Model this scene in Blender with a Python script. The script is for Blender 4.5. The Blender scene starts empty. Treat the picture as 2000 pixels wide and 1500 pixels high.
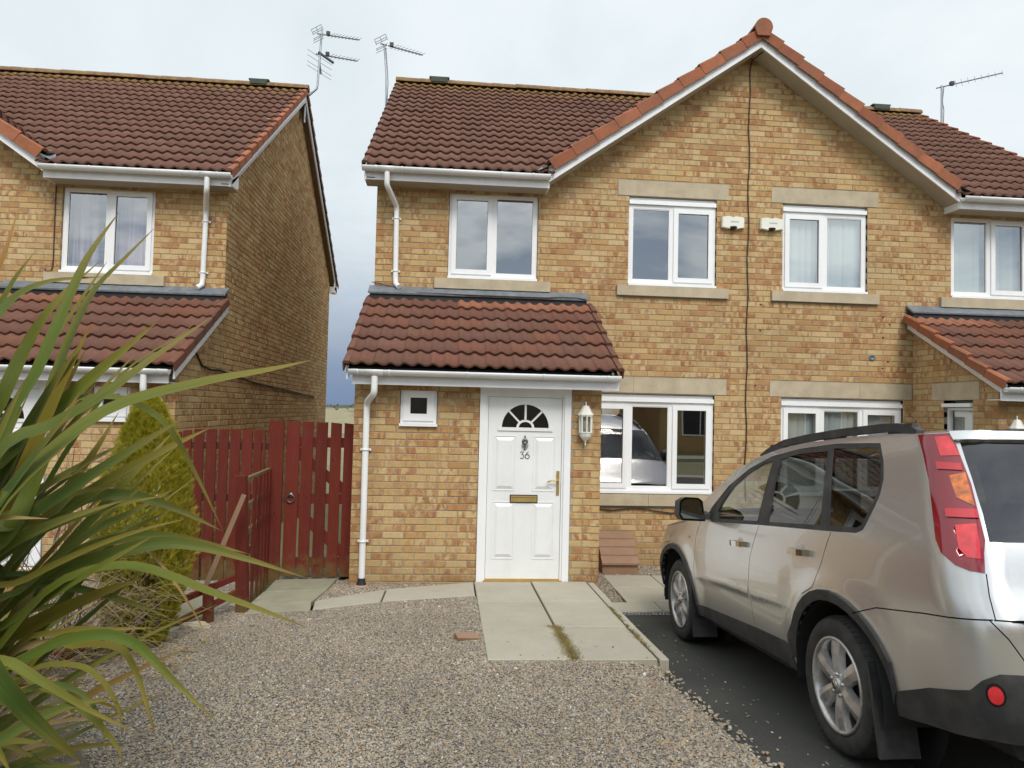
import bpy, bmesh, math, random
import numpy as np
from mathutils import Vector, Matrix, noise
from mathutils.geometry import delaunay_2d_cdt

random.seed(7)
RNG = np.random.default_rng(7)
R = math.radians
SC = bpy.context.scene
COL = SC.collection

# ------------------------------------------------------------------ camera
CAM_POS = Vector((1.0228, -7.8717, 1.7653))
YAW, PITCH, ROLL = .084, .0372, .0235
FOC = 1400.0                       # focal length in pixels of a 2000 px wide picture
_fw = Vector((math.sin(YAW)*math.cos(PITCH), math.cos(YAW)*math.cos(PITCH), math.sin(PITCH)))
_r0 = Vector((math.cos(YAW), -math.sin(YAW), 0))
_u0 = _r0.cross(_fw)
_rt = _r0*math.cos(ROLL) + _u0*math.sin(ROLL)
_up = -_r0*math.sin(ROLL) + _u0*math.cos(ROLL)
cam_data = bpy.data.cameras.new('camera')
cam_data.sensor_width = 36.0
cam_data.lens = FOC/2000*36
cam_data.clip_start = .05
cam_data.clip_end = 2000
cam = bpy.data.objects.new('camera', cam_data)
M = Matrix.Identity(4)
for i in range(3):
    M[i][0], M[i][1], M[i][2], M[i][3] = _rt[i], _up[i], -_fw[i], CAM_POS[i]
cam.matrix_world = M
COL.objects.link(cam)
SC.camera = cam

def project(p):
    d = Vector(p) - CAM_POS
    z = d.dot(_fw)
    if z < .1:
        return None
    return (1000 + FOC*d.dot(_rt)/z, 750 - FOC*d.dot(_up)/z, z)

# ------------------------------------------------------------------ sky, sun, exposure
SUN_EL, SUN_AZ = R(48), R(171)     # azimuth clockwise from north (+Y): behind the camera, to its right
world = bpy.data.worlds.new('World')
SC.world = world
world.use_nodes = True
wn, wl = world.node_tree.nodes, world.node_tree.links
wn.clear()
def WN(t, **kw):
    n = wn.new(t)
    for k, v in kw.items():
        setattr(n, k, v)
    return n
tc = WN('ShaderNodeTexCoord')
sep = WN('ShaderNodeSeparateXYZ'); wl.new(tc.outputs['Generated'], sep.inputs[0])
def wmath(op, a, b=None, clamp=False):
    n = WN('ShaderNodeMath', operation=op, use_clamp=clamp)
    for i, v in enumerate((a, b)):
        if v is None: continue
        if isinstance(v, (int, float)): n.inputs[i].default_value = v
        else: wl.new(v, n.inputs[i])
    return n.outputs[0]
zc = wmath('ADD', wmath('MAXIMUM', sep.outputs['Z'], 0.0), .16)
cx = wmath('DIVIDE', sep.outputs['X'], zc)
cy = wmath('DIVIDE', sep.outputs['Y'], zc)
cmb = WN('ShaderNodeCombineXYZ'); wl.new(cx, cmb.inputs[0]); wl.new(cy, cmb.inputs[1])
n1 = WN('ShaderNodeTexNoise'); n1.inputs['Scale'].default_value = 1.15; n1.inputs['Detail'].default_value = 9
n1.inputs['Roughness'].default_value = .56; n1.inputs['Distortion'].default_value = .35
mp1 = WN('ShaderNodeMapping'); mp1.inputs['Location'].default_value = (6.1, 2.2, 0)
wl.new(cmb.outputs[0], mp1.inputs['Vector']); wl.new(mp1.outputs[0], n1.inputs['Vector'])
n2 = WN('ShaderNodeTexNoise'); n2.inputs['Scale'].default_value = 1.1; n2.inputs['Detail'].default_value = 8
n2.inputs['Roughness'].default_value = .58; n2.inputs['Distortion'].default_value = .5
mp = WN('ShaderNodeMapping'); mp.inputs['Location'].default_value = (7.3, 2.1, 0)
wl.new(cmb.outputs[0], mp.inputs['Vector']); wl.new(mp.outputs[0], n2.inputs['Vector'])
cover = WN('ShaderNodeValToRGB'); cover.color_ramp.elements[0].position = .37; cover.color_ramp.elements[1].position = .50

shade = WN('ShaderNodeValToRGB')
shade.color_ramp.elements[0].position = .26; shade.color_ramp.elements[0].color = (.52, .595, .64, 1)
shade.color_ramp.elements[1].position = .70; shade.color_ramp.elements[1].color = (.72, .765, .785, 1)
wl.new(n2.outputs['Fac'], shade.inputs[0])
# the low sky out to sea is a slate blue band of distant rain cloud
band = WN('ShaderNodeMapRange'); band.interpolation_type = 'SMOOTHSTEP'
band.inputs['From Min'].default_value = -.01; band.inputs['From Max'].default_value = .29
wl.new(sep.outputs['Z'], band.inputs['Value'])
slate = WN('ShaderNodeMix'); slate.data_type = 'RGBA'
slate.inputs['A'].default_value = (.155, .215, .325, 1)
# ... and lies over the sea only: the land side keeps its broken cloud
sea = WN('ShaderNodeMapRange'); sea.interpolation_type = 'SMOOTHSTEP'
sea.inputs['From Min'].default_value = -.55; sea.inputs['From Max'].default_value = .25
wl.new(sep.outputs['Y'], sea.inputs['Value'])
wl.new(wmath('ADD', n1.outputs['Fac'], wmath('SUBTRACT', wmath('MULTIPLY', sea.outputs[0], .20), .055)), cover.inputs[0])
bandf = wmath('SUBTRACT', 1.0, wmath('MULTIPLY', wmath('SUBTRACT', 1.0, band.outputs[0]), sea.outputs[0]))
wl.new(bandf, slate.inputs['Factor']); wl.new(shade.outputs[0], slate.inputs['B'])
sky = WN('ShaderNodeTexSky', sky_type='NISHITA', sun_disc=False)
sky.sun_elevation = SUN_EL; sky.sun_rotation = SUN_AZ
bg1 = WN('ShaderNodeBackground'); bg1.inputs['Strength'].default_value = .08; wl.new(sky.outputs[0], bg1.inputs[0])
bg2 = WN('ShaderNodeBackground'); wl.new(slate.outputs['Result'], bg2.inputs[0])
# clouds around the hidden sun glow
sdir = (math.sin(SUN_AZ)*math.cos(SUN_EL), math.cos(SUN_AZ)*math.cos(SUN_EL), math.sin(SUN_EL))
dt = WN('ShaderNodeVectorMath', operation='DOT_PRODUCT'); wl.new(tc.outputs['Generated'], dt.inputs[0]); dt.inputs[1].default_value = sdir
glow = wmath('POWER', wmath('MAXIMUM', dt.outputs['Value'], 0.0), 1.6)
wl.new(wmath('MULTIPLY', wmath('ADD', wmath('MULTIPLY', glow, 1.1), 1.0), .86), bg2.inputs['Strength'])
lowcov = wmath('SUBTRACT', 1.0, bandf)
covm = wmath('MAXIMUM', cover.outputs[0], wmath('MULTIPLY', lowcov, .9), True)
mixs = WN('ShaderNodeMixShader'); wl.new(covm, mixs.inputs[0]); wl.new(bg1.outputs[0], mixs.inputs[1]); wl.new(bg2.outputs[0], mixs.inputs[2])
wo = WN('ShaderNodeOutputWorld'); wl.new(mixs.outputs[0], wo.inputs[0])

sun_data = bpy.data.lights.new('sun', 'SUN')
sun_data.energy = 1.6
sun_data.angle = R(22)
sun_data.color = (1.0, .955, .89)
sun = bpy.data.objects.new('sun', sun_data)
sd = Vector((math.sin(SUN_AZ)*math.cos(SUN_EL), math.cos(SUN_AZ)*math.cos(SUN_EL), math.sin(SUN_EL)))
sun.rotation_euler = sd.to_track_quat('Z', 'Y').to_euler()
COL.objects.link(sun)
SC.view_settings.view_transform = 'Standard'
SC.view_settings.look = 'None'
SC.view_settings.gamma = 1
SC.view_settings.use_curve_mapping = False
SC.view_settings.exposure = .58
SC.cycles.max_bounces = 8
SC.cycles.transparent_max_bounces = 16

# ------------------------------------------------------------------ materials
MATS = {}
class NT:
    """a tiny node-graph writer for one material"""
    def __init__(s, name):
        s.m = bpy.data.materials.new(name); s.m.use_nodes = True
        s.t = s.m.node_tree; s.n = s.t.nodes; s.n.clear()
        s.out = s.n.new('ShaderNodeOutputMaterial')
    def new(s, t, ins=None, **kw):
        n = s.n.new(t)
        for k, v in kw.items(): setattr(n, k, v)
        if ins:
            for k, v in ins.items(): s.set(n, k, v)
        return n
    def set(s, n, k, v):
        i = n.inputs[k]
        if isinstance(v, bpy.types.NodeSocket): s.t.links.new(v, i)
        elif isinstance(v, bpy.types.Node): s.t.links.new(v.outputs[0], i)
        else:
            if hasattr(i.default_value, '__len__') and not isinstance(v, (int, float)) and len(v) == 3 and len(i.default_value) == 4:
                v = (*v, 1)
            i.default_value = v
    def math(s, op, a, b=0.0, clamp=False):
        n = s.new('ShaderNodeMath', operation=op, use_clamp=clamp); s.set(n, 0, a); s.set(n, 1, b); return n.outputs[0]
    def mix(s, f, a, b, blend='MIX'):
        n = s.new('ShaderNodeMix', data_type='RGBA', blend_type=blend)
        s.set(n, 'Factor', f)
        for k, v in (('A', a), ('B', b)):
            i = [q for q in n.inputs if q.name == k and q.type == 'RGBA'][0]
            if isinstance(v, bpy.types.NodeSocket): s.t.links.new(v, i)
            else: i.default_value = (*v, 1) if len(v) == 3 else v
        return [o for o in n.outputs if o.type == 'RGBA'][0]
    def ramp(s, f, stops, interp='LINEAR'):
        n = s.new('ShaderNodeValToRGB'); s.set(n, 0, f)
        e = n.color_ramp.elements; n.color_ramp.interpolation = interp
        while len(e) < len(stops): e.new(.5)
        for el, (p, c) in zip(e, stops):
            el.position = p; el.color = (*c, 1) if not isinstance(c, (int, float)) else (c, c, c, 1)
        return n.outputs[0]
    def noise(s, vec, scale, detail=4, rough=.55, dist=0.0):
        n = s.new('ShaderNodeTexNoise', {'Scale': scale, 'Detail': detail, 'Roughness': rough, 'Distortion': dist})
        if vec is not None: s.t.links.new(vec, n.inputs['Vector'])
        return n.outputs['Fac']
    def pos(s):
        return s.new('ShaderNodeNewGeometry').outputs['Position']
    def obj(s):
        return s.new('ShaderNodeTexCoord').outputs['Object']
    def scaled(s, v, sc, loc=(0, 0, 0)):
        return s.new('ShaderNodeMapping', {'Vector': v, 'Scale': sc, 'Location': loc}).outputs[0]
    def rnd(s):
        g = s.new('ShaderNodeNewGeometry').outputs['Random Per Island']
        o = s.new('ShaderNodeObjectInfo').outputs['Random']
        return s.math('FRACT', s.math('ADD', g, o))
    def rnd2(s, r, k=37.7):
        return s.math('FRACT', s.math('MULTIPLY', r, k))
    def bsdf(s, col, rough=.6, bump=None, bstr=.3, bdist=.01, **kw):
        b = s.new('ShaderNodeBsdfPrincipled')
        s.set(b, 'Base Color', col); s.set(b, 'Roughness', rough)
        for k, v in kw.items(): s.set(b, k.replace('_', ' '), v)
        if bump is not None:
            bn = s.new('ShaderNodeBump', {'Strength': bstr, 'Distance': bdist, 'Height': bump})
            s.t.links.new(bn.outputs[0], b.inputs['Normal'])
        s.t.links.new(b.outputs[0], s.out.inputs[0])
        return b

def plain(name, col, rough=.5, var=.06, scale=6.0, bump=.0, dirt=None, **kw):
    """a painted or moulded surface with faint blotches, optional grime"""
    g = NT(name); p = g.pos()
    f = g.noise(p, scale, 5)
    c2 = tuple(max(0, c*(1-var*2.2)) for c in col)
    c = g.mix(g.ramp(f, [(.35, 0.0), (.7, 1.0)]), c2, col)
    if dirt:
        d = g.ramp(g.noise(g.scaled(p, (1, 1, .35)), scale*1.7, 6, .65), [(.5, 0.0), (.75, 1.0)])
        c = g.mix(g.math('MULTIPLY', d, dirt[1]), c, dirt[0])
    g.bsdf(c, rough, bump=g.noise(p, 60, 4) if bump else None, bstr=bump, **kw)
    MATS[name] = g.m
    return g.m

# brick: buff stock with reddish kiss marks, one tone per brick
g = NT('brick'); p = g.pos(); r = g.rnd(); r2 = g.rnd2(r); r3 = g.rnd2(r, 91.3)
c = g.ramp(r, [(0, (.525, .355, .158)), (.16, (.57, .41, .20)), (.34, (.50, .325, .138)), (.5, (.545, .38, .175)), (.64, (.58, .425, .215)), (.78, (.485, .295, .125)), (.90, (.53, .36, .168)), (.95, (.44, .24, .10))], 'CONSTANT')
pb = g.new('ShaderNodeVectorMath', {0: p, 1: g.new('ShaderNodeCombineXYZ', {0: g.math('MULTIPLY', r, 40.0), 1: g.math('MULTIPLY', r2, 40.0)}).outputs[0]}).outputs[0]
bands = g.ramp(g.noise(g.scaled(pb, (1, 1, .4)), 17, 3, .6), [(.43, 0.0), (.57, 1.0)])
c = g.mix(g.math('MULTIPLY', bands, g.ramp(r2, [(.10, .06), (.90, .95)])), c, (.345, .150, .062))
edge = g.ramp(g.noise(g.scaled(p, (1, 1, 1.6)), 9, 5, .7), [(.55, 0.0), (.75, 1.0)])
c = g.mix(g.math('MULTIPLY', edge, .35), c, (.60, .43, .21))
sp = g.ramp(g.noise(p, 130, 3, .7), [(.36, .72), (.55, 1.0), (.7, 1.12)])
c = g.mix(1.0, c, sp, 'MULTIPLY')
wea = g.ramp(g.noise(p, .9, 5, .6), [(.3, .84), (.65, 1.05)])
c = g.mix(1.0, c, wea, 'MULTIPLY')
zz = g.new('ShaderNodeSeparateXYZ', {0: p}).outputs['Z']
damp = g.math('MULTIPLY', g.math('SUBTRACT', 1.0, g.math('DIVIDE', g.math('ADD', zz, .15), g.math('ADD', .12, g.math('MULTIPLY', g.noise(g.scaled(p, (1, 1, .2)), 3.1, 4), .75))), True), .42)
c = g.mix(damp, c, (.20, .135, .065))
run = g.ramp(g.noise(g.scaled(p, (1, 1, .09)), 5.5, 5, .65), [(.56, 0.0), (.72, 1.0)])
c = g.mix(g.math('MULTIPLY', run, .20), c, (.26, .175, .10))
h = g.math('ADD', g.noise(p, 95, 5, .7), g.math('MULTIPLY', g.noise(g.scaled(p, (1, 1, 4)), 18, 2), .6))
g.bsdf(c, .88, bump=h, bstr=.5, bdist=.004, Specular_IOR_Level=.25); MATS['brick'] = g.m

g = NT('mortar'); p = g.pos()
c = g.mix(g.noise(p, 5, 5), (.25, .205, .145), (.36, .305, .225))
g.bsdf(c, .95, bump=g.noise(p, 160, 4), bstr=.5, bdist=.004); MATS['mortar'] = g.m

# roof tiles: weathered brown concrete, lichen towards the top course
def tile_mat(name, tones, lichen, moss_z=None):
    g = NT(name); p = g.pos(); r = g.rnd(); r2 = g.rnd2(r)
    c = g.ramp(r, [(i/(len(tones)), t) for i, t in enumerate(tones)], 'CONSTANT')
    blot = g.ramp(g.noise(p, 7, 6, .65), [(.35, 0.0), (.72, 1.0)])
    c = g.mix(g.math('MULTIPLY', blot, .5), c, (.115, .062, .047))
    specks = g.ramp(g.noise(p, 75, 3, .75), [(.64, 0.0), (.70, 1.0)])
    gate = g.ramp(g.noise(p, 4.0, 3), [(.42, 0.0), (.62, 1.0)])
    c = g.mix(g.math('MULTIPLY', g.math('MULTIPLY', specks, gate), lichen), c, (.42, .40, .33))
    ml = g.ramp(g.noise(g.scaled(p, (1.3, 1, 1)), 3.2, 5, .7), [(.56, 0.0), (.72, 1.0)])
    c = g.mix(g.math('MULTIPLY', ml, .30), c, (.15, .125, .045))
    if moss_z:
        zz = g.new('ShaderNodeSeparateXYZ', {0: p}).outputs['Z']
        t = g.math('DIVIDE', g.math('SUBTRACT', zz, moss_z[0]), moss_z[1]-moss_z[0], True)
        mm = g.ramp(g.math('ADD', g.noise(p, 11, 5, .7), g.math('MULTIPLY', t, .38)), [(.66, 0.0), (.84, 1.0)])
        c = g.mix(g.math('MULTIPLY', mm, .8), c, (.27, .175, .03))
    g.bsdf(c, .85, bump=g.noise(p, 110, 4, .7), bstr=.45, bdist=.004, Specular_IOR_Level=.25); MATS[name] = g.m
tile_mat('roof_tile', [(.142, .070, .050), (.125, .061, .044), (.154, .077, .056), (.133, .064, .045), (.147, .068, .049)], .45, (7.1, 8.1))
tile_mat('porch_tile', [(.145, .063, .041), (.128, .058, .040), (.165, .065, .039), (.138, .057, .038), (.152, .070, .049)], .85)
tile_mat('fresh_tile', [(.29, .115, .065), (.25, .10, .058), (.31, .13, .075)], .3)
tile_mat('verge_clay', [(.33, .115, .055), (.28, .095, .047), (.36, .13, .065), (.30, .11, .06)], .15)
g = NT('ridge_tile'); p = g.pos()
c = g.mix(g.ramp(g.noise(p, 9, 6, .7), [(.38, 0.0), (.62, 1.0)]), (.15, .075, .05), (.235, .155, .055))
g.bsdf(c, .9, bump=g.noise(p, 90, 4), bstr=.5, bdist=.004); MATS['ridge_tile'] = g.m

plain('white_plastic', (.80, .81, .80), .32, .03, 3, dirt=((.50, .48, .42), .22))
plain('white_frame', (.82, .83, .83), .28, .02, 3, dirt=((.55, .53, .48), .15))
plain('white_board', (.78, .78, .79), .4, .04, 2.5, dirt=((.45, .43, .38), .3))
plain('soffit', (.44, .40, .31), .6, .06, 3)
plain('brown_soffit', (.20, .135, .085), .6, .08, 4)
plain('stone', (.50, .42, .29), .85, .10, 5, bump=.35, dirt=((.30, .27, .20), .35))
plain('lead', (.20, .225, .25), .55, .14, 7, dirt=((.33, .35, .36), .5), Metallic=.25)
plain('black_rubber', (.018, .018, .019), .7, .1)
plain('black_plastic', (.022, .022, .023), .45, .1)
plain('black_cable', (.03, .022, .018), .6, .1)
plain('room_wall', (.20, .185, .165), .8, .03)
plain('curtain', (.36, .26, .36), .85, .10, 9)
plain('blind_fabric', (.50, .54, .53), .8, .03)
plain('cream_plastic', (.76, .755, .66), .4, .03, 4)
plain('lantern_white', (.74, .73, .66), .45, .05, 9, dirt=((.46, .40, .28), .4))
plain('brass', (.60, .43, .17), .38, .08, 12, Metallic=.65)
plain('pewter', (.22, .215, .205), .42, .10, 30, Metallic=.9)
plain('aluminium', (.42, .44, .46), .4, .08, 14, Metallic=.9)
plain('dark_steel', (.06, .065, .075), .5, .08, 14)
plain('brown_plastic', (.27, .155, .095), .55, .06, 5, dirt=((.29, .19, .12), .4))
plain('clay_pipe', (.42, .27, .21), .7, .08, 8)
plain('vent_green', (.055, .07, .05), .8, .1, 8)

def wood(name, c1, c2, moss=None):
    g = NT(name); p = g.pos(); r = g.rnd()
    gr = g.noise(g.scaled(p, (26, 26, 1.2)), 3, 5, .65)
    c = g.mix(gr, c1, c2)
    c = g.mix(1.0, c, g.ramp(r, [(0, .80), (1, 1.15)]), 'MULTIPLY')
    wear = g.ramp(g.noise(g.scaled(p, (6, 6, .9)), 4, 6, .75), [(.50, 0.0), (.72, 1.0)])
    c = g.mix(g.math('MULTIPLY', wear, .42), c, tuple(q*.7+.03 for q in c2))
    kn = g.new('ShaderNodeTexVoronoi', {'Vector': g.scaled(p, (1, 1, .38)), 'Scale': 9.0}).outputs['Distance']
    c = g.mix(g.ramp(kn, [(.03, .75), (.085, 0.0)]), c, tuple(q*.3 for q in c1))
    if moss:
        zz = g.new('ShaderNodeSeparateXYZ', {0: p}).outputs['Z']
        t = g.math('SUBTRACT', 1.0, g.math('DIVIDE', g.math('SUBTRACT', zz, moss[0]), moss[1]-moss[0]), True)
        mm = g.ramp(g.math('ADD', g.noise(p, 9, 5, .7), g.math('MULTIPLY', t, .42)), [(.62, 0.0), (.90, 1.0)])
        c = g.mix(g.math('MULTIPLY', mm, .65), c, (.13, .11, .035))
    g.bsdf(c, .8, bump=gr, bstr=.35, bdist=.004, Specular_IOR_Level=.2); MATS[name] = g.m
wood('red_timber', (.098, .016, .010), (.158, .027, .016), (-.15, .25))
wood('bare_timber', (.22, .13, .075), (.33, .22, .14))
wood('mossy_timber', (.16, .10, .05), (.14, .12, .05))
wood('dark_timber', (.05, .022, .016), (.085, .03, .02))

def glass(name, tint, r0=.1, rough=0.0):
    g = NT(name)
    tr = g.new('ShaderNodeBsdfTransparent', {'Color': tint})
    gl = g.new('ShaderNodeBsdfGlossy', {'Color': (1, 1, 1), 'Roughness': rough})
    wob = g.new('ShaderNodeBump', {'Strength': .035, 'Distance': .02, 'Height': g.noise(g.pos(), 1.3, 1)})
    g.t.links.new(wob.outputs[0], gl.inputs['Normal'])
    ge = g.new('ShaderNodeNewGeometry')
    dt = g.new('ShaderNodeVectorMath', {0: ge.outputs['Normal'], 1: ge.outputs['Incoming']}, operation='DOT_PRODUCT').outputs['Value']
    k = g.math('POWER', g.math('SUBTRACT', 1.0, g.math('ABSOLUTE', dt), True), 5.0)      # the same from either side of the pane
    fr = g.math('ADD', g.math('MULTIPLY', k, 1-r0), r0)
    mx = g.new('ShaderNodeMixShader', {0: fr, 1: tr.outputs[0], 2: gl.outputs[0]})
    g.t.links.new(mx.outputs[0], g.out.inputs[0]); MATS[name] = g.m
glass('window_glass', (.90, .93, .92), .27)
glass('obscure_glass', (.16, .17, .18), .06, .25)
glass('car_glass', (.72, .80, .76), .09)
glass('privacy_glass', (.16, .165, .165), .10)

# ground materials
g = NT('gravel_bed'); p = g.pos()
v = g.new('ShaderNodeTexVoronoi', {'Vector': p, 'Scale': 75.0})
c = g.ramp(v.outputs['Color'], [(0, (.13, .12, .11)), (.35, (.28, .235, .18)), (.6, (.21, .20, .19)), (.85, (.36, .31, .25))])
c = g.mix(1.0, c, g.ramp(v.outputs['Distance'], [(.2, 1.0), (.75, .25)]), 'MULTIPLY')
g.bsdf(c, .9, bump=g.math('MULTIPLY', v.outputs['Distance'], -1.0), bstr=.9, bdist=.012); MATS['gravel_bed'] = g.m
g = NT('pebble'); p = g.pos()
r = g.new('ShaderNodeObjectInfo').outputs['Random']
c = g.ramp(r, [(0, (.245, .215, .175)), (.12, (.315, .265, .195)), (.24, (.20, .19, .175)), (.36, (.285, .225, .15)), (.46, (.345, .315, .265)), (.58, (.225, .20, .18)), (.68, (.30, .215, .13)), (.74, (.265, .25, .23)), (.84, (.37, .335, .275)), (.93, (.16, .155, .15)), (.985, (.55, .53, .48))], 'CONSTANT')
big = g.ramp(g.noise(p, .9, 4), [(.35, .80), (.7, 1.02)])
c = g.mix(1.0, c, big, 'MULTIPLY')
c = g.mix(1.0, c, (1.02, .975, .91), 'MULTIPLY')
g.bsdf(c, .8, bump=g.noise(p, 300, 3), bstr=.2, bdist=.002, Specular_IOR_Level=.3); MATS['pebble'] = g.m
g = NT('tarmac'); p = g.pos()
v = g.new('ShaderNodeTexVoronoi', {'Vector': p, 'Scale': 160.0})
c = g.ramp(g.noise(p, 180, 3, .7), [(.35, (.020, .021, .019)), (.62, (.050, .050, .045)), (.75, (.12, .115, .10))])
c = g.mix(g.ramp(g.noise(p, 1.6, 5), [(.35, 0.0), (.7, 1.0)]), c, (.055, .056, .045))
g.bsdf(c, .88, bump=v.outputs['Distance'], bstr=.6, bdist=.006); MATS['tarmac'] = g.m
g = NT('paving'); p = g.pos(); r = g.rnd()
c = g.mix(g.noise(p, 2.2, 6, .65), (.295, .270, .210), (.43, .395, .315))
c = g.mix(1.0, c, g.ramp(r, [(0, .92), (1, 1.06)]), 'MULTIPLY')
c = g.mix(1.0, c, g.ramp(g.noise(p, 150, 3, .8), [(.3, .70), (.5, 1.0), (.75, 1.12)]), 'MULTIPLY')
c = g.mix(g.math('MULTIPLY', g.ramp(g.noise(p, 6, 6, .7), [(.55, 0.0), (.78, 1.0)]), .32), c, (.20, .185, .12))
g.bsdf(c, .9, bump=g.noise(p, 120, 4, .7), bstr=.35, bdist=.003); MATS['paving'] = g.m
g = NT('green_paving'); p = g.pos()
c = g.mix(g.noise(p, 3.5, 6, .7), (.16, .155, .085), (.36, .335, .25))
g.bsdf(c, .9, bump=g.noise(p, 120, 4, .7), bstr=.35, bdist=.003); MATS['green_paving'] = g.m
g = NT('soil'); p = g.pos()
c = g.mix(g.noise(p, 6, 6, .7), (.06, .045, .03), (.17, .14, .095))
g.bsdf(c, .95, bump=g.noise(p, 40, 5, .7), bstr=.8, bdist=.02); MATS['soil'] = g.m
g = NT('far_grass'); p = g.pos()
c = g.mix(g.noise(p, .35, 7, .7), (.11, .115, .045), (.25, .225, .115))
g.bsdf(c, .95, bump=g.noise(p, 5, 5), bstr=.5, bdist=.1); MATS['far_grass'] = g.m
g = NT('dune_grass'); p = g.pos()
c = g.mix(g.noise(g.scaled(p, (1, 1, .3)), 1.1, 7, .75), (.17, .15, .08), (.31, .27, .165))
c = g.mix(g.ramp(g.noise(p, .22, 4), [(.55, 0.0), (.68, 1.0)]), c, (.15, .115, .085))
zz = g.new('ShaderNodeSeparateXYZ', {0: p}).outputs['Z']
c = g.mix(g.ramp(g.math('SUBTRACT', g.math('ADD', zz, g.math('MULTIPLY', g.noise(p, .5, 4), .7)), 1.5), [(.42, 0.0), (.56, 1.0)]), c, (.045, .06, .03))
g.bsdf(c, .95, bump=g.noise(p, 7, 5), bstr=.6, bdist=.1); MATS['dune_grass'] = g.m

# plants
g = NT('flax_leaf')
uv = g.new('ShaderNodeUVMap').outputs[0]
su = g.new('ShaderNodeSeparateXYZ', {0: uv}); r = g.rnd(); r2 = g.rnd2(r)
c = g.ramp(r, [(0, (.085, .138, .018)), (.22, (.135, .165, .018)), (.42, (.055, .098, .018)), (.58, (.17, .178, .022)), (.74, (.095, .14, .028)), (.90, (.205, .168, .020))])
st = g.noise(g.scaled(uv, (38, .9, 1)), 1, 5, .7)
c = g.mix(1.0, c, g.ramp(st, [(.3, .50), (.7, 1.15)]), 'MULTIPLY')
tipf = g.math('ADD', su.outputs['Y'], g.math('MULTIPLY', g.math('SUBTRACT', g.noise(uv, 5, 3), .5), .35))
c = g.mix(g.ramp(tipf, [(.62, 0.0), (1.0, .75)]), c, (.24, .17, .04))
c = g.mix(g.ramp(tipf, [(.965, 0.0), (1.05, 1.0)]), c, (.13, .065, .035))
edge = g.ramp(g.math('ABSOLUTE', g.math('SUBTRACT', su.outputs['X'], .5)), [(.455, 0.0), (.485, 1.0)])
c = g.mix(g.math('MULTIPLY', edge, .55), c, (.22, .09, .03))
b = g.bsdf(c, .55, bump=st, bstr=.4, bdist=.003, Specular_IOR_Level=.2)
tl = g.new('ShaderNodeBsdfTranslucent', {'Color': (.16, .20, .03)})
mx = g.new('ShaderNodeMixShader', {0: .16, 1: b.outputs[0], 2: tl.outputs[0]})
g.t.links.new(mx.outputs[0], g.out.inputs[0]); MATS['flax_leaf'] = g.m
def leafy(name, tones, rough=.6, trans=(.25, .25, .02), tf=.25):
    g = NT(name); r = g.rnd()
    c = g.ramp(r, [(i/max(1, len(tones)-1), t) for i, t in enumerate(tones)])
    c = g.mix(1.0, c, g.ramp(g.noise(g.pos(), 5, 4), [(.3, .75), (.7, 1.2)]), 'MULTIPLY')
    b = g.bsdf(c, rough)
    tl = g.new('ShaderNodeBsdfTranslucent', {'Color': trans})
    mx = g.new('ShaderNodeMixShader', {0: tf, 1: b.outputs[0], 2: tl.outputs[0]})
    g.t.links.new(mx.outputs[0], g.out.inputs[0]); MATS[name] = g.m
leafy('dead_leaf', [(.30, .14, .03), (.36, .23, .06), (.26, .18, .10), (.40, .17, .03)], .7)
leafy('conifer_spray', [(.25, .235, .016), (.34, .30, .02), (.18, .19, .016), (.42, .35, .03), (.29, .265, .02)], .6, (.55, .50, .03), .42)
leafy('conifer_brown', [(.06, .035, .018), (.09, .05, .02), (.045, .03, .015)], .8, tf=.05)
leafy('straw', [(.30, .22, .10), (.38, .30, .16), (.22, .15, .06)], .8, tf=.15)
leafy('moss', [(.16, .12, .035), (.22, .165, .05), (.12, .10, .03), (.28, .20, .07)], .9, tf=.1)
plain('twig', (.16, .105, .085), .8, .2, 20, dirt=((.30, .24, .18), .5))
plain('bark', (.09, .06, .04), .9, .2, 20)

leafy('dune_tuft', [(.10, .105, .04), (.17, .15, .07), (.07, .08, .03)], .9, tf=.05)
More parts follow.
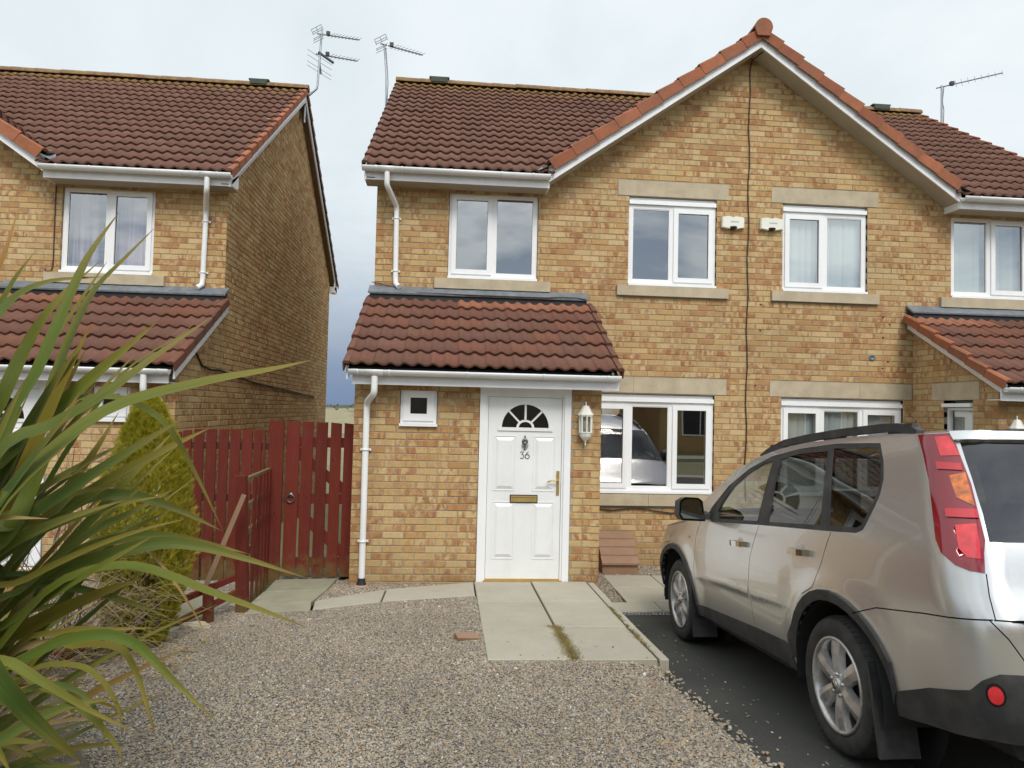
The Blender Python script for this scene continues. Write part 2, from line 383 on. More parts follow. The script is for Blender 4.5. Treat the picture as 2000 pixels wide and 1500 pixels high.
# ------------------------------------------------------------------ building blocks
class MB:
    """collects simple shapes and links them as ONE mesh object"""
    def __init__(s): s.v = []; s.f = []; s.sm = []; s.mi = []; s.uv = None
    def add(s, vs, fs, smooth=False, mi=0):
        o = len(s.v); s.v += [tuple(p) for p in vs]
        for f in fs: s.f.append(tuple(i+o for i in f)); s.sm.append(smooth); s.mi.append(mi)
        return s
    def box(s, x0, x1, y0, y1, z0, z1, mi=0):
        if x0 > x1: x0, x1 = x1, x0
        if y0 > y1: y0, y1 = y1, y0
        return s.add([(x0,y0,z0),(x1,y0,z0),(x1,y1,z0),(x0,y1,z0),(x0,y0,z1),(x1,y0,z1),(x1,y1,z1),(x0,y1,z1)],
                     [(0,3,2,1),(4,5,6,7),(0,1,5,4),(1,2,6,5),(2,3,7,6),(3,0,4,7)], mi=mi)
    def bar(s, p, q, w, d, roll=0.0, w2=None, mi=0):
        p, q = Vector(p), Vector(q); a = (q-p).normalized()
        ref = Vector((0,0,1)) if abs(a.z) < .95 else Vector((0,1,0))
        u = a.cross(ref).normalized(); v = u.cross(a)
        if roll: u, v = u*math.cos(roll)+v*math.sin(roll), v*math.cos(roll)-u*math.sin(roll)
        vs = []
        for c, k in ((p, 1), (q, (w2/w if w2 else 1))):
            for i, j in ((-1,-1),(1,-1),(1,1),(-1,1)): vs.append(c+u*(i*w/2*k)+v*(j*d/2*k))
        return s.add(vs, [(0,1,2,3),(7,6,5,4),(0,4,5,1),(1,5,6,2),(2,6,7,3),(3,7,4,0)], mi=mi)
    def tube(s, pts, r, n=8, caps=True, smooth=True, mi=0):
        pts = [Vector(p) for p in pts]; rr = list(r) if hasattr(r, '__len__') else [r]*len(pts)
        if smooth and r is not None and not hasattr(r, '__len__') and r > .015:      # short rings next to the bends keep long runs evenly shaded
            q = [pts[0]]
            for a, b in zip(pts[:-1], pts[1:]):
                l = (b-a).length
                if l > 4*r: q += [a+(b-a)*(r/l), b-(b-a)*(r/l)]
                q.append(b)
            pts = q; rr = [r]*len(pts)
        vs = []; prev = None
        for i, p in enumerate(pts):
            a = (pts[min(i+1, len(pts)-1)]-pts[max(i-1, 0)])
            a = a.normalized() if a.length > 1e-9 else Vector((0,0,1))
            if prev is None:
                ref = Vector((0,0,1)) if abs(a.z) < .9 else Vector((1,0,0))
                u = a.cross(ref).normalized()
            else:
                u = prev-a*prev.dot(a); u = u.normalized() if u.length > 1e-6 else a.orthogonal().normalized()
            prev = u; w = a.cross(u)
            for k in range(n):
                t = 2*math.pi*k/n; vs.append(p+(u*math.cos(t)+w*math.sin(t))*rr[i])
        fs = []
        for i in range(len(pts)-1):
            for k in range(n):
                fs.append((i*n+k, i*n+(k+1)%n, (i+1)*n+(k+1)%n, (i+1)*n+k))
        s.add(vs, fs, smooth, mi)
        if caps:
            s.add(vs[:n], [tuple(range(n))[::-1]], False, mi); s.add(vs[-n:], [tuple(range(n))], False, mi)
        return s
    def lathe(s, prof, c, axis='z', n=16, a0=0.0, a1=2*math.pi, smooth=True, mi=0):
        full = abs(a1-a0-2*math.pi) < 1e-6; m = n if full else n+1; vs = []
        for r, h in prof:
            for k in range(m):
                t = a0+(a1-a0)*k/n
                x, y = r*math.cos(t), r*math.sin(t)
                q = {'z': (x, y, h), 'x': (h, x, y), 'y': (x, h, y)}[axis]
                vs.append((c[0]+q[0], c[1]+q[1], c[2]+q[2]))
        fs = []
        for i in range(len(prof)-1):
            for k in range(n):
                k2 = (k+1) % m
                fs.append((i*m+k, i*m+k2, (i+1)*m+k2, (i+1)*m+k))
        return s.add(vs, fs, smooth, mi)
    def poly(s, pts, mi=0): return s.add(pts, [tuple(range(len(pts)))], mi=mi)
    def prism(s, pts, d, mi=0):
        """a flat outline (list of 3-D points) pushed along the vector d"""
        n = len(pts); a = [Vector(p) for p in pts]; b = [p+Vector(d) for p in a]
        return s.add(a+b, [tuple(range(n))[::-1], tuple(range(n, 2*n))]+[(i, (i+1) % n, n+(i+1) % n, n+i) for i in range(n)], mi=mi)
    def mesh(s, name, mats):
        me = bpy.data.meshes.new(name)
        me.from_pydata(s.v, [], s.f); me.update()
        me.polygons.foreach_set('use_smooth', s.sm)
        mats = [mats] if isinstance(mats, str) else mats
        for m in mats: me.materials.append(MATS[m])
        if len(mats) > 1: me.polygons.foreach_set('material_index', s.mi)
        return me
    def build(s, name, mats, parent=None, kind=None):
        return link(name, s.mesh(name, mats), parent, kind)

def link(name, data, parent=None, kind=None):
    o = bpy.data.objects.new(name, data); COL.objects.link(o)
    if parent is not None: o.parent = parent
    if kind: o['kind'] = kind
    return o
def tag(o, label, cat=None, group=None):
    o['label'] = label
    if cat: o['category'] = cat
    if group: o['group'] = group
    return o
def thing(name, label, cat, loc=(0, 0, 0), rz=0.0, group=None):
    o = bpy.data.objects.new(name, None); COL.objects.link(o); o.empty_display_size = .2
    o.location = loc; o.rotation_euler = (0, 0, rz)
    return tag(o, label, cat, group)
def copy_tree(o, parent=None):
    c = o.copy(); COL.objects.link(c)
    if parent is not None: c.parent = parent
    for ch in list(o.children): copy_tree(ch, c)
    return c

# ------------------------------------------------------------------ brick walls
PITCHB, BL, BH, BD = .225, .215, .065, .1025
_brick_cache = {}
def brick_mesh(axis, ln, h=BH):
    key = (axis, round(ln, 3), round(h, 3))
    if key not in _brick_cache:
        a, d = Vector(axis[0]), Vector(axis[1])       # along the wall, outward
        l2, h2 = round(ln, 3)/2, round(h, 3)/2; b = .0035; vs = []
        # bevelled face ring, then back ring
        for (s, t, o) in [(-l2+b,-h2+b,0),(l2-b,-h2+b,0),(l2-b,h2-b,0),(-l2+b,h2-b,0),(-l2,-h2,-b),(l2,-h2,-b),(l2,h2,-b),(-l2,h2,-b),(-l2,-h2,-BD),(l2,-h2,-BD),(l2,h2,-BD),(-l2,h2,-BD)]:
            vs.append(a*s+Vector((0,0,t))+d*o)
        fs = [(0,1,2,3)]
        for k in (0, 4):
            for i in range(4): fs.append((k+i, k+4+i, k+4+(i+1) % 4, k+(i+1) % 4))
        if a.cross(Vector((0,0,1))).dot(d) < 0: fs = [f[::-1] for f in fs]
        _brick_cache[key] = MB().add(vs, fs)
    return _brick_cache[key]

def lay(L, z0, z1, cuts, zmax=None, shift=0.0):
    """stretcher bond in a wall L long: list of (s0, s1, zlow, zhigh)"""
    out = []
    for k in range(math.floor(z0/.075), math.ceil(z1/.075)):
        a, b = k*.075+.010, k*.075+.075
        if b < z0+.03 or a > z1-.03: continue
        a, b = max(a, z0), min(b, z1)
        s = -PITCHB + (.1125 if k % 2 else 0)+shift
        while s < L:
            segs = [(max(s, 0), min(s+BL, L))]
            for c0, c1, q0, q1 in cuts:
                if min(b, q1)-max(a, q0) < .03: continue
                ns = []
                for p, q in segs:
                    if q <= c0 or p >= c1: ns.append((p, q))
                    else:
                        if p < c0: ns.append((p, c0))
                        if q > c1: ns.append((c1, q))
                segs = ns
            for p, q in segs:
                if q-p < .025: continue
                if zmax is not None:
                    if zmax((p+q)/2) < b-.05: continue
                out.append((p, q, a, b))
            s += PITCHB
    return out

class Wall:
    """a wall in the vertical plane through org along axis, outward normal nrm; a structure-like part of a house with its bricks"""
    def __init__(s, house, name, org, axis, nrm, L, z0, z1, openings=(), cuts=(), zmax=None, poly=None, shift=0.0):
        s.org, s.a, s.n = Vector(org), Vector(axis), Vector(nrm)
        mb = MB(); rec = -.006; dep = -.11
        P = lambda t, z, o: s.org+s.a*t+s.n*o+Vector((0, 0, z))
        flip = s.a.cross(Vector((0,0,1))).dot(s.n) < 0
        def quad(pts): mb.poly(pts[::-1] if flip else pts)
        if poly:
            quad([P(t, z, rec) for t, z in poly])
        else:
            ts = sorted({0, L, *[c for o in openings for c in o[:2]]}); zs = sorted({z0, z1, *[c for o in openings for c in o[2:]]})
            for i in range(len(ts)-1):
                for j in range(len(zs)-1):
                    tm, zm = (ts[i]+ts[i+1])/2, (zs[j]+zs[j+1])/2
                    if any(o[0] < tm < o[1] and o[2] < zm < o[3] for o in openings): continue
                    quad([P(ts[i], zs[j], rec), P(ts[i+1], zs[j], rec), P(ts[i+1], zs[j+1], rec), P(ts[i], zs[j+1], rec)])
        for a0, a1, b0, b1 in openings:
            for (u0, w0), (u1, w1) in (((a0,b0),(a0,b1)), ((a0,b1),(a1,b1)), ((a1,b1),(a1,b0)), ((a1,b0),(a0,b0))):
                quad([P(u0, w0, rec), P(u1, w1, rec), P(u1, w1, dep), P(u0, w0, dep)])
        s.obj = mb.build(name, 'mortar', house)
        s.bricks = lay(L, z0, z1, list(openings)+list(cuts), zmax, shift)

def spread_bricks(walls, house, limit=300):
    """the bricks that show largest become objects of their own, all others one joined part"""
    off = house.location; cand = []
    for w in walls:
        for b in w.bricks:
            c = w.org+w.a*((b[0]+b[1])/2)+Vector((0, 0, (b[2]+b[3])/2))+off
            q = project(c); sc = 0
            if q and -20 < q[0] < 2020 and -20 < q[1] < 1520 and (CAM_POS-c).dot(w.n) > 0:
                sc = (b[1]-b[0])*(b[3]-b[2])*abs((CAM_POS-c).normalized().dot(w.n))/q[2]**2
            cand.append((sc, w, b))
    cand.sort(key=lambda t: -t[0])
    single = [c for c in cand[:limit] if c[0] > 0]
    rest = cand[len(single):]
    meshes = {}
    for sc, w, b in single:
        ax = (tuple(w.a), tuple(w.n)); key = (ax, round(b[1]-b[0], 3), round(b[3]-b[2], 3))
        if key not in meshes: meshes[key] = brick_mesh(*key).mesh('brick', 'brick')
        o = link('brick', meshes[key], w.obj)
        o.location = w.org+w.a*((b[0]+b[1])/2)+w.n*RNG.uniform(-.002, .0015)+Vector((0, 0, (b[2]+b[3])/2))
    by = {}
    for sc, w, b in rest: by.setdefault(w.obj.name, (w, []))[1].append(b)
    for w, bs in by.values():
        mb = MB(); ax = (tuple(w.a), tuple(w.n))
        for b in bs:
            src = brick_mesh(ax, b[1]-b[0], b[3]-b[2])
            c = w.org+w.a*((b[0]+b[1])/2)+w.n*RNG.uniform(-.002, .0015)+Vector((0, 0, (b[2]+b[3])/2))
            mb.add([Vector(v)+c for v in src.v], src.f)
        mb.build('brickwork', 'brick', w.obj, 'stuff')

# ------------------------------------------------------------------ roof tiles
def tile_shape(w, ln, waves=2, A=.030, th=.022, lift=.030):
    """double pantile: a rolled sheet with a thick lower edge, local x across, y up the slope, z out"""
    n = waves*6; vs = []
    def h(x):
        t = (x/(w/waves)) % 1.0
        return A*(.5+.5*math.cos(2*math.pi*((t**.82)-.30)))
    xs = [w*i/n for i in range(n+1)]
    for y, l in ((0, lift), (ln, 0.0)):
        for x in xs: vs.append((x, y, h(x)+l))
    m = n+1
    for x in xs: vs.append((x, .004, h(x)+lift-th))
    for x in xs: vs.append((x, .06, h(x)+lift-th-.006))
    fs = []; sm = []
    for i in range(n): fs.append((i, i+1, m+i+1, m+i)); sm.append(True)
    for i in range(n): fs.append((2*m+i, 2*m+i+1, i+1, i)); sm.append(False)
    for i in range(n): fs.append((3*m+i, 3*m+i+1, 2*m+i+1, 2*m+i)); sm.append(False)
    mb = MB(); mb.v = vs; mb.f = fs; mb.sm = sm; mb.mi = [0]*len(fs)
    # ends
    mb.add([vs[0], vs[m], vs[2*m]], [(0, 1, 2)]); mb.add([vs[n], vs[m+n], vs[2*m+n]], [(0, 2, 1)])
    return mb
def verge_shape(ln, side, drop=.115, wid=.07):
    """L-shaped end tile that wraps the edge of a roof; side -1 hangs at -x, +1 at +x"""
    mb = MB(); t = .014; s = side; b = .024; l0 = .045; l1 = .012
    pts0 = [(-s*wid, l0), (-s*b, l0+.004), (0, l0-.012), (0, l0-drop), (-s*t, l0-drop), (-s*t, l0-.03), (-s*wid, l0-.03)]
    pts1 = [(-s*wid, l1), (-s*b, l1+.004), (-s*.006, l1-.012), (-s*.006, l1-drop+.02), (-s*t*1.3, l1-drop+.02), (-s*t*1.3, l1-.03), (-s*wid, l1-.03)]
    n = len(pts0); vs = [(x, 0, z) for x, z in pts0]+[(x, ln, z) for x, z in pts1]
    fs = [(i, (i+1) % n, n+(i+1) % n, n+i) for i in range(n)]+[tuple(range(n))[::-1], tuple(range(n, 2*n))]
    if s > 0: fs = [f[::-1] for f in fs]
    return mb.add(vs, fs)

class TileSet:
    def __init__(s, house): s.h = house; s.items = []
    def add(s, parent, mb, mat, origin, ex, ey, ez, name='tile'):
        s.items.append((parent, mb, mat, Vector(origin), Vector(ex), Vector(ey), Vector(ez), name))
    def spread(s, limit=300):
        off = s.h.location; cand = []
        for it in s.items:
            c = it[3]+it[5]*.15+off; q = project(c); sc = 0
            if q and -20 < q[0] < 2020 and -20 < q[1] < 1520: sc = abs((CAM_POS-c).normalized().dot(it[6]))/q[2]**2+1e-5
            cand.append((sc, it))
        names = {it[7] for it in s.items}
        for nm in names:
            cc = sorted([c for c in cand if c[1][7] == nm], key=lambda t: -t[0])
            single = [c for c in cc[:limit] if c[0] > 0]; rest = cc[len(single):]; meshes = {}
            for sc, (par, mb, mat, o, ex, ey, ez, _) in single:
                k = (id(mb), mat)
                if k not in meshes: meshes[k] = mb.mesh(nm, mat)
                ob = link(nm, meshes[k], par)
                m = Matrix.Identity(4); jit = RNG.uniform(-.003, .003)
                for i in range(3): m[i][0], m[i][1], m[i][2], m[i][3] = ex[i], ey[i], ez[i], o[i]+ez[i]*jit
                ob.matrix_local = m
            by = {}
            for sc, it in rest: by.setdefault((it[0].name, it[2]), []).append(it)
            for (pn, mat), its in by.items():
                b = MB()
                for par, mb, _, o, ex, ey, ez, _n in its:
                    jit = RNG.uniform(-.003, .003)
                    b.v += [tuple(o+ex*v[0]+ey*v[1]+ez*(v[2]+jit)) for v in mb.v] if False else []
                    n0 = len(b.v)
                    b.v += [tuple(o+ex*v[0]+ey*v[1]+ez*(v[2]+jit)) for v in mb.v]
                    b.f += [tuple(i+n0 for i in f) for f in mb.f]; b.sm += mb.sm; b.mi += mb.mi
                b.build('tiling' if nm == 'tile' else nm+'_run', mat, its[0][0], 'stuff')

# ------------------------------------------------------------------ joinery
def ring(mb, x0, x1, z0, z1, w, y0, y1, wb=None):
    wb = wb or w
    mb.box(x0, x0+w, y0, y1, z0, z1); mb.box(x1-w, x1, y0, y1, z0, z1)
    mb.box(x0+w, x1-w, y0+.001, y1, z0, z0+wb); mb.box(x0+w, x1-w, y0+.001, y1, z1-w, z1)
def glazing_bead(mb, x0, x1, z0, z1, y0, y1, w=.018):
    ring(mb, x0, x1, z0, z1, w, y0, y1)
def window(house, x0, x1, z0, z1, y, lights, vent=False, glass='window_glass', cill=True, narrow=False):
    """white plastic window facing -Y: lights is a list of 's' (opening sash) or 'f' (fixed)"""
    mb = MB(); fw = .052 if not narrow else .045; top = z1
    if vent:
        mb.box(x0+.006, x1-.006, y-.030, y+.03, z1-.098, z1-.045); top = z1-.100
        mb.box(x0+.004, x1-.004, y+.012, y+.05, z1-.045, z1-.004)
    ring(mb, x0+.006, x1-.006, z0+.03, top, fw, y, y+.065)
    n = len(lights); lw = (x1-x0-.012)/n
    for i in range(1, n):
        xm = x0+.006+lw*i; mb.box(xm-.034, xm+.034, y+.0015, y+.06, z0+.03+fw, top-fw)
    fr = mb.build('window', 'white_frame', house)
    if cill:
        MB().box(x0-.004 if narrow else x0+.002, x1+.004 if narrow else x1-.002, y-.055, y+.05, z0, z0+.029).build('window_cill', 'white_frame', fr)
    for i, k in enumerate(lights):
        a = x0+.006+lw*i+(fw if i == 0 else .034); b = x0+.006+lw*(i+1)-(fw if i == n-1 else .034)
        c, d = z0+.03+fw, top-fw
        if k == 's':
            e = .016; m2 = MB(); sw = .062 if not narrow else .075
            ring(m2, a-e, b+e, c-e, d+e, sw, y-.018, y+.045)
            m2.box(a-e+sw-.008, b+e-sw+.008, y+.006, y+.01, c-e+sw-.010, c-e+sw)
            s = m2.build('sash', 'white_frame', fr)
            a, b, c, d = a-e+sw, b+e-sw, c-e+sw, d+e-sw; yy = y+.008
        else:
            m2 = MB(); ring(m2, a-.001, b+.001, c-.001, d+.001, .014, y+.006, y+.04); m2.build('glazing_bead', 'white_frame', fr)
            a, b, c, d = a+.012, b-.012, c+.012, d-.012; yy = y+.018
        gk = MB(); ring(gk, a-.001, b+.001, c-.001, d+.001, .005, yy-.004, yy+.004); gk.build('gasket', 'black_rubber', fr)
        MB().poly([(a, yy, c), (b, yy, c), (b, yy, d), (a, yy, d)]).build('pane', glass, fr)
    return fr

def half_pipe(mb, x0, x1, y, z, r=.056, n=10):
    """gutter running along X: outside, lip and shallow inside"""
    prof = [(math.cos(math.pi+math.pi*k/n), math.sin(math.pi+math.pi*k/n)) for k in range(n+1)]
    vs = []
    for x in (x0, x1):
        for c, s in prof: vs.append((x, y+c*r, z+s*r))
        vs.append((x, y+r-.012, z)); vs.append((x, y+r-.012, z-.02)); vs.append((x, y-r+.012, z-.02)); vs.append((x, y-r+.012, z))
    m = n+5; fs = [(i, i+1, m+i+1, m+i) for i in range(m-1)]+[(m-1, 0, m, 2*m-1)]
    fs += [tuple(range(m))[::-1], tuple(range(m, 2*m))]
    mb.add(vs, [f[::-1] for f in fs])
    for i in range(len(mb.f)-len(fs), len(mb.f)-len(fs)+n): mb.sm[i] = True

def ellipse_arc(cx, cz, rx, rz, a0, a1, n): return [(cx+rx*math.cos(a0+(a1-a0)*i/n), cz+rz*math.sin(a0+(a1-a0)*i/n)) for i in range(n+1)]

def front_door(house, x0, x1, z0, z1, y, number=True, mir=False):
    """white panelled door with a fan light, set in its frame; x0..x1 is the opening"""
    f = MB(); w = .075
    f.box(x0+.004, x0+w, y-.012, y+.07, z0, z1); f.box(x1-w, x1-.004, y-.012, y+.07, z0, z1); f.box(x0+w, x1-w, y-.011, y+.07, z1-.085, z1)
    f.box(x0+w, x0+w+.022, y+.012, y+.07, z0, z1-.085); f.box(x1-w-.022, x1-w, y+.012, y+.07, z0, z1-.085); f.box(x0+w+.022, x1-w-.022, y+.012, y+.07, z1-.105, z1-.085)
    f.build('door_frame', 'white_frame', house)
    a, b, c, d = x0+w+.026, x1-w-.026, z0+.045, z1-.109
    cx = (a+b)/2; yy = y+.022; hb, ht, rx = 1.585, 1.842, .262
    # the slab with a half-round opening: strips of quads round the fan light
    m = MB(); arc = ellipse_arc(cx, hb, rx, ht-hb, math.pi, 0, 16)
    m.poly([(a, yy, c), (b, yy, c), (b, yy, hb), (a, yy, hb)])
    m.poly([(a, yy, hb), (arc[0][0], yy, hb), (arc[0][0], yy, d), (a, yy, d)])
    m.poly([(arc[-1][0], yy, hb), (b, yy, hb), (b, yy, d), (arc[-1][0], yy, d)])
    for i in range(16):
        (p0, q0), (p1, q1) = arc[i], arc[i+1]
        m.poly([(p0, yy, q0), (p1, yy, q1), (p1, yy, d), (p0, yy, d)])
        m.poly([(p0, yy, q0), (p0, yy+.035, q0), (p1, yy+.035, q1), (p1, yy, q1)])
    m.poly([(arc[0][0], yy, hb), (arc[-1][0], yy, hb), (arc[-1][0], yy+.035, hb), (arc[0][0], yy+.035, hb)])
    m.box(a, b, yy+.03, yy+.04, c, hb-.01)
    slab = m.build('door', 'white_plastic', house)
    # fan light surround, spokes, hub and panes
    s = MB(); out = ellipse_arc(cx, hb-.022, rx+.034, ht-hb+.048, math.pi, 0, 20); inn = ellipse_arc(cx, hb, rx-.006, ht-hb-.006, math.pi, 0, 20)
    for i in range(20):
        (a0, b0), (a1, b1), (e0, g0), (e1, g1) = out[i], out[i+1], inn[i], inn[i+1]
        s.poly([(a0, yy-.012, b0), (a1, yy-.012, b1), (e1, yy-.012, g1), (e0, yy-.012, g0)][::-1])
        s.poly([(a0, yy, b0), (a1, yy, b1), (a1, yy-.012, b1), (a0, yy-.012, b0)]); s.poly([(e0, yy-.012, g0), (e1, yy-.012, g1), (e1, yy+.03, g1), (e0, yy+.03, g0)])
    s.box(cx-rx-.036, cx+rx+.036, yy-.013, yy+.02, hb-.036, hb-.001)
    hub = ellipse_arc(cx, hb, .072, .062, math.pi, 0, 10); hub2 = ellipse_arc(cx, hb, .098, .086, math.pi, 0, 10)
    for i in range(10):
        s.prism([(hub[i][0], yy-.004, hub[i][1]), (hub[i+1][0], yy-.004, hub[i+1][1]), (hub2[i+1][0], yy-.004, hub2[i+1][1]), (hub2[i][0], yy-.004, hub2[i][1])], (0, .02, 0))
    for t in (45, 90, 135):
        ca, sa = math.cos(R(t)), math.sin(R(t))
        s.bar((cx+.09*ca, yy+.006, hb+.08*sa), (cx+rx*ca, yy+.006, hb+(ht-hb)*sa), .022, .02)
    s.build('fanlight_frame', 'white_plastic', slab)
    for t in range(4):
        t0, t1 = math.pi-t*math.pi/4-.03, math.pi-(t+1)*math.pi/4+.03
        o2, i2 = ellipse_arc(cx, hb, rx, ht-hb, t0, t1, 6), ellipse_arc(cx, hb, .08, .07, t0, t1, 6)
        MB().poly([(p, yy+.014, q) for p, q in o2+i2[::-1]][::-1]).build('fanlight_pane', 'obscure_glass', slab)
    MB().poly([(p, yy+.014, q) for p, q in ellipse_arc(cx, hb, .075, .065, math.pi, 0, 8)]).build('fanlight_pane', 'obscure_glass', slab)
    for sx in (-1, 1):
        for q0, q1 in ((.925, 1.475), (.195, .765)):
            xa, xb = cx+sx*.215-.098, cx+sx*.215+.098
            p = MB(); ring(p, xa-.022, xb+.022, q0-.022, q1+.022, .010, yy-.006, yy+.004)
            t = .030
            vs = [(xa-.012, yy+.0015, q0-.012), (xb+.012, yy+.0015, q0-.012), (xb+.012, yy+.0015, q1+.012), (xa-.012, yy+.0015, q1+.012),
                  (xa, yy-.001, q0), (xb, yy-.001, q0), (xb, yy-.001, q1), (xa, yy-.001, q1),
                  (xa+t, yy-.013, q0+t), (xb-t, yy-.013, q0+t), (xb-t, yy-.013, q1-t), (xa+t, yy-.013, q1-t)]
            # recessed moat then the raised field
            p.add(vs, [(4, 5, 9, 8), (5, 6, 10, 9), (6, 7, 11, 10), (7, 4, 8, 11), (8, 9, 10, 11)])
            p.build('door_panel', 'white_plastic', slab)
    lb = MB().box(cx-.150, cx+.150, yy-.009, yy, .775, .862).build('letterbox', 'black_plastic', slab)
    pl = MB(); pl.box(cx-.140, cx+.140, yy-.016, yy-.009, .785, .834); pl.box(cx-.140, cx+.140, yy-.022, yy-.009, .836, .852)
    pl.build('letterbox_flap', 'brass', lb)
    hx = b-.032 if not mir else a+.032
    hd = MB(); hd.box(hx-.016, hx+.016, yy-.012, yy, .865, 1.125)
    hs = 1 if mir else -1
    hd.tube([(hx, yy-.01, 1.025), (hx, yy-.05, 1.025), (hx+hs*.02, yy-.055, 1.025), (hx+hs*.07, yy-.056, 1.026), (hx+hs*.11, yy-.056, 1.012), (hx+hs*.118, yy-.05, 1.004)], .0085, 8)
    hd.build('door_handle', 'brass', slab)
    th = MB(); th.box(a-.02, b+.02, yy-.045, yy+.03, z0+.002, z0+.018); th.box(a-.02, b+.02, yy-.032, yy+.03, z0+.019, z0+.034); th.box(a, b, yy-.018, yy+.02, z0+.035, z0+.05)
    th.build('threshold_strip', 'brass', slab)
    if number:
        k = MB(); kz = 1.415
        k.lathe([(.0, -.0), (.012, -.012), (.026, -.016), (.034, -.008), (.034, 0)], (cx, yy, kz+.02), 'y', 14)
        k.bar((cx, yy-.008, kz+.07), (cx, yy-.008, kz+.045), .010, .012); k.lathe([(0, -.012), (.008, -.008), (.010, 0)], (cx, yy-.004, kz+.075), 'y', 8)
        k.prism([(cx-.030, yy, kz+.03), (cx-.012, yy, kz-.045), (cx+.012, yy, kz-.045), (cx+.030, yy, kz+.03)], (0, -.010, 0))
        k.tube([(cx+.032*math.cos(t), yy-.016, kz-.008+.048*math.sin(t)) for t in [math.pi*(1+i/12) for i in range(13)]], .0045, 6)
        k.lathe([(0, -.016), (.010, -.012), (.012, 0)], (cx, yy, kz-.062), 'y', 8)
        k.build('door_knocker', 'pewter', slab)
        def stroke(pts, nm='house_number'):
            q = MB(); q.tube([(cx+u, yy-.003, 1.252+v) for u, v in pts], .0042, 6, smooth=False); return q
        three = [(-.046, .062), (-.043, .072), (-.012, .072), (-.032, .044)]+[(-.031+.022*math.cos(t), .022+.022*math.sin(t)) for t in [R(95-i*18) for i in range(14)]]
        six = [(.040, .073), (.022, .056), (.008, .034), (.0055, .020)]+[(.0285+.0225*math.cos(t), .0215+.0225*math.sin(t)) for t in [R(185+i*22) for i in range(16)]]
        for st in (three, six): stroke(st).build('number_digit', 'dark_steel', slab)
    return slab

def downpipe(house, pts, r=.034, clips=()):
    o = MB().tube(pts, r, 12).build('downpipe', 'white_plastic', house)
    for i, (x, y, z) in enumerate(clips):
        c = MB(); c.lathe([(r+.001, -.012), (r+.006, -.010), (r+.006, .010), (r+.001, .012)], (x, y, z), 'z', 14)
        c.box(x-r-.022, x+r+.022, y+r-.012, y+r+.004, z-.012, z+.012); c.build('pipe_clip', 'white_plastic', o)
    return o
# ------------------------------------------------------------------ the houses
W2 = 9.94                            # width of a pair
YF, YP, YB = 1.40, -.15, 9.40        # main front, porch front, back wall
SL = .697                            # main roof slope
PA = math.atan(SL)
EAVE_Y, EAVE_Z, RIDGE_Y = 1.05, 4.77, 5.40
RIDGE_Z = EAVE_Z+SL*(RIDGE_Y-EAVE_Y)
GAB_Z = 6.86
PSL = .55; PPA = math.atan(PSL)

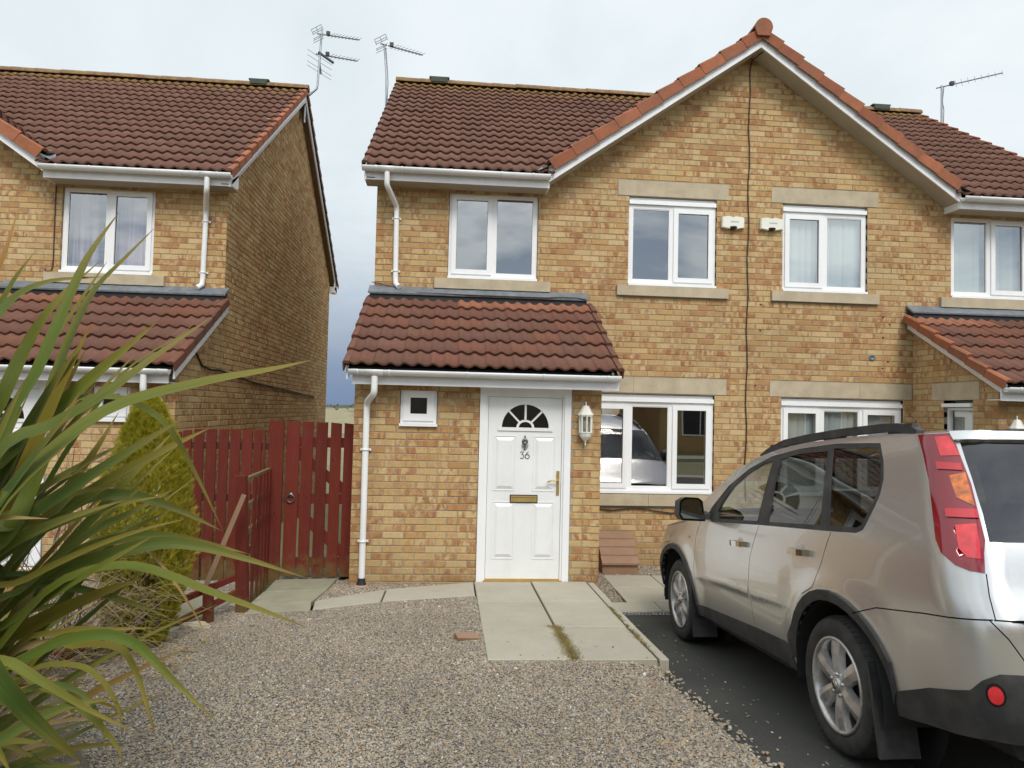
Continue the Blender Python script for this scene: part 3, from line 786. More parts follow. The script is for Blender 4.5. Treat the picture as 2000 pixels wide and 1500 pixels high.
def build_pair(loc, label, near=True, brick_left=True, brick_right=True, front_left=True):
    H = thing('semi_detached_house', label, 'house', loc)
    walls = []; tiles = TileSet(H)
    mx = lambda x, m: W2-x if m else x
    def iv(a, b, m): return (W2-b, W2-a) if m else (a, b)
    op = []; cuts = []
    for m in (0, 1):
        for a, b, c, d in ((.93, 2.10, 3.46, 4.60), (3.31, 4.51, 3.46, 4.66), (2.79, 4.51, .72, 2.025)): op.append((*iv(a, b, m), c, d))
        for a, b, c, d in ((.76, 2.27, 3.32, 3.46), (3.16, 4.67, 3.32, 3.46), (3.16, 4.67, 4.66, 4.875), (2.66, 4.67, 2.035, 2.25), (2.66, 4.66, .555, .72)): cuts.append((*iv(a, b, m), c, d))
        cuts.append((*iv(0, 2.64, m), -.4, 3.1))
    if near:
        # small square vent hole, drill holes left by a removed bracket
        pass
    fw = Wall(H, 'front_wall', (0, YF, 0), (1, 0, 0), (0, -1, 0), W2, -.375, 4.95, op, cuts, zmax=lambda s: 4.72 if (s < 2.2 or s > W2-2.2) else 9)
    gz = lambda s: 6.74-SL*abs(s-W2/2)
    gw = Wall(H, 'gable_wall', (0, YF, 0), (1, 0, 0), (0, -1, 0), W2, 4.95, 6.75, poly=[(W2/2-2.57, 4.95), (W2/2+2.57, 4.95), (W2/2, 6.74)], zmax=gz)
    walls += [fw, gw]
    # side walls with the gable peak
    pk = lambda s: RIDGE_Z-.10-SL*abs(s-(RIDGE_Y-YF))
    D = YB-YF
    for m, want in ((0, brick_left), (1, brick_right)):
        x = mx(0, m); n = (-1, 0, 0) if not m else (1, 0, 0)
        w = Wall(H, 'side_wall', (x, YF, 0), (0, 1, 0), n, D, -.375, RIDGE_Z, zmax=pk, poly=[(0, -.375), (D, -.375), (D, pk(D)), (RIDGE_Y-YF, pk(RIDGE_Y-YF)), (0, pk(0))], shift=.1125)
        if want: walls.append(w)
    MB().poly([(W2, YB, -.375), (0, YB, -.375), (0, YB, 4.9), (W2, YB, 4.9)]).build('back_wall', 'brick', H)
    # porches
    pz = lambda s: 2.10+PSL*(s+.30)
    for m in (0, 1):
        if m == 0 and not front_left: pass
        x0 = mx(0, 0) if not m else W2-2.66
        po = [(*((1.33, 2.33) if not m else (.33, 1.33)), -.09, 2.02), (*((.48, .876) if not m else (1.784, 2.18)), 1.575, 1.985)]
        w = Wall(H, 'porch_wall', (x0, YP, 0), (1, 0, 0), (0, -1, 0), 2.66, -.375, 2.06, po); walls.append(w)
        for inner in (0, 1):
            x = mx(2.66 if inner else 0, m); n = 1 if (inner ^ m) else -1
            ins = inner and m
            zm = lambda s: pz(s)-.04
            L = YF-YP-.004
            o2 = [(.41, .925, 1.40, 2.025)] if ins else []
            if ins:
                w = Wall(H, 'porch_wall', (x, YP, 0), (0, 1, 0), (n, 0, 0), L, -.375, 2.25, o2, [(.30, 1.15, 2.025, 2.245), (.36, .97, 1.32, 1.40)]); walls.append(w)
                w = Wall(H, 'porch_wall', (x, YP, 0), (0, 1, 0), (n, 0, 0), L, 2.25, 3.0, poly=[(.1, 2.25), (L, 2.25), (L, zm(L))], zmax=zm); walls.append(w)
            else:
                w = Wall(H, 'porch_wall', (x, YP, 0), (0, 1, 0), (n, 0, 0), L, -.375, 3.0, zmax=zm, poly=[(.0, -.375), (L, -.375), (L, zm(L)), (0, zm(0))])
                if inner or (brick_left if not m else brick_right): walls.append(w)
        # joinery of the porch
        yy = YP+.035
        front_door(H, x0+po[0][0], x0+po[0][1], -.085, 2.02, YP-.004, number=(near and not m), mir=bool(m))
        window(H, x0+po[1][0], x0+po[1][1], po[1][2], po[1][3], YP+.018, 's', vent=False, glass='obscure_glass', narrow=True)
        if near and m:
            xi = W2-2.66; fr = MB()
            for a, b, c, d in ((.265, .30, 1.43, 1.93), (.74, .775, 1.43, 1.93), (.30, .74, 1.43, 1.47), (.30, .74, 1.90, 1.93)): fr.box(xi+.05, xi+.1, a, b, c, d)
            fr.box(xi-.03, xi+.06, .263, .777, 1.94, 1.985); f = fr.build('side_window', 'white_frame', H)
            MB().poly([(xi+.075, .30, 1.47), (xi+.075, .74, 1.47), (xi+.075, .74, 1.90), (xi+.075, .30, 1.90)]).build('pane', 'window_glass', f)
            MB().box(xi-.003, xi+.08, .15, 1.0, 2.027, 2.243).build('lintel', 'stone', H)
            MB().box(xi+.14, xi+.145, .25, .80, 1.38, 2.02).build('net_curtain', 'blind_fabric', H)
        # stone dressings
        def stone(nm, a, b, c, d, pro, split=None, m=m):
            a, b = iv(a, b, m)
            cut = sorted([a]+([mx(split, m)] if split else [])+[b])
            for i in range(len(cut)-1): MB().box(cut[i]+(.004 if i else 0), cut[i+1], YF-pro, YF+.06, c+.004, d-.004).build(nm, 'stone', H)
        stone('stone_sill', .765, 2.27, 3.32, 3.46, .045); stone('stone_sill', 3.16, 4.67, 3.32, 3.46, .045)
        stone('lintel', 3.16, 4.67, 4.66, 4.875, .003); stone('lintel', 2.67, 4.67, 2.035, 2.25, .003, 3.41); stone('stone_sill', 2.67, 4.65, .56, .715, .045, 3.62)
        # windows
        rv = (lambda s: s[::-1]) if m else (lambda s: s)
        window(H, *iv(.93, 2.10, m), 3.463, 4.60, YF+.035, rv('sf'))
        window(H, *iv(3.31, 4.51, m), 3.463, 4.655, YF+.035, rv('fs'), vent=True)
        window(H, *iv(2.79, 4.51, m), .722, 2.02, YF+.035, 'sfs', vent=True)
        for a, b, c, d in ((.15, 2.6, 2.6, 4.62), (2.7, 4.9, 2.6, 4.75), (2.45, 4.9, -.1, 2.3)):
            a, b = iv(a, b, m); rm = MB(); y0, y1 = YF+.13, YF+3.6
            for q in ([(a,y1,c),(b,y1,c),(b,y1,d),(a,y1,d)], [(a,y0,c),(a,y1,c),(a,y1,d),(a,y0,d)], [(b,y1,c),(b,y0,c),(b,y0,d),(b,y1,d)], [(a,y0,c),(b,y0,c),(b,y1,c),(a,y1,c)], [(a,y1,d),(b,y1,d),(b,y0,d),(a,y0,d)]): rm.poly(q)
            rm.build('room', 'room_wall', H)
        a, b = iv(.1, 2.55, m)
        MB().poly([(a, YP+.9, -.1), (b, YP+.9, -.1), (b, YP+.9, 2.2), (a, YP+.9, 2.2)]).build('hall_wall', 'room_wall', H)

        # eaves: fascia, soffit, gutter
        e0, e1 = iv(-.13, 2.19, m)
        MB().box(e0, e1, 1.10, 1.122, 4.612, 4.76).build('fascia', 'white_board', H)
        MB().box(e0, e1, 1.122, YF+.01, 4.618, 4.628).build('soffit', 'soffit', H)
        xb = mx(2.19, m); MB().box(xb-.012, xb+.012, 1.122, YF, 4.614, 4.80).build('soffit_box_end', 'white_board', H)
        gu = MB(); g0, g1 = iv(-.15, 2.20, m); half_pipe(gu, g0, g1, 1.035, 4.752)
        go = gu.build('gutter', 'white_plastic', H)
        for xx in (.02, .34, .95, 1.58, 1.98):
            c = MB(); xc = mx(xx, m); half_pipe(c, xc-.010, xc+.010, 1.035, 4.754, .061); c.build('gutter_bracket', 'white_plastic', go)
        s = -1 if m else 1
        px = mx(.155, m)
        c = MB(); half_pipe(c, px-.09, px+.09, 1.035, 4.753, .060); c.build('gutter_outlet', 'white_plastic', go)
        downpipe(H, [(px, 1.035, 4.69), (px, 1.035, 4.56), (px+s*.006, 1.05, 4.52), (px+s*.10, YF-.07, 4.36), (px+s*.105, YF-.045, 4.31), (px+s*.115, YF-.045, 3.44), (px+s*.12, YF-.05, 3.36), (px+s*.165, YF-.10, 3.31)], .034, ((px+s*.106, YF-.045, 4.20), (px+s*.113, YF-.045, 3.52)))
        # porch eaves
        f0, f1 = iv(.0, 2.80, m)
        MB().box(f0, f1, -.365, -.343, 2.004, 2.15).build('fascia', 'white_board', H)
        MB().box(f0, f1, -.343, YP, 2.012, 2.022).build('soffit', 'white_board', H)
        gu = MB(); g0, g1 = iv(-.03, 2.80, m); half_pipe(gu, g0, g1, -.425, 2.152)
        go = gu.build('gutter', 'white_plastic', H)
        for xx in (.06, .38, 1.18, 1.98, 2.66):
            c = MB(); xc = mx(xx, m); half_pipe(c, xc-.010, xc+.010, -.425, 2.154, .061); c.build('gutter_bracket', 'white_plastic', go)
        px = mx(.232, m)
        c = MB(); half_pipe(c, px-.09, px+.09, -.425, 2.153, .060); c.build('gutter_outlet', 'white_plastic', go)
        dp = downpipe(H, [(px, -.425, 2.09), (px, -.425, 1.93), (px-s*.01, -.40, 1.90), (px-s*.085, YP-.075, 1.83), (px-s*.095, YP-.045, 1.79), (px-s*.095, YP-.045, -.02)], .034, ((px-s*.095, YP-.045, 1.32), (px-s*.095, YP-.045, .36)))
        q = MB(); q.lathe([(.036, .0), (.038, -.02), (.05, -.06), (.056, -.075)], (px-s*.095, YP-.05, -.02), 'z', 14); q.build('pipe_adaptor', 'black_rubber', dp)
        q = MB(); q.lathe([(.052, -.068), (.074, -.07), (.074, -.095), (.062, -.10), (.060, -.24)], (px-s*.095, YP-.05, -.02), 'z', 16); q.build('clay_socket', 'clay_pipe', dp)
        # porch barge boards
        for xx in (-.055, 2.735):
            xc = mx(xx, m); z0 = lambda y: 2.19+PSL*(y+.42)
            MB().prism([(xc-.011, -.36, z0(-.36)-.17), (xc-.011, YF-.02, z0(YF-.02)-.17), (xc-.011, YF-.02, z0(YF-.02)-.03), (xc-.011, -.36, z0(-.36)-.03)], (.022, 0, 0)).build('bargeboard', 'white_board', H)
        # lead flashing above the porch
        f0, f1 = iv(-.06, 2.76, m)
        MB().prism([(f0, YF+.002, 3.335), (f0, YF+.002, 3.30), (f0, 1.24, 3.205), (f0, 1.235, 3.225)], (f1-f0, 0, 0)).build('lead_flashing', 'lead', H)
        MB().prism([(f0+.02, YF, 3.28), (f0+.02, YF, 3.05), (f0+.02, 1.262, 3.09), (f0+.02, 1.262, 3.202)], (f1-f0-.04, 0, 0)).build('flashing_gap_shade', 'black_rubber', H)  # solid black strip stands in for the shaded gap beneath the lead

        # porch roof
        ey, ez = (0, math.cos(PPA), math.sin(PPA)), (0, -math.sin(PPA), math.cos(PPA))
        r0, r1 = iv(-.08, 2.82, m)
        deck = MB(); d0 = -.045
        q = [(r0+.03, -.34, 2.19+PSL*.08-.05), (r1-.03, -.34, 2.19+PSL*.08-.05), (r1-.03, YF, 2.19+PSL*1.82-.05), (r0+.03, YF, 2.19+PSL*1.82-.05)]
        deck.prism(q, (0, 0, -.02)); pr = deck.build('porch_roof', 'black_rubber', H)
        for k in range(6):
            t = k*.338; o = Vector((r0, -.44, 2.185))+Vector(ey)*t
            for i in range(10):
                mat = 'porch_tile'
                if k == 5 and ((i > 3) ^ bool(m)) : mat = 'fresh_tile'
                elif (k == 0 and i in (1, 2)) or RNG.random() < .04: mat = 'porch_tile'
                tiles.add(pr, TILE_P, mat, o+Vector((.29*i, 0, 0)), (1, 0, 0), ey, ez)
            for side, xx in ((-1, r0), (1, r1)):
                tiles.add(pr, VERGE[side], 'verge_clay' if (m and side < 0) else 'porch_tile', o+Vector((xx-r0+side*.012, -.012, 0))+Vector(ez)*.010, (1, 0, 0), ey, ez, 'verge_tile')

    # main roof
    ey, ez = (0, math.cos(PA), math.sin(PA)), (0, -math.sin(PA), math.cos(PA))
    eyb, ezb = (0, -math.cos(PA), math.sin(PA)), (0, math.sin(PA), math.cos(PA))
    deck = MB(); x0, x1 = -.10, W2+.10; yb2 = 2*RIDGE_Y-1.12
    zt = lambda y: EAVE_Z+SL*(y-EAVE_Y)-.05
    for xa, xb, ya in ((x0, 2.15, 1.12), (2.15, W2-2.15, 1.46), (W2-2.15, x1, 1.12)):
        deck.add([(xa, ya, zt(ya)), (xb, ya, zt(ya)), (xb, RIDGE_Y, zt(RIDGE_Y)), (xa, RIDGE_Y, zt(RIDGE_Y))], [(0, 1, 2, 3)])
    deck.add([(x0, RIDGE_Y, zt(RIDGE_Y)), (x1, RIDGE_Y, zt(RIDGE_Y)), (x1, yb2, zt(1.12)), (x0, yb2, zt(1.12))], [(0, 1, 2, 3)])
    roof = deck.build('roof', 'black_rubber', H)
    n = 34; tw = (W2+.30)/n
    gzf = lambda x: GAB_Z-SL*abs(x-W2/2)
    for k in range(16):
        o = Vector((-.15, EAVE_Y, EAVE_Z))+Vector(ey)*(k*.331)
        for i in range(n):
            c = o+Vector((tw*(i+.5), 0, 0))+Vector(ey)*.17
            if gzf(c.x) > c.z+.16: continue
            tiles.add(roof, TILE_M, 'roof_tile', o+Vector((tw*i, 0, 0)), (1, 0, 0), ey, ez)
        for side, xx in ((-1, -.15), (1, W2+.15)):
            tiles.add(roof, VERGE[side], 'verge_clay' if side > 0 else 'roof_tile', (xx+side*.012, o.y-.012, o.z+.010), (1, 0, 0), ey, ez, 'verge_tile')
        ob = Vector((W2+.15, 2*RIDGE_Y-EAVE_Y, EAVE_Z))+Vector(eyb)*(k*.331)
        for i in (0, 1): tiles.add(roof, TILE_M, 'roof_tile', ob+Vector((-tw*i, 0, 0)), (-1, 0, 0), eyb, ezb)
        for side, xx in ((-1, W2+.162), (1, -.162)):
            tiles.add(roof, VERGE[side], 'roof_tile', (xx, ob.y+.012, ob.z+.010), (-1, 0, 0), eyb, ezb, 'verge_tile')
    mbk = MB(); mbk.add([(-.1, RIDGE_Y, zt(RIDGE_Y)+.06), (W2-.5, RIDGE_Y, zt(RIDGE_Y)+.06), (W2-.5, yb2, zt(1.12)+.06), (-.1, yb2, zt(1.12)+.06)], [(0, 1, 2, 3)]); mbk.build('back_slope', 'roof_tile', roof)
    # gable roof
    gd = MB(); gz2 = lambda x: gzf(x)-.06; yg = 4.25
    gd.add([(W2/2-2.9, 1.12, gz2(W2/2-2.9)), (W2/2, 1.12, gz2(W2/2)), (W2/2+2.9, 1.12, gz2(W2/2+2.9)), (W2/2-2.9, yg, gz2(W2/2-2.9)), (W2/2, yg, gz2(W2/2)), (W2/2+2.9, yg, gz2(W2/2+2.9))], [(0, 1, 4, 3), (1, 2, 5, 4)])
    groof = gd.build('gable_roof', 'black_rubber', H)
    ca, sa = math.cos(PA), math.sin(PA)
    for k in range(10):
        t = 3.40-(k+1)*.336+.30                      # distance down from the ridge to the lower edge
        dist = (10-k)*.338
        for side in (-1, 1):
            lx = W2/2+side*dist*ca; lz = GAB_Z-dist*sa
            if side < 0: ex, eyg, ezg = (0, -1, 0), (ca, 0, sa), (-sa, 0, ca)
            else: ex, eyg, ezg = (0, 1, 0), (-ca, 0, sa), (sa, 0, ca)
            for i in range(10):
                yc = 1.06+.30*i
                if EAVE_Z+SL*(yc+.15-EAVE_Y) > lz+.3: continue
                oy = yc+.30 if side < 0 else yc
                tiles.add(groof, TILE_M, 'roof_tile', (lx, oy, lz), ex, eyg, ezg)
            tiles.add(groof, VERGE_G[1 if side < 0 else -1], 'verge_clay', (lx, 1.045, lz+.006), ex, eyg, ezg, 'gable_verge_tile')
    for side in (-1, 1):
        bb = MB(); a = W2/2; lo = 2.79
        zb = lambda d: 6.625-SL*d
        pts = [(a, 1.095, zb(0)), (a+side*lo, 1.095, zb(lo)), (a+side*lo, 1.095, zb(lo)+.205), (a, 1.095, zb(0)+.205)]
        bb.prism(pts if side > 0 else pts[::-1], (0, .022, 0)); bb.build('bargeboard', 'white_board', H)
        sf = MB(); pts = [(a, 1.118, zb(0)+.006), (a+side*lo, 1.118, zb(lo)+.006), (a+side*lo, YF, zb(lo)+.006), (a, YF, zb(0)+.006)]
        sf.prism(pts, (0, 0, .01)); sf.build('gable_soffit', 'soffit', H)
    # side gable boards and soffits
    for m in (0, 1):
        xo = mx(-.125, m); xw = mx(0, m)
        for sgn in (-1, 1):
            yv = lambda y: y if sgn < 0 else 2*RIDGE_Y-y
            zz = lambda y: EAVE_Z+SL*(y-EAVE_Y)-.035
            pts = [(xo, yv(1.08), zz(1.08)-.155), (xo, yv(RIDGE_Y), zz(RIDGE_Y)-.185), (xo, yv(RIDGE_Y), zz(RIDGE_Y)-.01), (xo, yv(1.08), zz(1.08)-.01)]
            MB().prism(pts, (.022 if not m else -.022, 0, 0)).build('bargeboard', 'white_board', H)
            q = [(xo, yv(1.10), zz(1.10)-.14), (xw, yv(1.10), zz(1.10)-.14), (xw, yv(RIDGE_Y), zz(RIDGE_Y)-.16), (xo, yv(RIDGE_Y), zz(RIDGE_Y)-.16)]
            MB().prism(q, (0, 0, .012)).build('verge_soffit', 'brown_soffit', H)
            # the little box that closes the eaves
            e = [(xo, yv(1.082), 4.60), (xo, yv(YF+.02), 4.66), (xo, yv(YF+.02), zz(YF)-.12), (xo, yv(1.082), zz(1.10)-.10)]
            MB().prism(e, (.02 if not m else -.02, 0, 0)).build('eaves_box', 'white_board', H)
        MB().box(min(xo, xw), max(xo, xw), YB-.01, 2*RIDGE_Y-1.10, 4.58, 4.72).build('eaves_box', 'white_board', H)
    # ridge tiles
    x = -.155
    prof = [(.118*math.cos(t), .118*math.sin(t)) for t in [math.pi*i/10 for i in range(11)]]
    rt = MB(); L = .455
    vs = [(0, c, s*.9-.012) for c, s in prof]+[(L, c*.93, s*.86-.012) for c, s in prof]
    rt.add(vs, [(i+1, i, 11+i, 11+i+1) for i in range(10)], True); rt.add(vs[:11], [tuple(range(11))]); rt.add(vs[11:], [tuple(range(11))[::-1]])
    rme = rt.mesh('ridge_tile', 'ridge_tile')
    nr = round((W2+.31)/.446)
    for i in range(nr):
        o = link('ridge_tile', rme, roof); o.location = (x+.446*i, RIDGE_Y, RIDGE_Z+.022+RNG.uniform(-.004, .004))
        o.rotation_euler = (0, RNG.uniform(-.008, .008), 0)
    rme2 = rt.mesh('ridge_tile', 'verge_clay')
    for i in range(7):
        o = link('gable_ridge_tile', rme2, groof); o.location = (W2/2, 1.03+.446*i, GAB_Z+.012); o.rotation_euler = (0, 0, R(90))
    cap = MB(); pts = [(W2/2+.118*math.cos(t), 1.012, GAB_Z+.0+.118*math.sin(t)) for t in [R(-28+i*236/14) for i in range(15)]]+[(W2/2-.085, 1.012, GAB_Z-.115), (W2/2+.085, 1.012, GAB_Z-.115)]
    cap.prism(pts[::-1], (0, .03, 0)); cap.build('ridge_end_cap', 'verge_clay', groof)
    for xv in (.46, W2-.86 if near else W2-.92):
        v = MB(); v.box(xv, xv+.37, RIDGE_Y-.11, RIDGE_Y+.11, RIDGE_Z+.105, RIDGE_Z+.130); v.box(xv+.03, xv+.34, RIDGE_Y-.13, RIDGE_Y+.13, RIDGE_Z+.03, RIDGE_Z+.11)
        v.build('ridge_vent', 'vent_green', roof)
    # lead valleys where the gable meets the eaves
    for m in (0, 1):
        xa, xb = mx(2.02, m), mx(2.22, m)
        MB().add([(xa, 1.03, 4.80), (xb, 1.03, 4.885), (mx(2.42, m), 1.45, 5.09), (mx(2.22, m), 1.45, 5.07)], [(0, 1, 2, 3)]).build('valley_lead', 'lead', H)
    return H, walls, tiles

TILE_M = tile_shape((W2+.30)/34, .362)
TILE_P = tile_shape(.29, .368)
VERGE = {s: verge_shape(.35, s) for s in (-1, 1)}
VERGE_G = {s: verge_shape(.365, s, drop=.155, wid=.11) for s in (-1, 1)}

house, walls, tiles = build_pair((0, 0, 0), 'buff brick semi-detached pair with central gable and white front door numbered 36', True, True, False)
spread_bricks(walls, house); tiles.spread()
def cable(parent, pts, r=.006): return MB().tube(pts, r, 6).build('cable', 'black_cable', parent)
cx = W2/2
cable(house, [(cx+.10, 1.09, 6.70), (cx+.06, 1.13, 6.60), (cx-.01, 1.36, 6.58), (cx-.025, YF-.016, 6.48)]+[(cx-.03+.012*math.sin(i*1.7), YF-.014, 6.4-i*.25) for i in range(24)], .0075)
cable(house, [(2.68, YF-.03, .535), (3.0, YF-.02, .515), (3.15, YF-.02, .50), (3.4, YF-.02, .53), (3.55, YF-.025, .535), (3.7, YF-.02, .50), (3.95, YF-.02, .47), (4.3, YF-.02, .53)], .009)
cable(house, [(-.03, YF-.02, 3.37), (.02, YF-.02, 3.365), (.3, YF-.03, 3.30), (.6, 1.25, 3.235), (1.3, 1.225, 3.225), (2.2, 1.225, 3.225), (2.4, 1.24, 3.24), (2.6, 1.235, 3.24), (2.72, 1.23, 3.22), (2.735, 1.24, 3.10)], .006)
# a drilled hole with a grey ring and a few plugged fixings beside it
q = MB(); q.lathe([(0, -.004), (.018, -.004), (.020, -.012), (.045, -.012), (.05, 0)], (6.70, YF+.002, 2.60), 'y', 14); q.build('wall_grommet', 'lead', house)
for px, pz in ((5.13, 3.27), (5.13, 2.92), (6.86, 3.16), (6.95, 3.06), (6.86, 2.88), (6.93, 2.55), (6.85, 2.46), (5.07, 2.18)):
    MB().box(px-.012, px+.012, YF-.004, YF+.002, pz-.009, pz+.009).build('wall_plug', 'black_rubber', house)

NB = Vector((-2.012-W2, .475, -.032))
nhouse, nwalls, ntiles = build_pair(NB, 'buff brick neighbouring pair whose tall side wall faces the red timber gate', False, False, True)
spread_bricks(nwalls, nhouse); ntiles.spread()
cable(nhouse, [(W2+.012, -.05+.42, 2.42), (W2+.012, .62, 2.26), (W2+.012, .95, 2.23), (W2+.012, 1.3, 2.24), (W2+.012, 3.0, 2.14), (W2+.012, 5.0, 2.09), (W2+.012, 7.9, 2.0)], .011)
cable(nhouse, [(7.76, YF-.012, 4.6), (7.765, YF-.012, 4.0), (7.77, YF-.012, 3.55), (7.75, YF-.02, 3.47), (7.69, YF-.03, 3.46), (7.68, YF-.03, 3.50)], .007)

# blinds and curtains hang in the rooms
def blind(label, x0, x1, z0, z1, y, step=.089, loc=(0, 0, 0), gap=None):
    t = thing('vertical_blind', label, 'blind', loc, group='vertical blinds behind the windows')
    me = MB().add([(-.046, .02, z0), (.046, -.012, z0), (.046, -.012, z1), (-.046, .02, z1), (0, .0, z0), (0, 0, z1)], [(0, 4, 5, 3), (4, 1, 2, 5)], True).mesh('blind_slat', 'blind_fabric')
    x = x0+.04
    while x < x1:
        o = link('blind_slat', me, t); o.location = (x, y, 0); o.rotation_euler = (0, 0, RNG.uniform(-.25, .25)); x += step
    MB().box(x0, x1, y-.02, y+.02, z1, z1+.03).build('head_rail', 'white_plastic', t)
blind('pale vertical blind in the upper gable window beside the right alarm box', W2-4.50, W2-3.32, 3.52, 4.56, YF+.125)
blind('pale vertical blind in the first floor window above the right porch', W2-2.09, W2-.94, 3.52, 4.54, YF+.125, .1)
blind('pale vertical blind in the ground floor window behind the car roof', W2-4.50, W2-2.80, .80, 1.94, YF+.125)
def curtain(label, x0, x1, z0, z1, y, loc):
    n = 40; vs = []
    for j in (0, 1):
        for i in range(n+1):
            x = x0+(x1-x0)*i/n*(1 if j == 0 else 1); vs.append((x+.03*j*math.sin(i), y+.03*math.sin(i*1.3), (z1, z0)[j]))
    o = MB().add(vs, [(i, i+1, n+2+i, n+1+i) for i in range(n)], True).build('curtain', 'curtain'); o.location = loc
    return tag(o, label, 'curtain')
curtain('dusky pink curtain in the upstairs window of the neighbouring house', W2-2.05, W2-1.75, 3.5, 4.58, YF+.22, NB)
curtain('narrow pink curtain at the downpipe side of the neighbouring upstairs window', W2-1.5, W2-1.0, 3.5, 4.58, YF+.22, NB)
# ------------------------------------------------------------------ the ground
def lerp(x, pts): return float(np.interp(x, [p[0] for p in pts], [p[1] for p in pts]))
def drive_z(x, y): return lerp(y, [(-8.5, .06), (-5.5, .055), (-4.17, .0), (-1.56, -.232), (-.75, -.258), (3, -.258)])
def bed_z(x, y):
    z = lerp(y, [(-8.5, .06), (-4.5, .05), (-2.9, .03), (-1.4, -.035), (-.15, -.085), (.5, -.12), (1.4, -.20)])
    k = min(max((.4-x)/1.0, 0), 1)*min(max((y+3.2)/1.6, 0), 1); z -= .045*k
    if y < -2.7:
        t = min(max((x-2.15)/.55, 0), 1)*min(max((-2.7-y)/.3, 0), 1); t = t*t*(3-2*t)
        z = z*(1-t)+(drive_z(x, y)+.006)*t
    return z+.008*noise.noise((x*2.2, y*2.2, 0))
def inside(poly, x, y):
    r = False; n = len(poly)
    for i in range(n):
        (x1, y1), (x2, y2) = poly[i], poly[(i+1) % n]
        if (y1 > y) != (y2 > y) and x < (x2-x1)*(y-y1)/(y2-y1)+x1: r = not r
    return r
def sheet(name, poly, zf, mat, step=.12, holes=(), kind='structure', parent=None):
    pts = [Vector(p) for p in poly]; edges = [(i, (i+1) % len(poly)) for i in range(len(poly))]
    for h in holes:
        n0 = len(pts); pts += [Vector(p) for p in h]; edges += [(n0+i, n0+(i+1) % len(h)) for i in range(len(h))]
    xs = [p[0] for p in poly]; ys = [p[1] for p in poly]
    for i in range(int((max(xs)-min(xs))/step)+1):
        for j in range(int((max(ys)-min(ys))/step)+1):
            x, y = min(xs)+(i+.5)*step, min(ys)+(j+.5)*step
            if inside(poly, x, y) and not any(inside(h, x, y) for h in holes): pts.append(Vector((x, y)))
    v, e, f, _, _, _ = delaunay_2d_cdt(pts, edges, [], 0, 1e-5)
    mb = MB(); mb.v = [(p.x, p.y, zf(p.x, p.y)) for p in v]
    for t in f:
        cxx, cyy = sum(v[i].x for i in t)/3, sum(v[i].y for i in t)/3
        if inside(poly, cxx, cyy) and not any(inside(h, cxx, cyy) for h in holes): mb.f.append(tuple(t)); mb.sm.append(True); mb.mi.append(0)
    return mb.build(name, mat, parent, kind)

gy = [(-400, .0), (-30, .0), (-9, .02), (-5.6, -.06), (-4.2, -.14), (-1.5, -.36), (3, -.38), (12, -.42), (30, -.7), (45, -1.2), (400, -1.2)]
gm = MB(); xs = [-400, -40, -15, -6, 0, 6, 15, 40, 400]
for y, z in gy:
    for x in xs: gm.v.append((x, y, z))
for j in range(len(gy)-1):
    for i in range(len(xs)-1): gm.f.append((j*9+i, j*9+i+1, j*9+10+i, j*9+9+i)); gm.sm.append(True); gm.mi.append(0)
gm.build('ground', 'far_grass', None, 'structure')

# dunes out behind the houses
def dune_z(x, y): return -1.0+2.95*math.exp(-((y-62)/13)**2)*(1+.05*noise.noise((x*.06, y*.06, 3)))+.25*noise.noise((x*.11, y*.11, 1))*math.exp(-((y-62)/16)**2)+.10*noise.noise((x*.6, y*.6, 5))
dm = MB(); nx, ny = 200, 44
for j in range(ny+1):
    for i in range(nx+1):
        x, y = -120+300*i/nx, 32+70*j/ny; dm.v.append((x, y, dune_z(x, y)))
for j in range(ny):
    for i in range(nx): dm.f.append((j*(nx+1)+i, j*(nx+1)+i+1, (j+1)*(nx+1)+i+1, (j+1)*(nx+1)+i)); dm.sm.append(True); dm.mi.append(0)
dm.build('dune_hill', 'dune_grass', None, 'structure')
tuft = MB()
for i in range(700):
    x, y = RNG.uniform(-40, 20), RNG.normal(63, 4)
    z = dune_z(x, y); h = RNG.uniform(.08, .22)
    for k in range(3):
        a = RNG.uniform(0, 6.28); dx, dy = .10*math.cos(a), .10*math.sin(a)
        tuft.add([(x-dx, y-dy, z-.05), (x+dx, y+dy, z-.05), (x+RNG.normal(0, .16), y+RNG.normal(0, .16), z+h)], [(0, 1, 2)])
tuft.build('dune_grass', 'dune_tuft', None, 'stuff')

# gravel garden, its far bits beside the walls and the neighbour's side
BED = [(-6.5, -7.6), (3.1, -7.6), (2.95, -6.0), (2.72, -4.9), (2.64, -4.3), (2.60, -3.85), (2.57, -3.35), (2.55, -3.0), (2.53, -2.86), (1.32, -2.86), (1.318, -.80), (.42, -1.06), (-.15, -1.28), (-.68, -1.33), (-.80, -1.24), (-.95, .12), (-2.1, .25), (-2.1, 1.8), (-6.5, 1.8)]
bed = sheet('gravel_bed', BED, bed_z, 'gravel_bed', .14)
STRIP = [(-.21, -.93), (.42, -.50), (1.315, -.13), (1.315, .0), (0, 0), (0, .2), (-.20, .2)]
strip = sheet('gravel_strip', STRIP, lambda x, y: bed_z(x, y)-.012, 'gravel_bed', .12)
WALLG = [(2.63, -.28), (2.92, -.28), (2.96, .97), (7.25, .97), (7.25, 1.41), (2.63, 1.41)]
wallg = sheet('gravel_margin', WALLG, lambda x, y: -.262+.035*min(max((y-.6)/.8, 0), 1), 'gravel_bed', .12)
DRIVE = [(2.615, -.72), (11.5, -.72), (11.5, -8.4), (1.6, -8.4), (2.1, -6.0), (2.25, -3.0), (2.5, -2.8), (2.615, -2.8)]
sheet('driveway', DRIVE, drive_z, 'tarmac', .3)

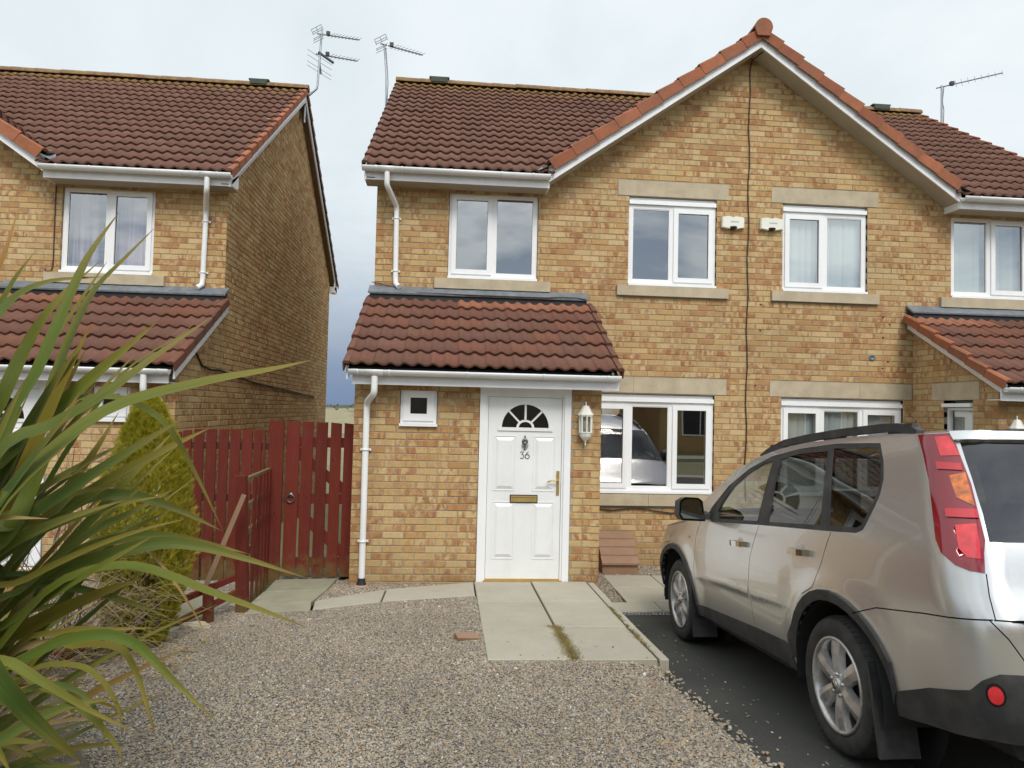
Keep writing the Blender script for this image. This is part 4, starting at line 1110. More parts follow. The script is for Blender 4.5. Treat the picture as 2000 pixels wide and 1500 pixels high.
def pebbles(name, src, density, smin, smax, seed, zoff=.003):
    """a stuff object: pebbles scattered over the faces of src by geometry nodes"""
    o = link(name, src.data.copy(), None, 'stuff')
    ng = bpy.data.node_groups.new(name, 'GeometryNodeTree')
    ng.interface.new_socket('Geometry', in_out='INPUT', socket_type='NodeSocketGeometry')
    ng.interface.new_socket('Geometry', in_out='OUTPUT', socket_type='NodeSocketGeometry')
    n, l = ng.nodes, ng.links
    gi, go = n.new('NodeGroupInput'), n.new('NodeGroupOutput')
    d = n.new('GeometryNodeDistributePointsOnFaces'); d.inputs['Density'].default_value = density; d.inputs['Seed'].default_value = seed
    ico = n.new('GeometryNodeMeshIcoSphere'); ico.inputs['Radius'].default_value = 1; ico.inputs['Subdivisions'].default_value = 2
    sp = n.new('GeometryNodeSetPosition'); nz = n.new('ShaderNodeTexNoise'); nz.inputs['Scale'].default_value = 1.1
    vm = n.new('ShaderNodeVectorMath'); vm.operation = 'SUBTRACT'; vm.inputs[1].default_value = (.5, .5, .5)
    vs = n.new('ShaderNodeVectorMath'); vs.operation = 'SCALE'; vs.inputs['Scale'].default_value = 1.1
    l.new(nz.outputs['Color'], vm.inputs[0]); l.new(vm.outputs[0], vs.inputs[0]); l.new(vs.outputs[0], sp.inputs['Offset'])
    l.new(ico.outputs['Mesh'], sp.inputs['Geometry'])
    ss = n.new('GeometryNodeSetShadeSmooth'); l.new(sp.outputs[0], ss.inputs[0])
    sm = n.new('GeometryNodeSetMaterial'); sm.inputs['Material'].default_value = MATS['pebble']; l.new(ss.outputs[0], sm.inputs[0])
    ip = n.new('GeometryNodeInstanceOnPoints'); l.new(d.outputs['Points'], ip.inputs['Points']); l.new(sm.outputs[0], ip.inputs['Instance'])
    rr = n.new('FunctionNodeRandomValue'); rr.data_type = 'FLOAT_VECTOR'; rr.inputs['Min'].default_value = (-.5, -.5, 0); rr.inputs['Max'].default_value = (.5, .5, 6.28)
    l.new(rr.outputs['Value'], ip.inputs['Rotation'])
    rs = n.new('FunctionNodeRandomValue'); rs.data_type = 'FLOAT_VECTOR'; rs.inputs['Min'].default_value = (smin, smin*.75, smin*.5); rs.inputs['Max'].default_value = (smax, smax*.8, smax*.5); rs.inputs['Seed'].default_value = 3
    rp = n.new('FunctionNodeRandomValue'); rp.data_type = 'FLOAT'; rp.inputs[2].default_value = .55; rp.inputs[3].default_value = 1.2; rp.inputs['Seed'].default_value = 9
    vx = n.new('ShaderNodeVectorMath'); vx.operation = 'SCALE'; l.new(rs.outputs['Value'], vx.inputs[0]); l.new(rp.outputs[1], vx.inputs['Scale'])
    l.new(vx.outputs[0], ip.inputs['Scale'])
    l.new(gi.outputs[0], d.inputs['Mesh']); l.new(ip.outputs[0], go.inputs[0])
    md = o.modifiers.new('scatter', 'NODES'); md.node_group = ng
    o.location.z = zoff
    return o
near_bed = sheet('tmp', [(-3.4, -5.2), (2.75, -5.2), (2.64, -4.3), (2.60, -3.85), (2.58, -3.35), (2.56, -3.0), (2.54, -2.83), (1.33, -2.83), (1.31, -.80), (.42, -1.06), (-.15, -1.28), (-.68, -1.33), (-.80, -1.24), (-.95, .12), (-2.1, .25), (-3.4, .25)], bed_z, 'gravel_bed', .14)
pebbles('gravel', near_bed, 9500, .0052, .0105, 1)
edge_bed = sheet('tmp', [(2.2, -5.2), (2.95, -5.4), (2.80, -4.8), (2.74, -4.3), (2.70, -3.85), (2.68, -3.35), (2.66, -2.9), (2.55, -2.76), (1.9, -2.78), (1.3, -2.74), (1.3, -3.0), (2.1, -3.1)], lambda x, y: max(bed_z(x, y), drive_z(x, y)), 'gravel_bed', .14)
pebbles('gravel_edge', edge_bed, 800, .009, .018, 4, .006)
pebbles('gravel_by_wall', strip, 4200, .009, .017, 2)
pebbles('gravel_by_drive', wallg, 4200, .009, .017, 5)
top_bed = sheet('tmp', [(-1.2, -1.9), (1.31, -1.35), (1.31, -.80), (.42, -1.06), (-.15, -1.28), (-.68, -1.33), (-.80, -1.2), (-1.1, -1.2)], bed_z, 'gravel_bed', .14)
pebbles('gravel_crest', top_bed, 1500, .009, .017, 8)
loose = sheet('tmp', [(2.63, -1.0), (3.0, -1.0), (3.2, -5.2), (2.75, -5.2), (2.64, -3.0)], drive_z, 'gravel_bed', .3)
pebbles('loose_stones', loose, 55, .006, .013, 6, .004)
for t in (near_bed, edge_bed, top_bed, loose): bpy.data.objects.remove(t)
# a few single stones that stand out
def stone_mesh(sx, sy, sz, seed):
    bm = bmesh.new(); bmesh.ops.create_icosphere(bm, subdivisions=2, radius=1)
    for v in bm.verts: v.co *= 1+.35*noise.noise(v.co*1.1+Vector((seed, 0, 0))); v.co = Vector((v.co.x*sx, v.co.y*sy, v.co.z*sz))
    me = bpy.data.meshes.new('stone'); bm.to_mesh(me); bm.free(); me.materials.append(MATS['stone']); return me
for i, (x, y, s, lab) in enumerate([(-1.22, -2.38, (.13, .08, .05), 'pale broken concrete lump at the foot of the conifer'), (-.99, -1.80, (.13, .07, .045), 'grey stone lying beside the leaning red post'), (-.86, -1.02, (.09, .06, .04), 'small pale stone behind the tall red fence post')]):
    o = link('stone', stone_mesh(*s, i*7)); o.location = (x, y, bed_z(x, y)+.015); tag(o, lab, 'stone')
o = link('brick_fragment', MB().box(-.09, .09, -.045, .045, -.02, .022).mesh('brick_fragment', 'brown_plastic')); o.location = (1.19, -2.30, bed_z(1.19, -2.3)+.012); o.rotation_euler = (.2, .12, .3)
tag(o, 'dark red broken brick lying in gravel beside the slab path', 'brick')

# the slab path to the door: six big slabs and a kerb
def slab(parent, pts, zf, th=.05, mat='paving', name='paving_slab'):
    top = [Vector((x, y, zf(x, y))) for x, y in pts]; c = sum(top, Vector())/len(top)
    ins = [p+(c-p).normalized()*.008 for p in top]; n = len(pts)
    mb = MB(); vs = ins+[p-Vector((0, 0, .006)) for p in top]+[p-Vector((0, 0, th)) for p in top]
    mb.add(vs, [tuple(range(n))]+[(i, n+i, n+(i+1) % n, (i+1) % n) for i in range(n)]+[(n+i, 2*n+i, 2*n+(i+1) % n, n+(i+1) % n) for i in range(n)])
    return mb.build(name, mat, parent)
path_z = lambda x, y: lerp(y, [(-2.87, .042), (-1.97, -.004), (-1.07, -.034), (-.17, -.062)])+.004
pth = MB().prism([(1.33, -2.85, -.02), (2.6, -2.85, -.02), (2.6, -.17, -.12), (1.33, -.17, -.12)], (0, 0, -.2)).build('path', 'soil', None, 'structure')
ys = [-2.872, -1.972, -1.072, -.172]
for i in range(3):
    dz = RNG.uniform(-.003, .003)
    slab(pth, [(1.32, ys[i]+.004), (1.915, ys[i]+.004), (1.915, ys[i+1]-.004), (1.32, ys[i+1]-.004)], lambda x, y: path_z(x, y)+dz)
    slab(pth, [(1.93, ys[i]+.004), (2.515, ys[i]+.004), (2.515, ys[i+1]-.004), (1.93, ys[i+1]-.004)], lambda x, y: path_z(x, y)-dz)
for i in range(3):
    slab(pth, [(2.535, ys[i]+.006), (2.600, ys[i]+.006), (2.600, ys[i+1]-.002), (2.535, ys[i+1]-.002)], lambda x, y: path_z(x, y)-.006, .25, name='kerb')
# thin slabs towards the gate
gz_ = lambda x, y: bed_z(x, y)+.016
sp_ = MB().prism([(-.7, -1.2, -.16), (1.28, -.75, -.14), (1.28, -.3, -.14), (-.2, -.9, -.16)], (0, 0, -.1)).build('side_path', 'soil', None, 'structure')
slab(sp_, [(.43, -1.055), (1.305, -.80), (1.305, -.165), (.43, -.535)], gz_); slab(sp_, [(-.16, -1.285), (.415, -1.06), (.415, -.545), (-.20, -.95)], gz_)
slab(sp_, [(-.79, -1.02), (-.23, -.985), (-.185, -.44), (-.80, -.46)], gz_, mat='green_paving'); slab(sp_, [(-.79, -.445), (-.185, -.425), (-.17, .19), (-.83, .19)], gz_, mat='green_paving')
slab(sp_, [(-.74, -1.33), (-.18, -1.29), (-.225, -1.0), (-.79, -1.035)], gz_, mat='green_paving')
slab(sp_, [(-.83, .2), (-.17, .2), (-.15, 1.0), (-.85, 1.0)], lambda x, y: -.14, mat='green_paving'); slab(sp_, [(-.85, 1.01), (-.15, 1.01), (-.15, 1.9), (-.85, 1.9)], lambda x, y: -.15, mat='green_paving')
slab(sp_, [(-1.62, -1.25), (-1.02, -1.30), (-.98, -.42), (-1.58, -.40)], lambda x, y: bed_z(x, y)+.012, mat='green_paving'); slab(sp_, [(-1.75, -2.2), (-1.15, -2.25), (-1.05, -1.32), (-1.64, -1.27)], lambda x, y: bed_z(x, y)+.012, mat='green_paving')
# slabs and drain at the end of the drive
dp_ = MB().box(2.64, 7.2, -.66, .95, -.40, -.30).build('drive_path', 'soil', None, 'structure')
for i in range(7):
    x = 2.642+.605*i; slab(dp_, [(x, -.645), (x+.597, -.645), (x+.597, -.30), (x, -.30)], lambda x, y: -.243)
for i in range(7):
    x = 2.945+.608*i
    for j in range(2): slab(dp_, [(x, -.29+.625*j), (x+.60, -.29+.625*j), (x+.60, .328+.625*j), (x, .328+.625*j)], lambda x, y: -.240)
dr = MB().box(2.62, 7.3, -.735, -.655, -.34, -.275).build('drain_channel', 'black_plastic', None, 'structure')
gb = MB(); gb.box(2.62, 7.3, -.735, -.722, -.275, -.249); gb.box(2.62, 7.3, -.668, -.655, -.275, -.249)
x = 2.63
while x < 7.28: gb.prism([(x, -.724, -.252), (x+.016, -.724, -.252), (x+.034, -.666, -.252), (x+.018, -.666, -.252)], (0, 0, -.02)); x += .036
gb.build('drain_grating', 'aluminium', dr)

# street behind the camera
MB().box(-60, 60, -15.5, -9.2, -.2, .012).build('road', 'tarmac', None, 'structure')
MB().box(-60, 60, -9.2, -8.4, -.2, .055).build('pavement', 'paving', None, 'structure')
MB().box(-60, 60, -17.4, -15.5, -.2, .13).build('far_pavement', 'paving', None, 'structure')
def plain_house(loc, label, w=9.5):
    t = thing('house', label, 'house', loc, group='houses across the street')
    m = MB(); m.box(0, w, -8, 0, -.2, 4.9); m.prism([(0, 0, 4.9), (0, -8, 4.9), (0, -4, 7.7)], (w, 0, 0)); m.build('wall', 'brick', t)
    r = MB(); r.prism([(-.2, .4, 4.75), (-.2, -4, 7.8), (-.2, -4, 7.95), (-.2, .4, 4.9)], (w+.4, 0, 0)); r.prism([(-.2, -8.4, 4.75), (-.2, -8.4, 4.9), (-.2, -4, 7.95), (-.2, -4, 7.8)], (w+.4, 0, 0)); r.build('roof', 'roof_tile', t)
    for x, z0, z1, ww in ((1.0, .8, 2.1, 1.8), (1.2, 3.3, 4.5, 1.2), (w-2.6, .8, 2.1, 1.8), (w-2.4, 3.3, 4.5, 1.2)):
        f = MB(); f.box(x, x+ww, 0, .03, z0, z1); fo = f.build('window', 'white_frame', t)
        MB().box(x+.07, x+ww/2-.03, .02, .034, z0+.07, z1-.07).build('pane', 'black_plastic', fo); MB().box(x+ww/2+.03, x+ww-.07, .02, .034, z0+.07, z1-.07).build('pane', 'black_plastic', fo)
    MB().box(w/2-.5, w/2+.5, 0, .05, -.1, 2.0).build('door', 'white_plastic', t)
    return t
for i in range(6): plain_house((-26+12.2*i, -21.5, 0), ['first', 'second', 'third', 'fourth', 'fifth', 'sixth'][i]+' brick house in the row across the street, counted from the flax side')

# ------------------------------------------------------------------ fence, gate, broken low fence
fence = thing('board_fence', 'red stained close board fence beside the gate, mossy at its feet', 'fence', (-1.45, .24, -.15))
def boards(parent, specs, y, mat='red_timber', name='board', th=.018):
    for x0, x1, z0, z1, lean in specs:
        mb = MB(); a = Vector((x0+lean, y, z1)); n = 6; vs = []
        w0 = x1-x0; ja = RNG.uniform(-.006, .006)
        vs = [(x0, y, z0), (x1, y, z0), (x1+lean, y, z1+ja), (x0+lean, y, z1-ja)]
        mb.prism([vs[0], vs[1], vs[2], vs[3]], (0, th, 0)); bo = mb.build(name, mat, parent)
        if x1-x0 > .08:
            nl = MB()
            for zn in (.31, .36, .88, .92, 1.46, 1.50):
                if z0 < zn < z1: nl.box((x0+x1)/2-.030+lean*.5, (x0+x1)/2-.024+lean*.5, y-.002, y+.004, zn, zn+.006); nl.box((x0+x1)/2+.024, (x0+x1)/2+.030, y-.002, y+.004, zn, zn+.006)
            nl.build('nail_heads', 'dark_steel', bo)
fl = fence.location
bx = [-1.885, -1.765, -1.635, -1.502, -1.378, -1.250, -1.125, -1.030]; bw = [.092, .104, .106, .102, .106, .106, .080, .028]
boards(fence, [(x-fl.x, x-fl.x+w, -.02, 1.645+RNG.uniform(-.008, .012)-.012*abs(i-4)*.5, .0) for i, (x, w) in enumerate(zip(bx, bw))], 0)
boards(fence, [(-2.02-fl.x+i*-.13, -1.905-fl.x+i*-.13, -.02, 1.60, 0) for i in range(1)], .02)
for z in (.28, .85, 1.42): MB().box(-.60, .52, .02, .065, z, z+.075).build('rail', 'dark_timber', fence)
gate = thing('timber_gate', 'red ledged timber garden gate with gaps and an iron ring latch', 'gate', (0, .2, -.13))
gx = [(-.770, -.632), (-.606, -.487), (-.452, -.330), (-.296, -.180), (-.150, -.035)]
boards(gate, [(a, b, .015+RNG.uniform(0, .02), 1.725-.004*i, .005) for i, (a, b) in enumerate(gx)], 0)
for z in (.12, .82, 1.44): MB().box(-.775, -.03, .019, .055, z, z+.11).build('ledge', 'red_timber', gate)
for z0, z1 in ((.23, .82), (.93, 1.44)): MB().bar((-.70, .037, z1-.02), (-.10, .037, z0+.02), .034, .10, mi=0).build('brace', 'red_timber', gate)
rg = MB(); rg.lathe([(0, -.014), (.022, -.012), (.028, 0)], (-.700, 0, .915), 'y', 14); rg.tube([(-.700+.042*math.sin(t), -.018, .880-.042*math.cos(t)) for t in [2*math.pi*i/20 for i in range(21)]], .006, 6, caps=False)
rg.build('ring_latch', 'pewter', gate)
post = tag(MB().box(-.945, -.790, .155, .185, -.16, 1.595).build('gate_post', 'red_timber'), 'tall wide red board post carrying the hanging side of the gate', 'post')
pk = thing('picket_fence', 'low open red picket fence running forward from the gate post', 'fence', (-.85, -.5, -.12))
A, B = Vector((-.07, .62, 0)), Vector((.045, -.70, 0))
for z in (.72, .96, 1.20): MB().bar(A+Vector((0, 0, z-.02)), B+Vector((0, 0, z)), .035, .05).build('rail', 'mossy_timber', pk)
for i, t in enumerate((.10, .25, .40, .56, .74)):
    c = A.lerp(B, t)+Vector((.03, 0, 0)); MB().bar(c+Vector((0, 0, -.02)), c+Vector((.0, 0, 1.20)), .016, .062).build('picket', 'red_timber', pk)
MB().bar(B+Vector((.03, -.03, -.12)), B+Vector((-.03, -.03, 1.245)), .098, .098, w2=.09).build('post', 'red_timber', pk)
bf = thing('broken_fence', 'collapsed low red fence with a leaning post and sagging rails beside the conifer', 'fence', (-.97, -1.55, -.1))
q = bf.location
MB().bar(Vector((-.955, -1.60, -.14))-q, Vector((-.985, -1.55, .24))-q, .075, .06).build('post', 'red_timber', bf)
for a, b in (((-.82, -1.22, .235), (-1.35, -1.95, .08)), ((-.82, -1.24, .10), (-1.37, -2.15, -.10))): MB().bar(Vector(a)-q, Vector(b)-q, .035, .05).build('rail', 'red_timber', bf)
MB().bar(Vector((-1.01, -1.57, .20))-q, Vector((-.74, -1.47, .985))-q, .045, .035).build('snapped_stick', 'bare_timber', bf)
lf = thing('fallen_rail', 'fallen red rail and stub post under the flax leaves', 'fence', (-1.4, -2.6, 0))
q = lf.location
MB().bar(Vector((-1.16, -2.18, .10))-q, Vector((-1.50, -2.92, .10))-q, .05, .045).build('rail', 'red_timber', lf)
MB().bar(Vector((-1.22, -2.30, .02))-q, Vector((-1.62, -3.1, .03))-q, .04, .09).build('gravel_board', 'mossy_timber', lf)
MB().bar(Vector((-1.44, -2.86, -.08))-q, Vector((-1.43, -2.84, .27))-q, .085, .07).build('post', 'red_timber', lf)

# ------------------------------------------------------------------ things fixed to the walls
def lantern(loc, label, group='wall lanterns beside the doors'):
    t = thing('wall_lantern', label, 'lantern', loc, group=group)
    hexa = lambda r, z, y0=-.075: [(r*math.cos(R(a)), y0+r*math.sin(R(a)), z) for a in (-180, -135, -90, -45, 0, 45, 90, 135)]
    def loft(name, rings, mat='lantern_white', capt=True):
        m = MB()
        for i in range(len(rings)-1): m.add(rings[i]+rings[i+1], [(k, (k+1) % 8, 8+(k+1) % 8, 8+k) for k in range(8)])
        m.add(rings[0], [tuple(range(8))[::-1]]); m.add(rings[-1], [tuple(range(8))]); return m.build(name, mat, t)
    loft('lid', [hexa(.088, .108), hexa(.084, .116), hexa(.066, .140), hexa(.050, .175), hexa(.036, .200), hexa(.030, .208)])
    MB().lathe([(.012, .205), (.009, .216), (.005, .224), (.010, .236), (.004, .25), (0, .252)], (0, -.075, 0), 'z', 10).build('finial', 'lantern_white', t)
    b = MB()
    for a in (-180, -135, -90, -45, 0):
        x, y = .070*math.cos(R(a)), -.075+.070*math.sin(R(a)); b.bar((x*.93, y, -.075), (x, y, .110), .011, .011)
    for z, r in ((-.080, .069), (.100, .074)):
        ring_ = hexa(r, z)
        for k in range(8): b.bar(ring_[k], ring_[(k+1) % 8], .014, .014)
    b.build('lantern_frame', 'lantern_white', t)
    for k, a in enumerate((-157.5, -112.5, -67.5, -22.5)):
        p0 = [(.064*math.cos(R(a+s)), -.075+.064*math.sin(R(a+s)), z) for s, z in ((-20, -.075), (20, -.075), (20, .10), (-20, .10))]; MB().poly(p0).build('pane', 'window_glass', t)
    MB().lathe([(0, -.07), (.018, -.07), (.018, -.03), (.026, .0), (.030, .03), (.022, .055), (0, .066)], (0, -.072, 0), 'z', 12).build('bulb', 'cream_plastic', t)
    loft('base', [hexa(.010, -.185), hexa(.022, -.165), hexa(.040, -.150), hexa(.060, -.125), hexa(.066, -.105), hexa(.066, -.092)])
    MB().lathe([(0, -.225), (.006, -.222), (.009, -.208), (.005, -.196), (.010, -.185)], (0, -.075, 0), 'z', 10).build('finial', 'lantern_white', t)
    MB().box(-.045, .045, -.03, .0, -.13, .12).build('back_plate', 'lantern_white', t)
    return t
lantern((2.474, YP+.0, 1.63), 'white hexagonal wall lantern on the brick pier beside the numbered door')
lantern((W2-2.50, YP+.0, 1.59), 'white wall lantern peeping over the silver car roof')
lantern((NB.x+W2-2.49, NB.y+YP, 1.60), 'white wall lantern beside the door of the neighbouring house behind the flax')
def alarm(loc, label):
    t = thing('alarm_box', label, 'alarm box', loc, group='alarm boxes either side of the gable cable')
    prof = [(-.155, .078), (-.05, .095), (0, .083), (.05, .095), (.155, .078), (.155, -.062), (.06, -.078), (-.06, -.078), (-.155, -.062)]
    f = [(x*.92, -.055, z*.93) for x, z in prof]; b = [(x, 0, z) for x, z in prof]; n = len(prof)
    m = MB(); m.add([(x, -.04, z) for x, z in prof]+b+f, [(i, (i+1) % n, n+(i+1) % n, n+i) for i in range(n)]+[(2*n+i, 2*n+(i+1) % n, (i+1) % n, i) for i in range(n)]+[tuple(2*n+i for i in range(n))])
    m.build('casing', 'cream_plastic', t)
    MB().lathe([(.0, -.012), (.040, -.010), (.055, .0), (.055, .02)], (0, -.03, -.070), 'z', 14).build('strobe_lens', 'black_plastic', t)
    MB().box(-.055, .055, -.03, -.004, .085, .094).build('top_clip', 'vent_green', t)
    mk = MB()
    for i in range(7): mk.box(-.035+i*.016, -.027+i*.016, -.0562, -.0550, .006, .024)
    mk.build('faded_lettering', 'lead', t)
    return t
alarm((4.722, YF+.002, 4.345), 'cream alarm box nearer the white numbered door, beside the cable')
alarm((5.256, YF+.002, 4.348), 'cream alarm box touching the window with vertical blinds')
def yagi(t, p, d, n=9, ln=.95, tilt=0.0, vert=False, refl=True, x_refl=False):
    """a television yagi: boom along d from p with cross elements"""
    p, d = Vector(p), Vector(d).normalized(); e = d.cross(Vector((0, 0, 1))).normalized(); u = e.cross(d)
    if vert: e, u = u, e
    b = MB(); b.bar(p-d*.10, p+d*ln, .016, .016); b.build('boom', 'dark_steel', t)
    for i in range(n):
        c = p+d*(.24+(ln-.25)*(i/(n-1))**1.05); h = (.12-.004*i)*(.55 if vert else 1)
        MB().tube([c-e*h+u*.012, c+e*h+u*.012], .0045, 5).build('element', 'aluminium', t)
    if refl:
        rf = MB(); c = p-d*.06
        for k in (-1, 1):
            for z in (.05, .09, .15): rf.bar(c-e*.16+u*k*z*.8-d*.03*z*8, c+e*.16+u*k*z*.8-d*.03*z*8, .008, .008)
            for s in (-.155, 0, .155): rf.bar(c+e*s+u*k*.03, c+e*s+u*k*.125-d*.036, .008, .008)
        rf.build('reflector', 'aluminium', t)
    MB().box(-.035, .035, -.03, .03, -.02, .05).build('dipole_box', 'black_plastic', t).location = p+d*.17+u*.02
a1 = thing('television_aerial', 'television aerial on a straight mast left of the numbered house roof', 'aerial', (-.31, 5.2, 7.2), group='television aerials on the roofs')
m = MB(); m.tube([(.16, .10, -.10), (.06, 0, .03), (0, 0, .08), (-.01, 0, .65), (-.06, 0, 1.21)], .019, 8); m.build('mast', 'aluminium', a1)
MB().tube([(.02, -.02, .1), (.03, -.02, .5), (.015, -.02, .7), (-.03, -.02, 1.15)], .005, 5).build('cable', 'black_cable', a1)
yagi(a1, (-.055, 0, 1.215), (.62, .62, .17))
a2 = thing('television_aerial', 'double television aerial on a cranked mast above the neighbouring gable end', 'aerial', (-1.98, 5.95, 7.2), group='television aerials on the roofs')
m = MB(); m.tube([(.06, .0, -.02), (.06, .0, .46), (.15, 0, .53), (.27, .0, .65), (.285, .0, .72), (.30, .0, 1.1), (.335, .0, 1.80)], .021, 8); m.build('mast', 'aluminium', a2)
br = MB()
for z in (.08, .28): br.bar((-.03, 0, z), (.09, 0, z), .02, .02)
br.bar((-.035, 0, .03), (-.035, 0, .34), .04, .04); br.build('bracket', 'dark_steel', a2)
yagi(a2, (.325, 0, 1.72), (.60, .62, .26)); yagi(a2, (.32, 0, 1.32), (.62, .62, .22), 8, .90, refl=False)
m = MB()
for z in (1.28, 1.18, 1.06, .98): m.tube([(.10, -.12, z+.07), (.52, .12, z-.09)], .004, 5)
m.bar((.28, -.02, 1.36), (.56, .10, 1.22), .05, .03); m.bar((.30, 0, 1.2), (.34, .02, .95), .03, .03); m.build('dipole_rods', 'dark_steel', a2)
a3 = thing('television_aerial', 'short television aerial with upright elements over the right roof slope', 'aerial', (10.22, 4.9, 7.35), group='television aerials on the roofs')
m = MB(); m.tube([(0, 0, -.3), (0, 0, .83)], .020, 8); m.build('mast', 'aluminium', a3)
MB().tube([(.02, -.02, .0), (.03, -.02, .35), (.0, -.02, .5), (.03, -.02, .8)], .006, 5).build('cable', 'black_cable', a3)
yagi(a3, (0, 0, .80), (.85, -.28, .16), 8, 1.05, vert=True, refl=False)
mbx = thing('meter_box', 'brown plastic gas meter box with sloping ribbed lid against the house wall', 'meter box', (2.95, .98, -.262))
b = MB(); b.prism([(0, .0, 0), (0, .40, 0), (0, .40, .46), (0, .36, .47), (0, .0, .150)], (.45, 0, 0)); b.build('body', 'brown_plastic', mbx)
for i in range(4):
    t0, t1 = i/4, (i+1)/4; l = MB(); y0, y1 = .40*t0-.035, .40*t1-.035; z0, z1 = .145+.345*t0, .145+.345*t1
    l.prism([(-.012, y0, z0), (-.012, y1, z1-.012), (-.012, y1, z1+.006), (-.012, y0, z0+.024)], (.474, 0, 0)); l.build('lid_strip', 'brown_plastic', mbx)
MB().lathe([(0, -.004), (.012, -.004), (.012, .004)], (.21, .045, .215), 'y', 10).build('lock', 'black_plastic', mbx)
MB().box(.29, .42, -.003, .0, .006, .020).build('label_strip', 'cream_plastic', mbx)
# ------------------------------------------------------------------ the silver car
g = NT('car_paint'); p = g.obj()
fl = g.noise(p, 900, 2)
dust = g.ramp(g.noise(g.scaled(p, (1, 1, 1.6)), 3, 5, .6), [(.4, 0.0), (.75, 1.0)])
zz = g.new('ShaderNodeSeparateXYZ', {0: p}).outputs['Z']
low = g.math('MULTIPLY', g.math('SUBTRACT', 1.0, g.math('DIVIDE', g.math('ADD', zz, .10), .60), True), .42)
c = g.mix(g.math('ADD', g.math('MULTIPLY', dust, .06), low, True), (.605, .60, .585), (.36, .325, .265))
rg_ = g.math('ADD', .27, g.math('MULTIPLY', low, .45))
bk = g.new('ShaderNodeNewGeometry').outputs['Backfacing']
c = g.mix(bk, c, (.02, .02, .02))
g.bsdf(c, rg_, Metallic=.78, Coat_Weight=.7, Coat_Roughness=.02); MATS['car_paint'] = g.m
g = NT('car_trim'); p = g.obj()
c = g.mix(g.ramp(g.noise(p, 9, 5), [(.4, 0.0), (.75, 1.0)]), (.024, .024, .025), (.058, .055, .050))
g.bsdf(c, .62, bump=g.noise(p, 250, 2), bstr=.15, bdist=.002); MATS['car_trim'] = g.m
plain('car_gap', (.006, .006, .006), .9, 0)
plain('car_inner', (.020, .0195, .019), .9, .1)
plain('seat_cloth', (.075, .072, .07), .9, .1, 20)
plain('tail_red', (.55, .010, .020), .08, .05, Coat_Weight=1.0)
plain('tail_dark', (.23, .004, .012), .08, .05, Coat_Weight=1.0)
plain('lens_red', (.80, .030, .040), .12, .15, 22, Coat_Weight=1.0)
plain('lens_amber', (.85, .20, .012), .14, .30, 30, Coat_Weight=1.0)
plain('clear_lens', (.55, .56, .57), .1, .2, 14, Metallic=.4, Coat_Weight=1.0)
plain('chrome', (.66, .66, .64), .12, .05, Metallic=1.0)
plain('mirror_glass', (.55, .62, .64), .03, .0, Metallic=1.0)
g = NT('tyre'); p = g.obj()
c = g.mix(g.ramp(g.noise(p, 12, 5), [(.35, 0.0), (.7, 1.0)]), (.022, .021, .020), (.050, .046, .040))
g.bsdf(c, .85); MATS['tyre'] = g.m
g = NT('alloy'); p = g.obj()
c = g.mix(g.ramp(g.noise(p, 14, 6, .7), [(.42, 0.0), (.75, 1.0)]), (.56, .55, .54), (.30, .26, .215))
g.bsdf(c, .34, Metallic=.75); MATS['alloy'] = g.m
plain('brake', (.05, .045, .042), .7, .2, 30)

CAR = thing('parked_car', 'silver estate four by four parked on the driveway with its tail towards the viewer', 'car')
_th = math.atan2(-.232, 2.61)
CAR.location = (3.98, -4.17, .352); CAR.rotation_euler = (_th, 0, R(.0))
CW = [(.10,.78),(.22,.82),(.32,.848),(.45,.868),(.62,.884),(.80,.892),(.95,.889),(1.05,.880),(1.12,.868),(1.17,.856),(1.40,.797),(1.60,.738),(1.67,.705)]
CR = [(.10,-.90),(.25,-.97),(.40,-1.05),(.52,-1.09),(.62,-1.10),(.88,-1.095),(.93,-1.07),(1.0,-1.035),(1.10,-1.01),(1.18,-.985),(1.60,-.80),(1.67,-.765)]
CF = [(.10,3.36),(.22,3.46),(.35,3.53),(.6,3.56),(.75,3.53),(.9,3.44),(1.0,3.33),(1.1,3.2),(1.7,3.1)]
UC0, UC1, UF0, UF1 = -.70, -1.14, 2.95, 3.45
def smooth_tab(tab):
    xs = np.array([q[0] for q in tab]); ys = np.array([q[1] for q in tab]); zz = np.arange(0, 1.9, .01)
    v = np.interp(zz, xs, ys); k = np.hanning(19); k /= k.sum()
    v = np.convolve(np.pad(v, 9, mode='edge'), k, 'valid'); return zz, v
_W, _R, _F = smooth_tab(CW), smooth_tab(CR), smooth_tab(CF)
tabv = lambda t, z: float(np.interp(z, t[0], t[1]))
def s01(t): t = min(max(t, 0), 1); return t*t*(3-2*t)
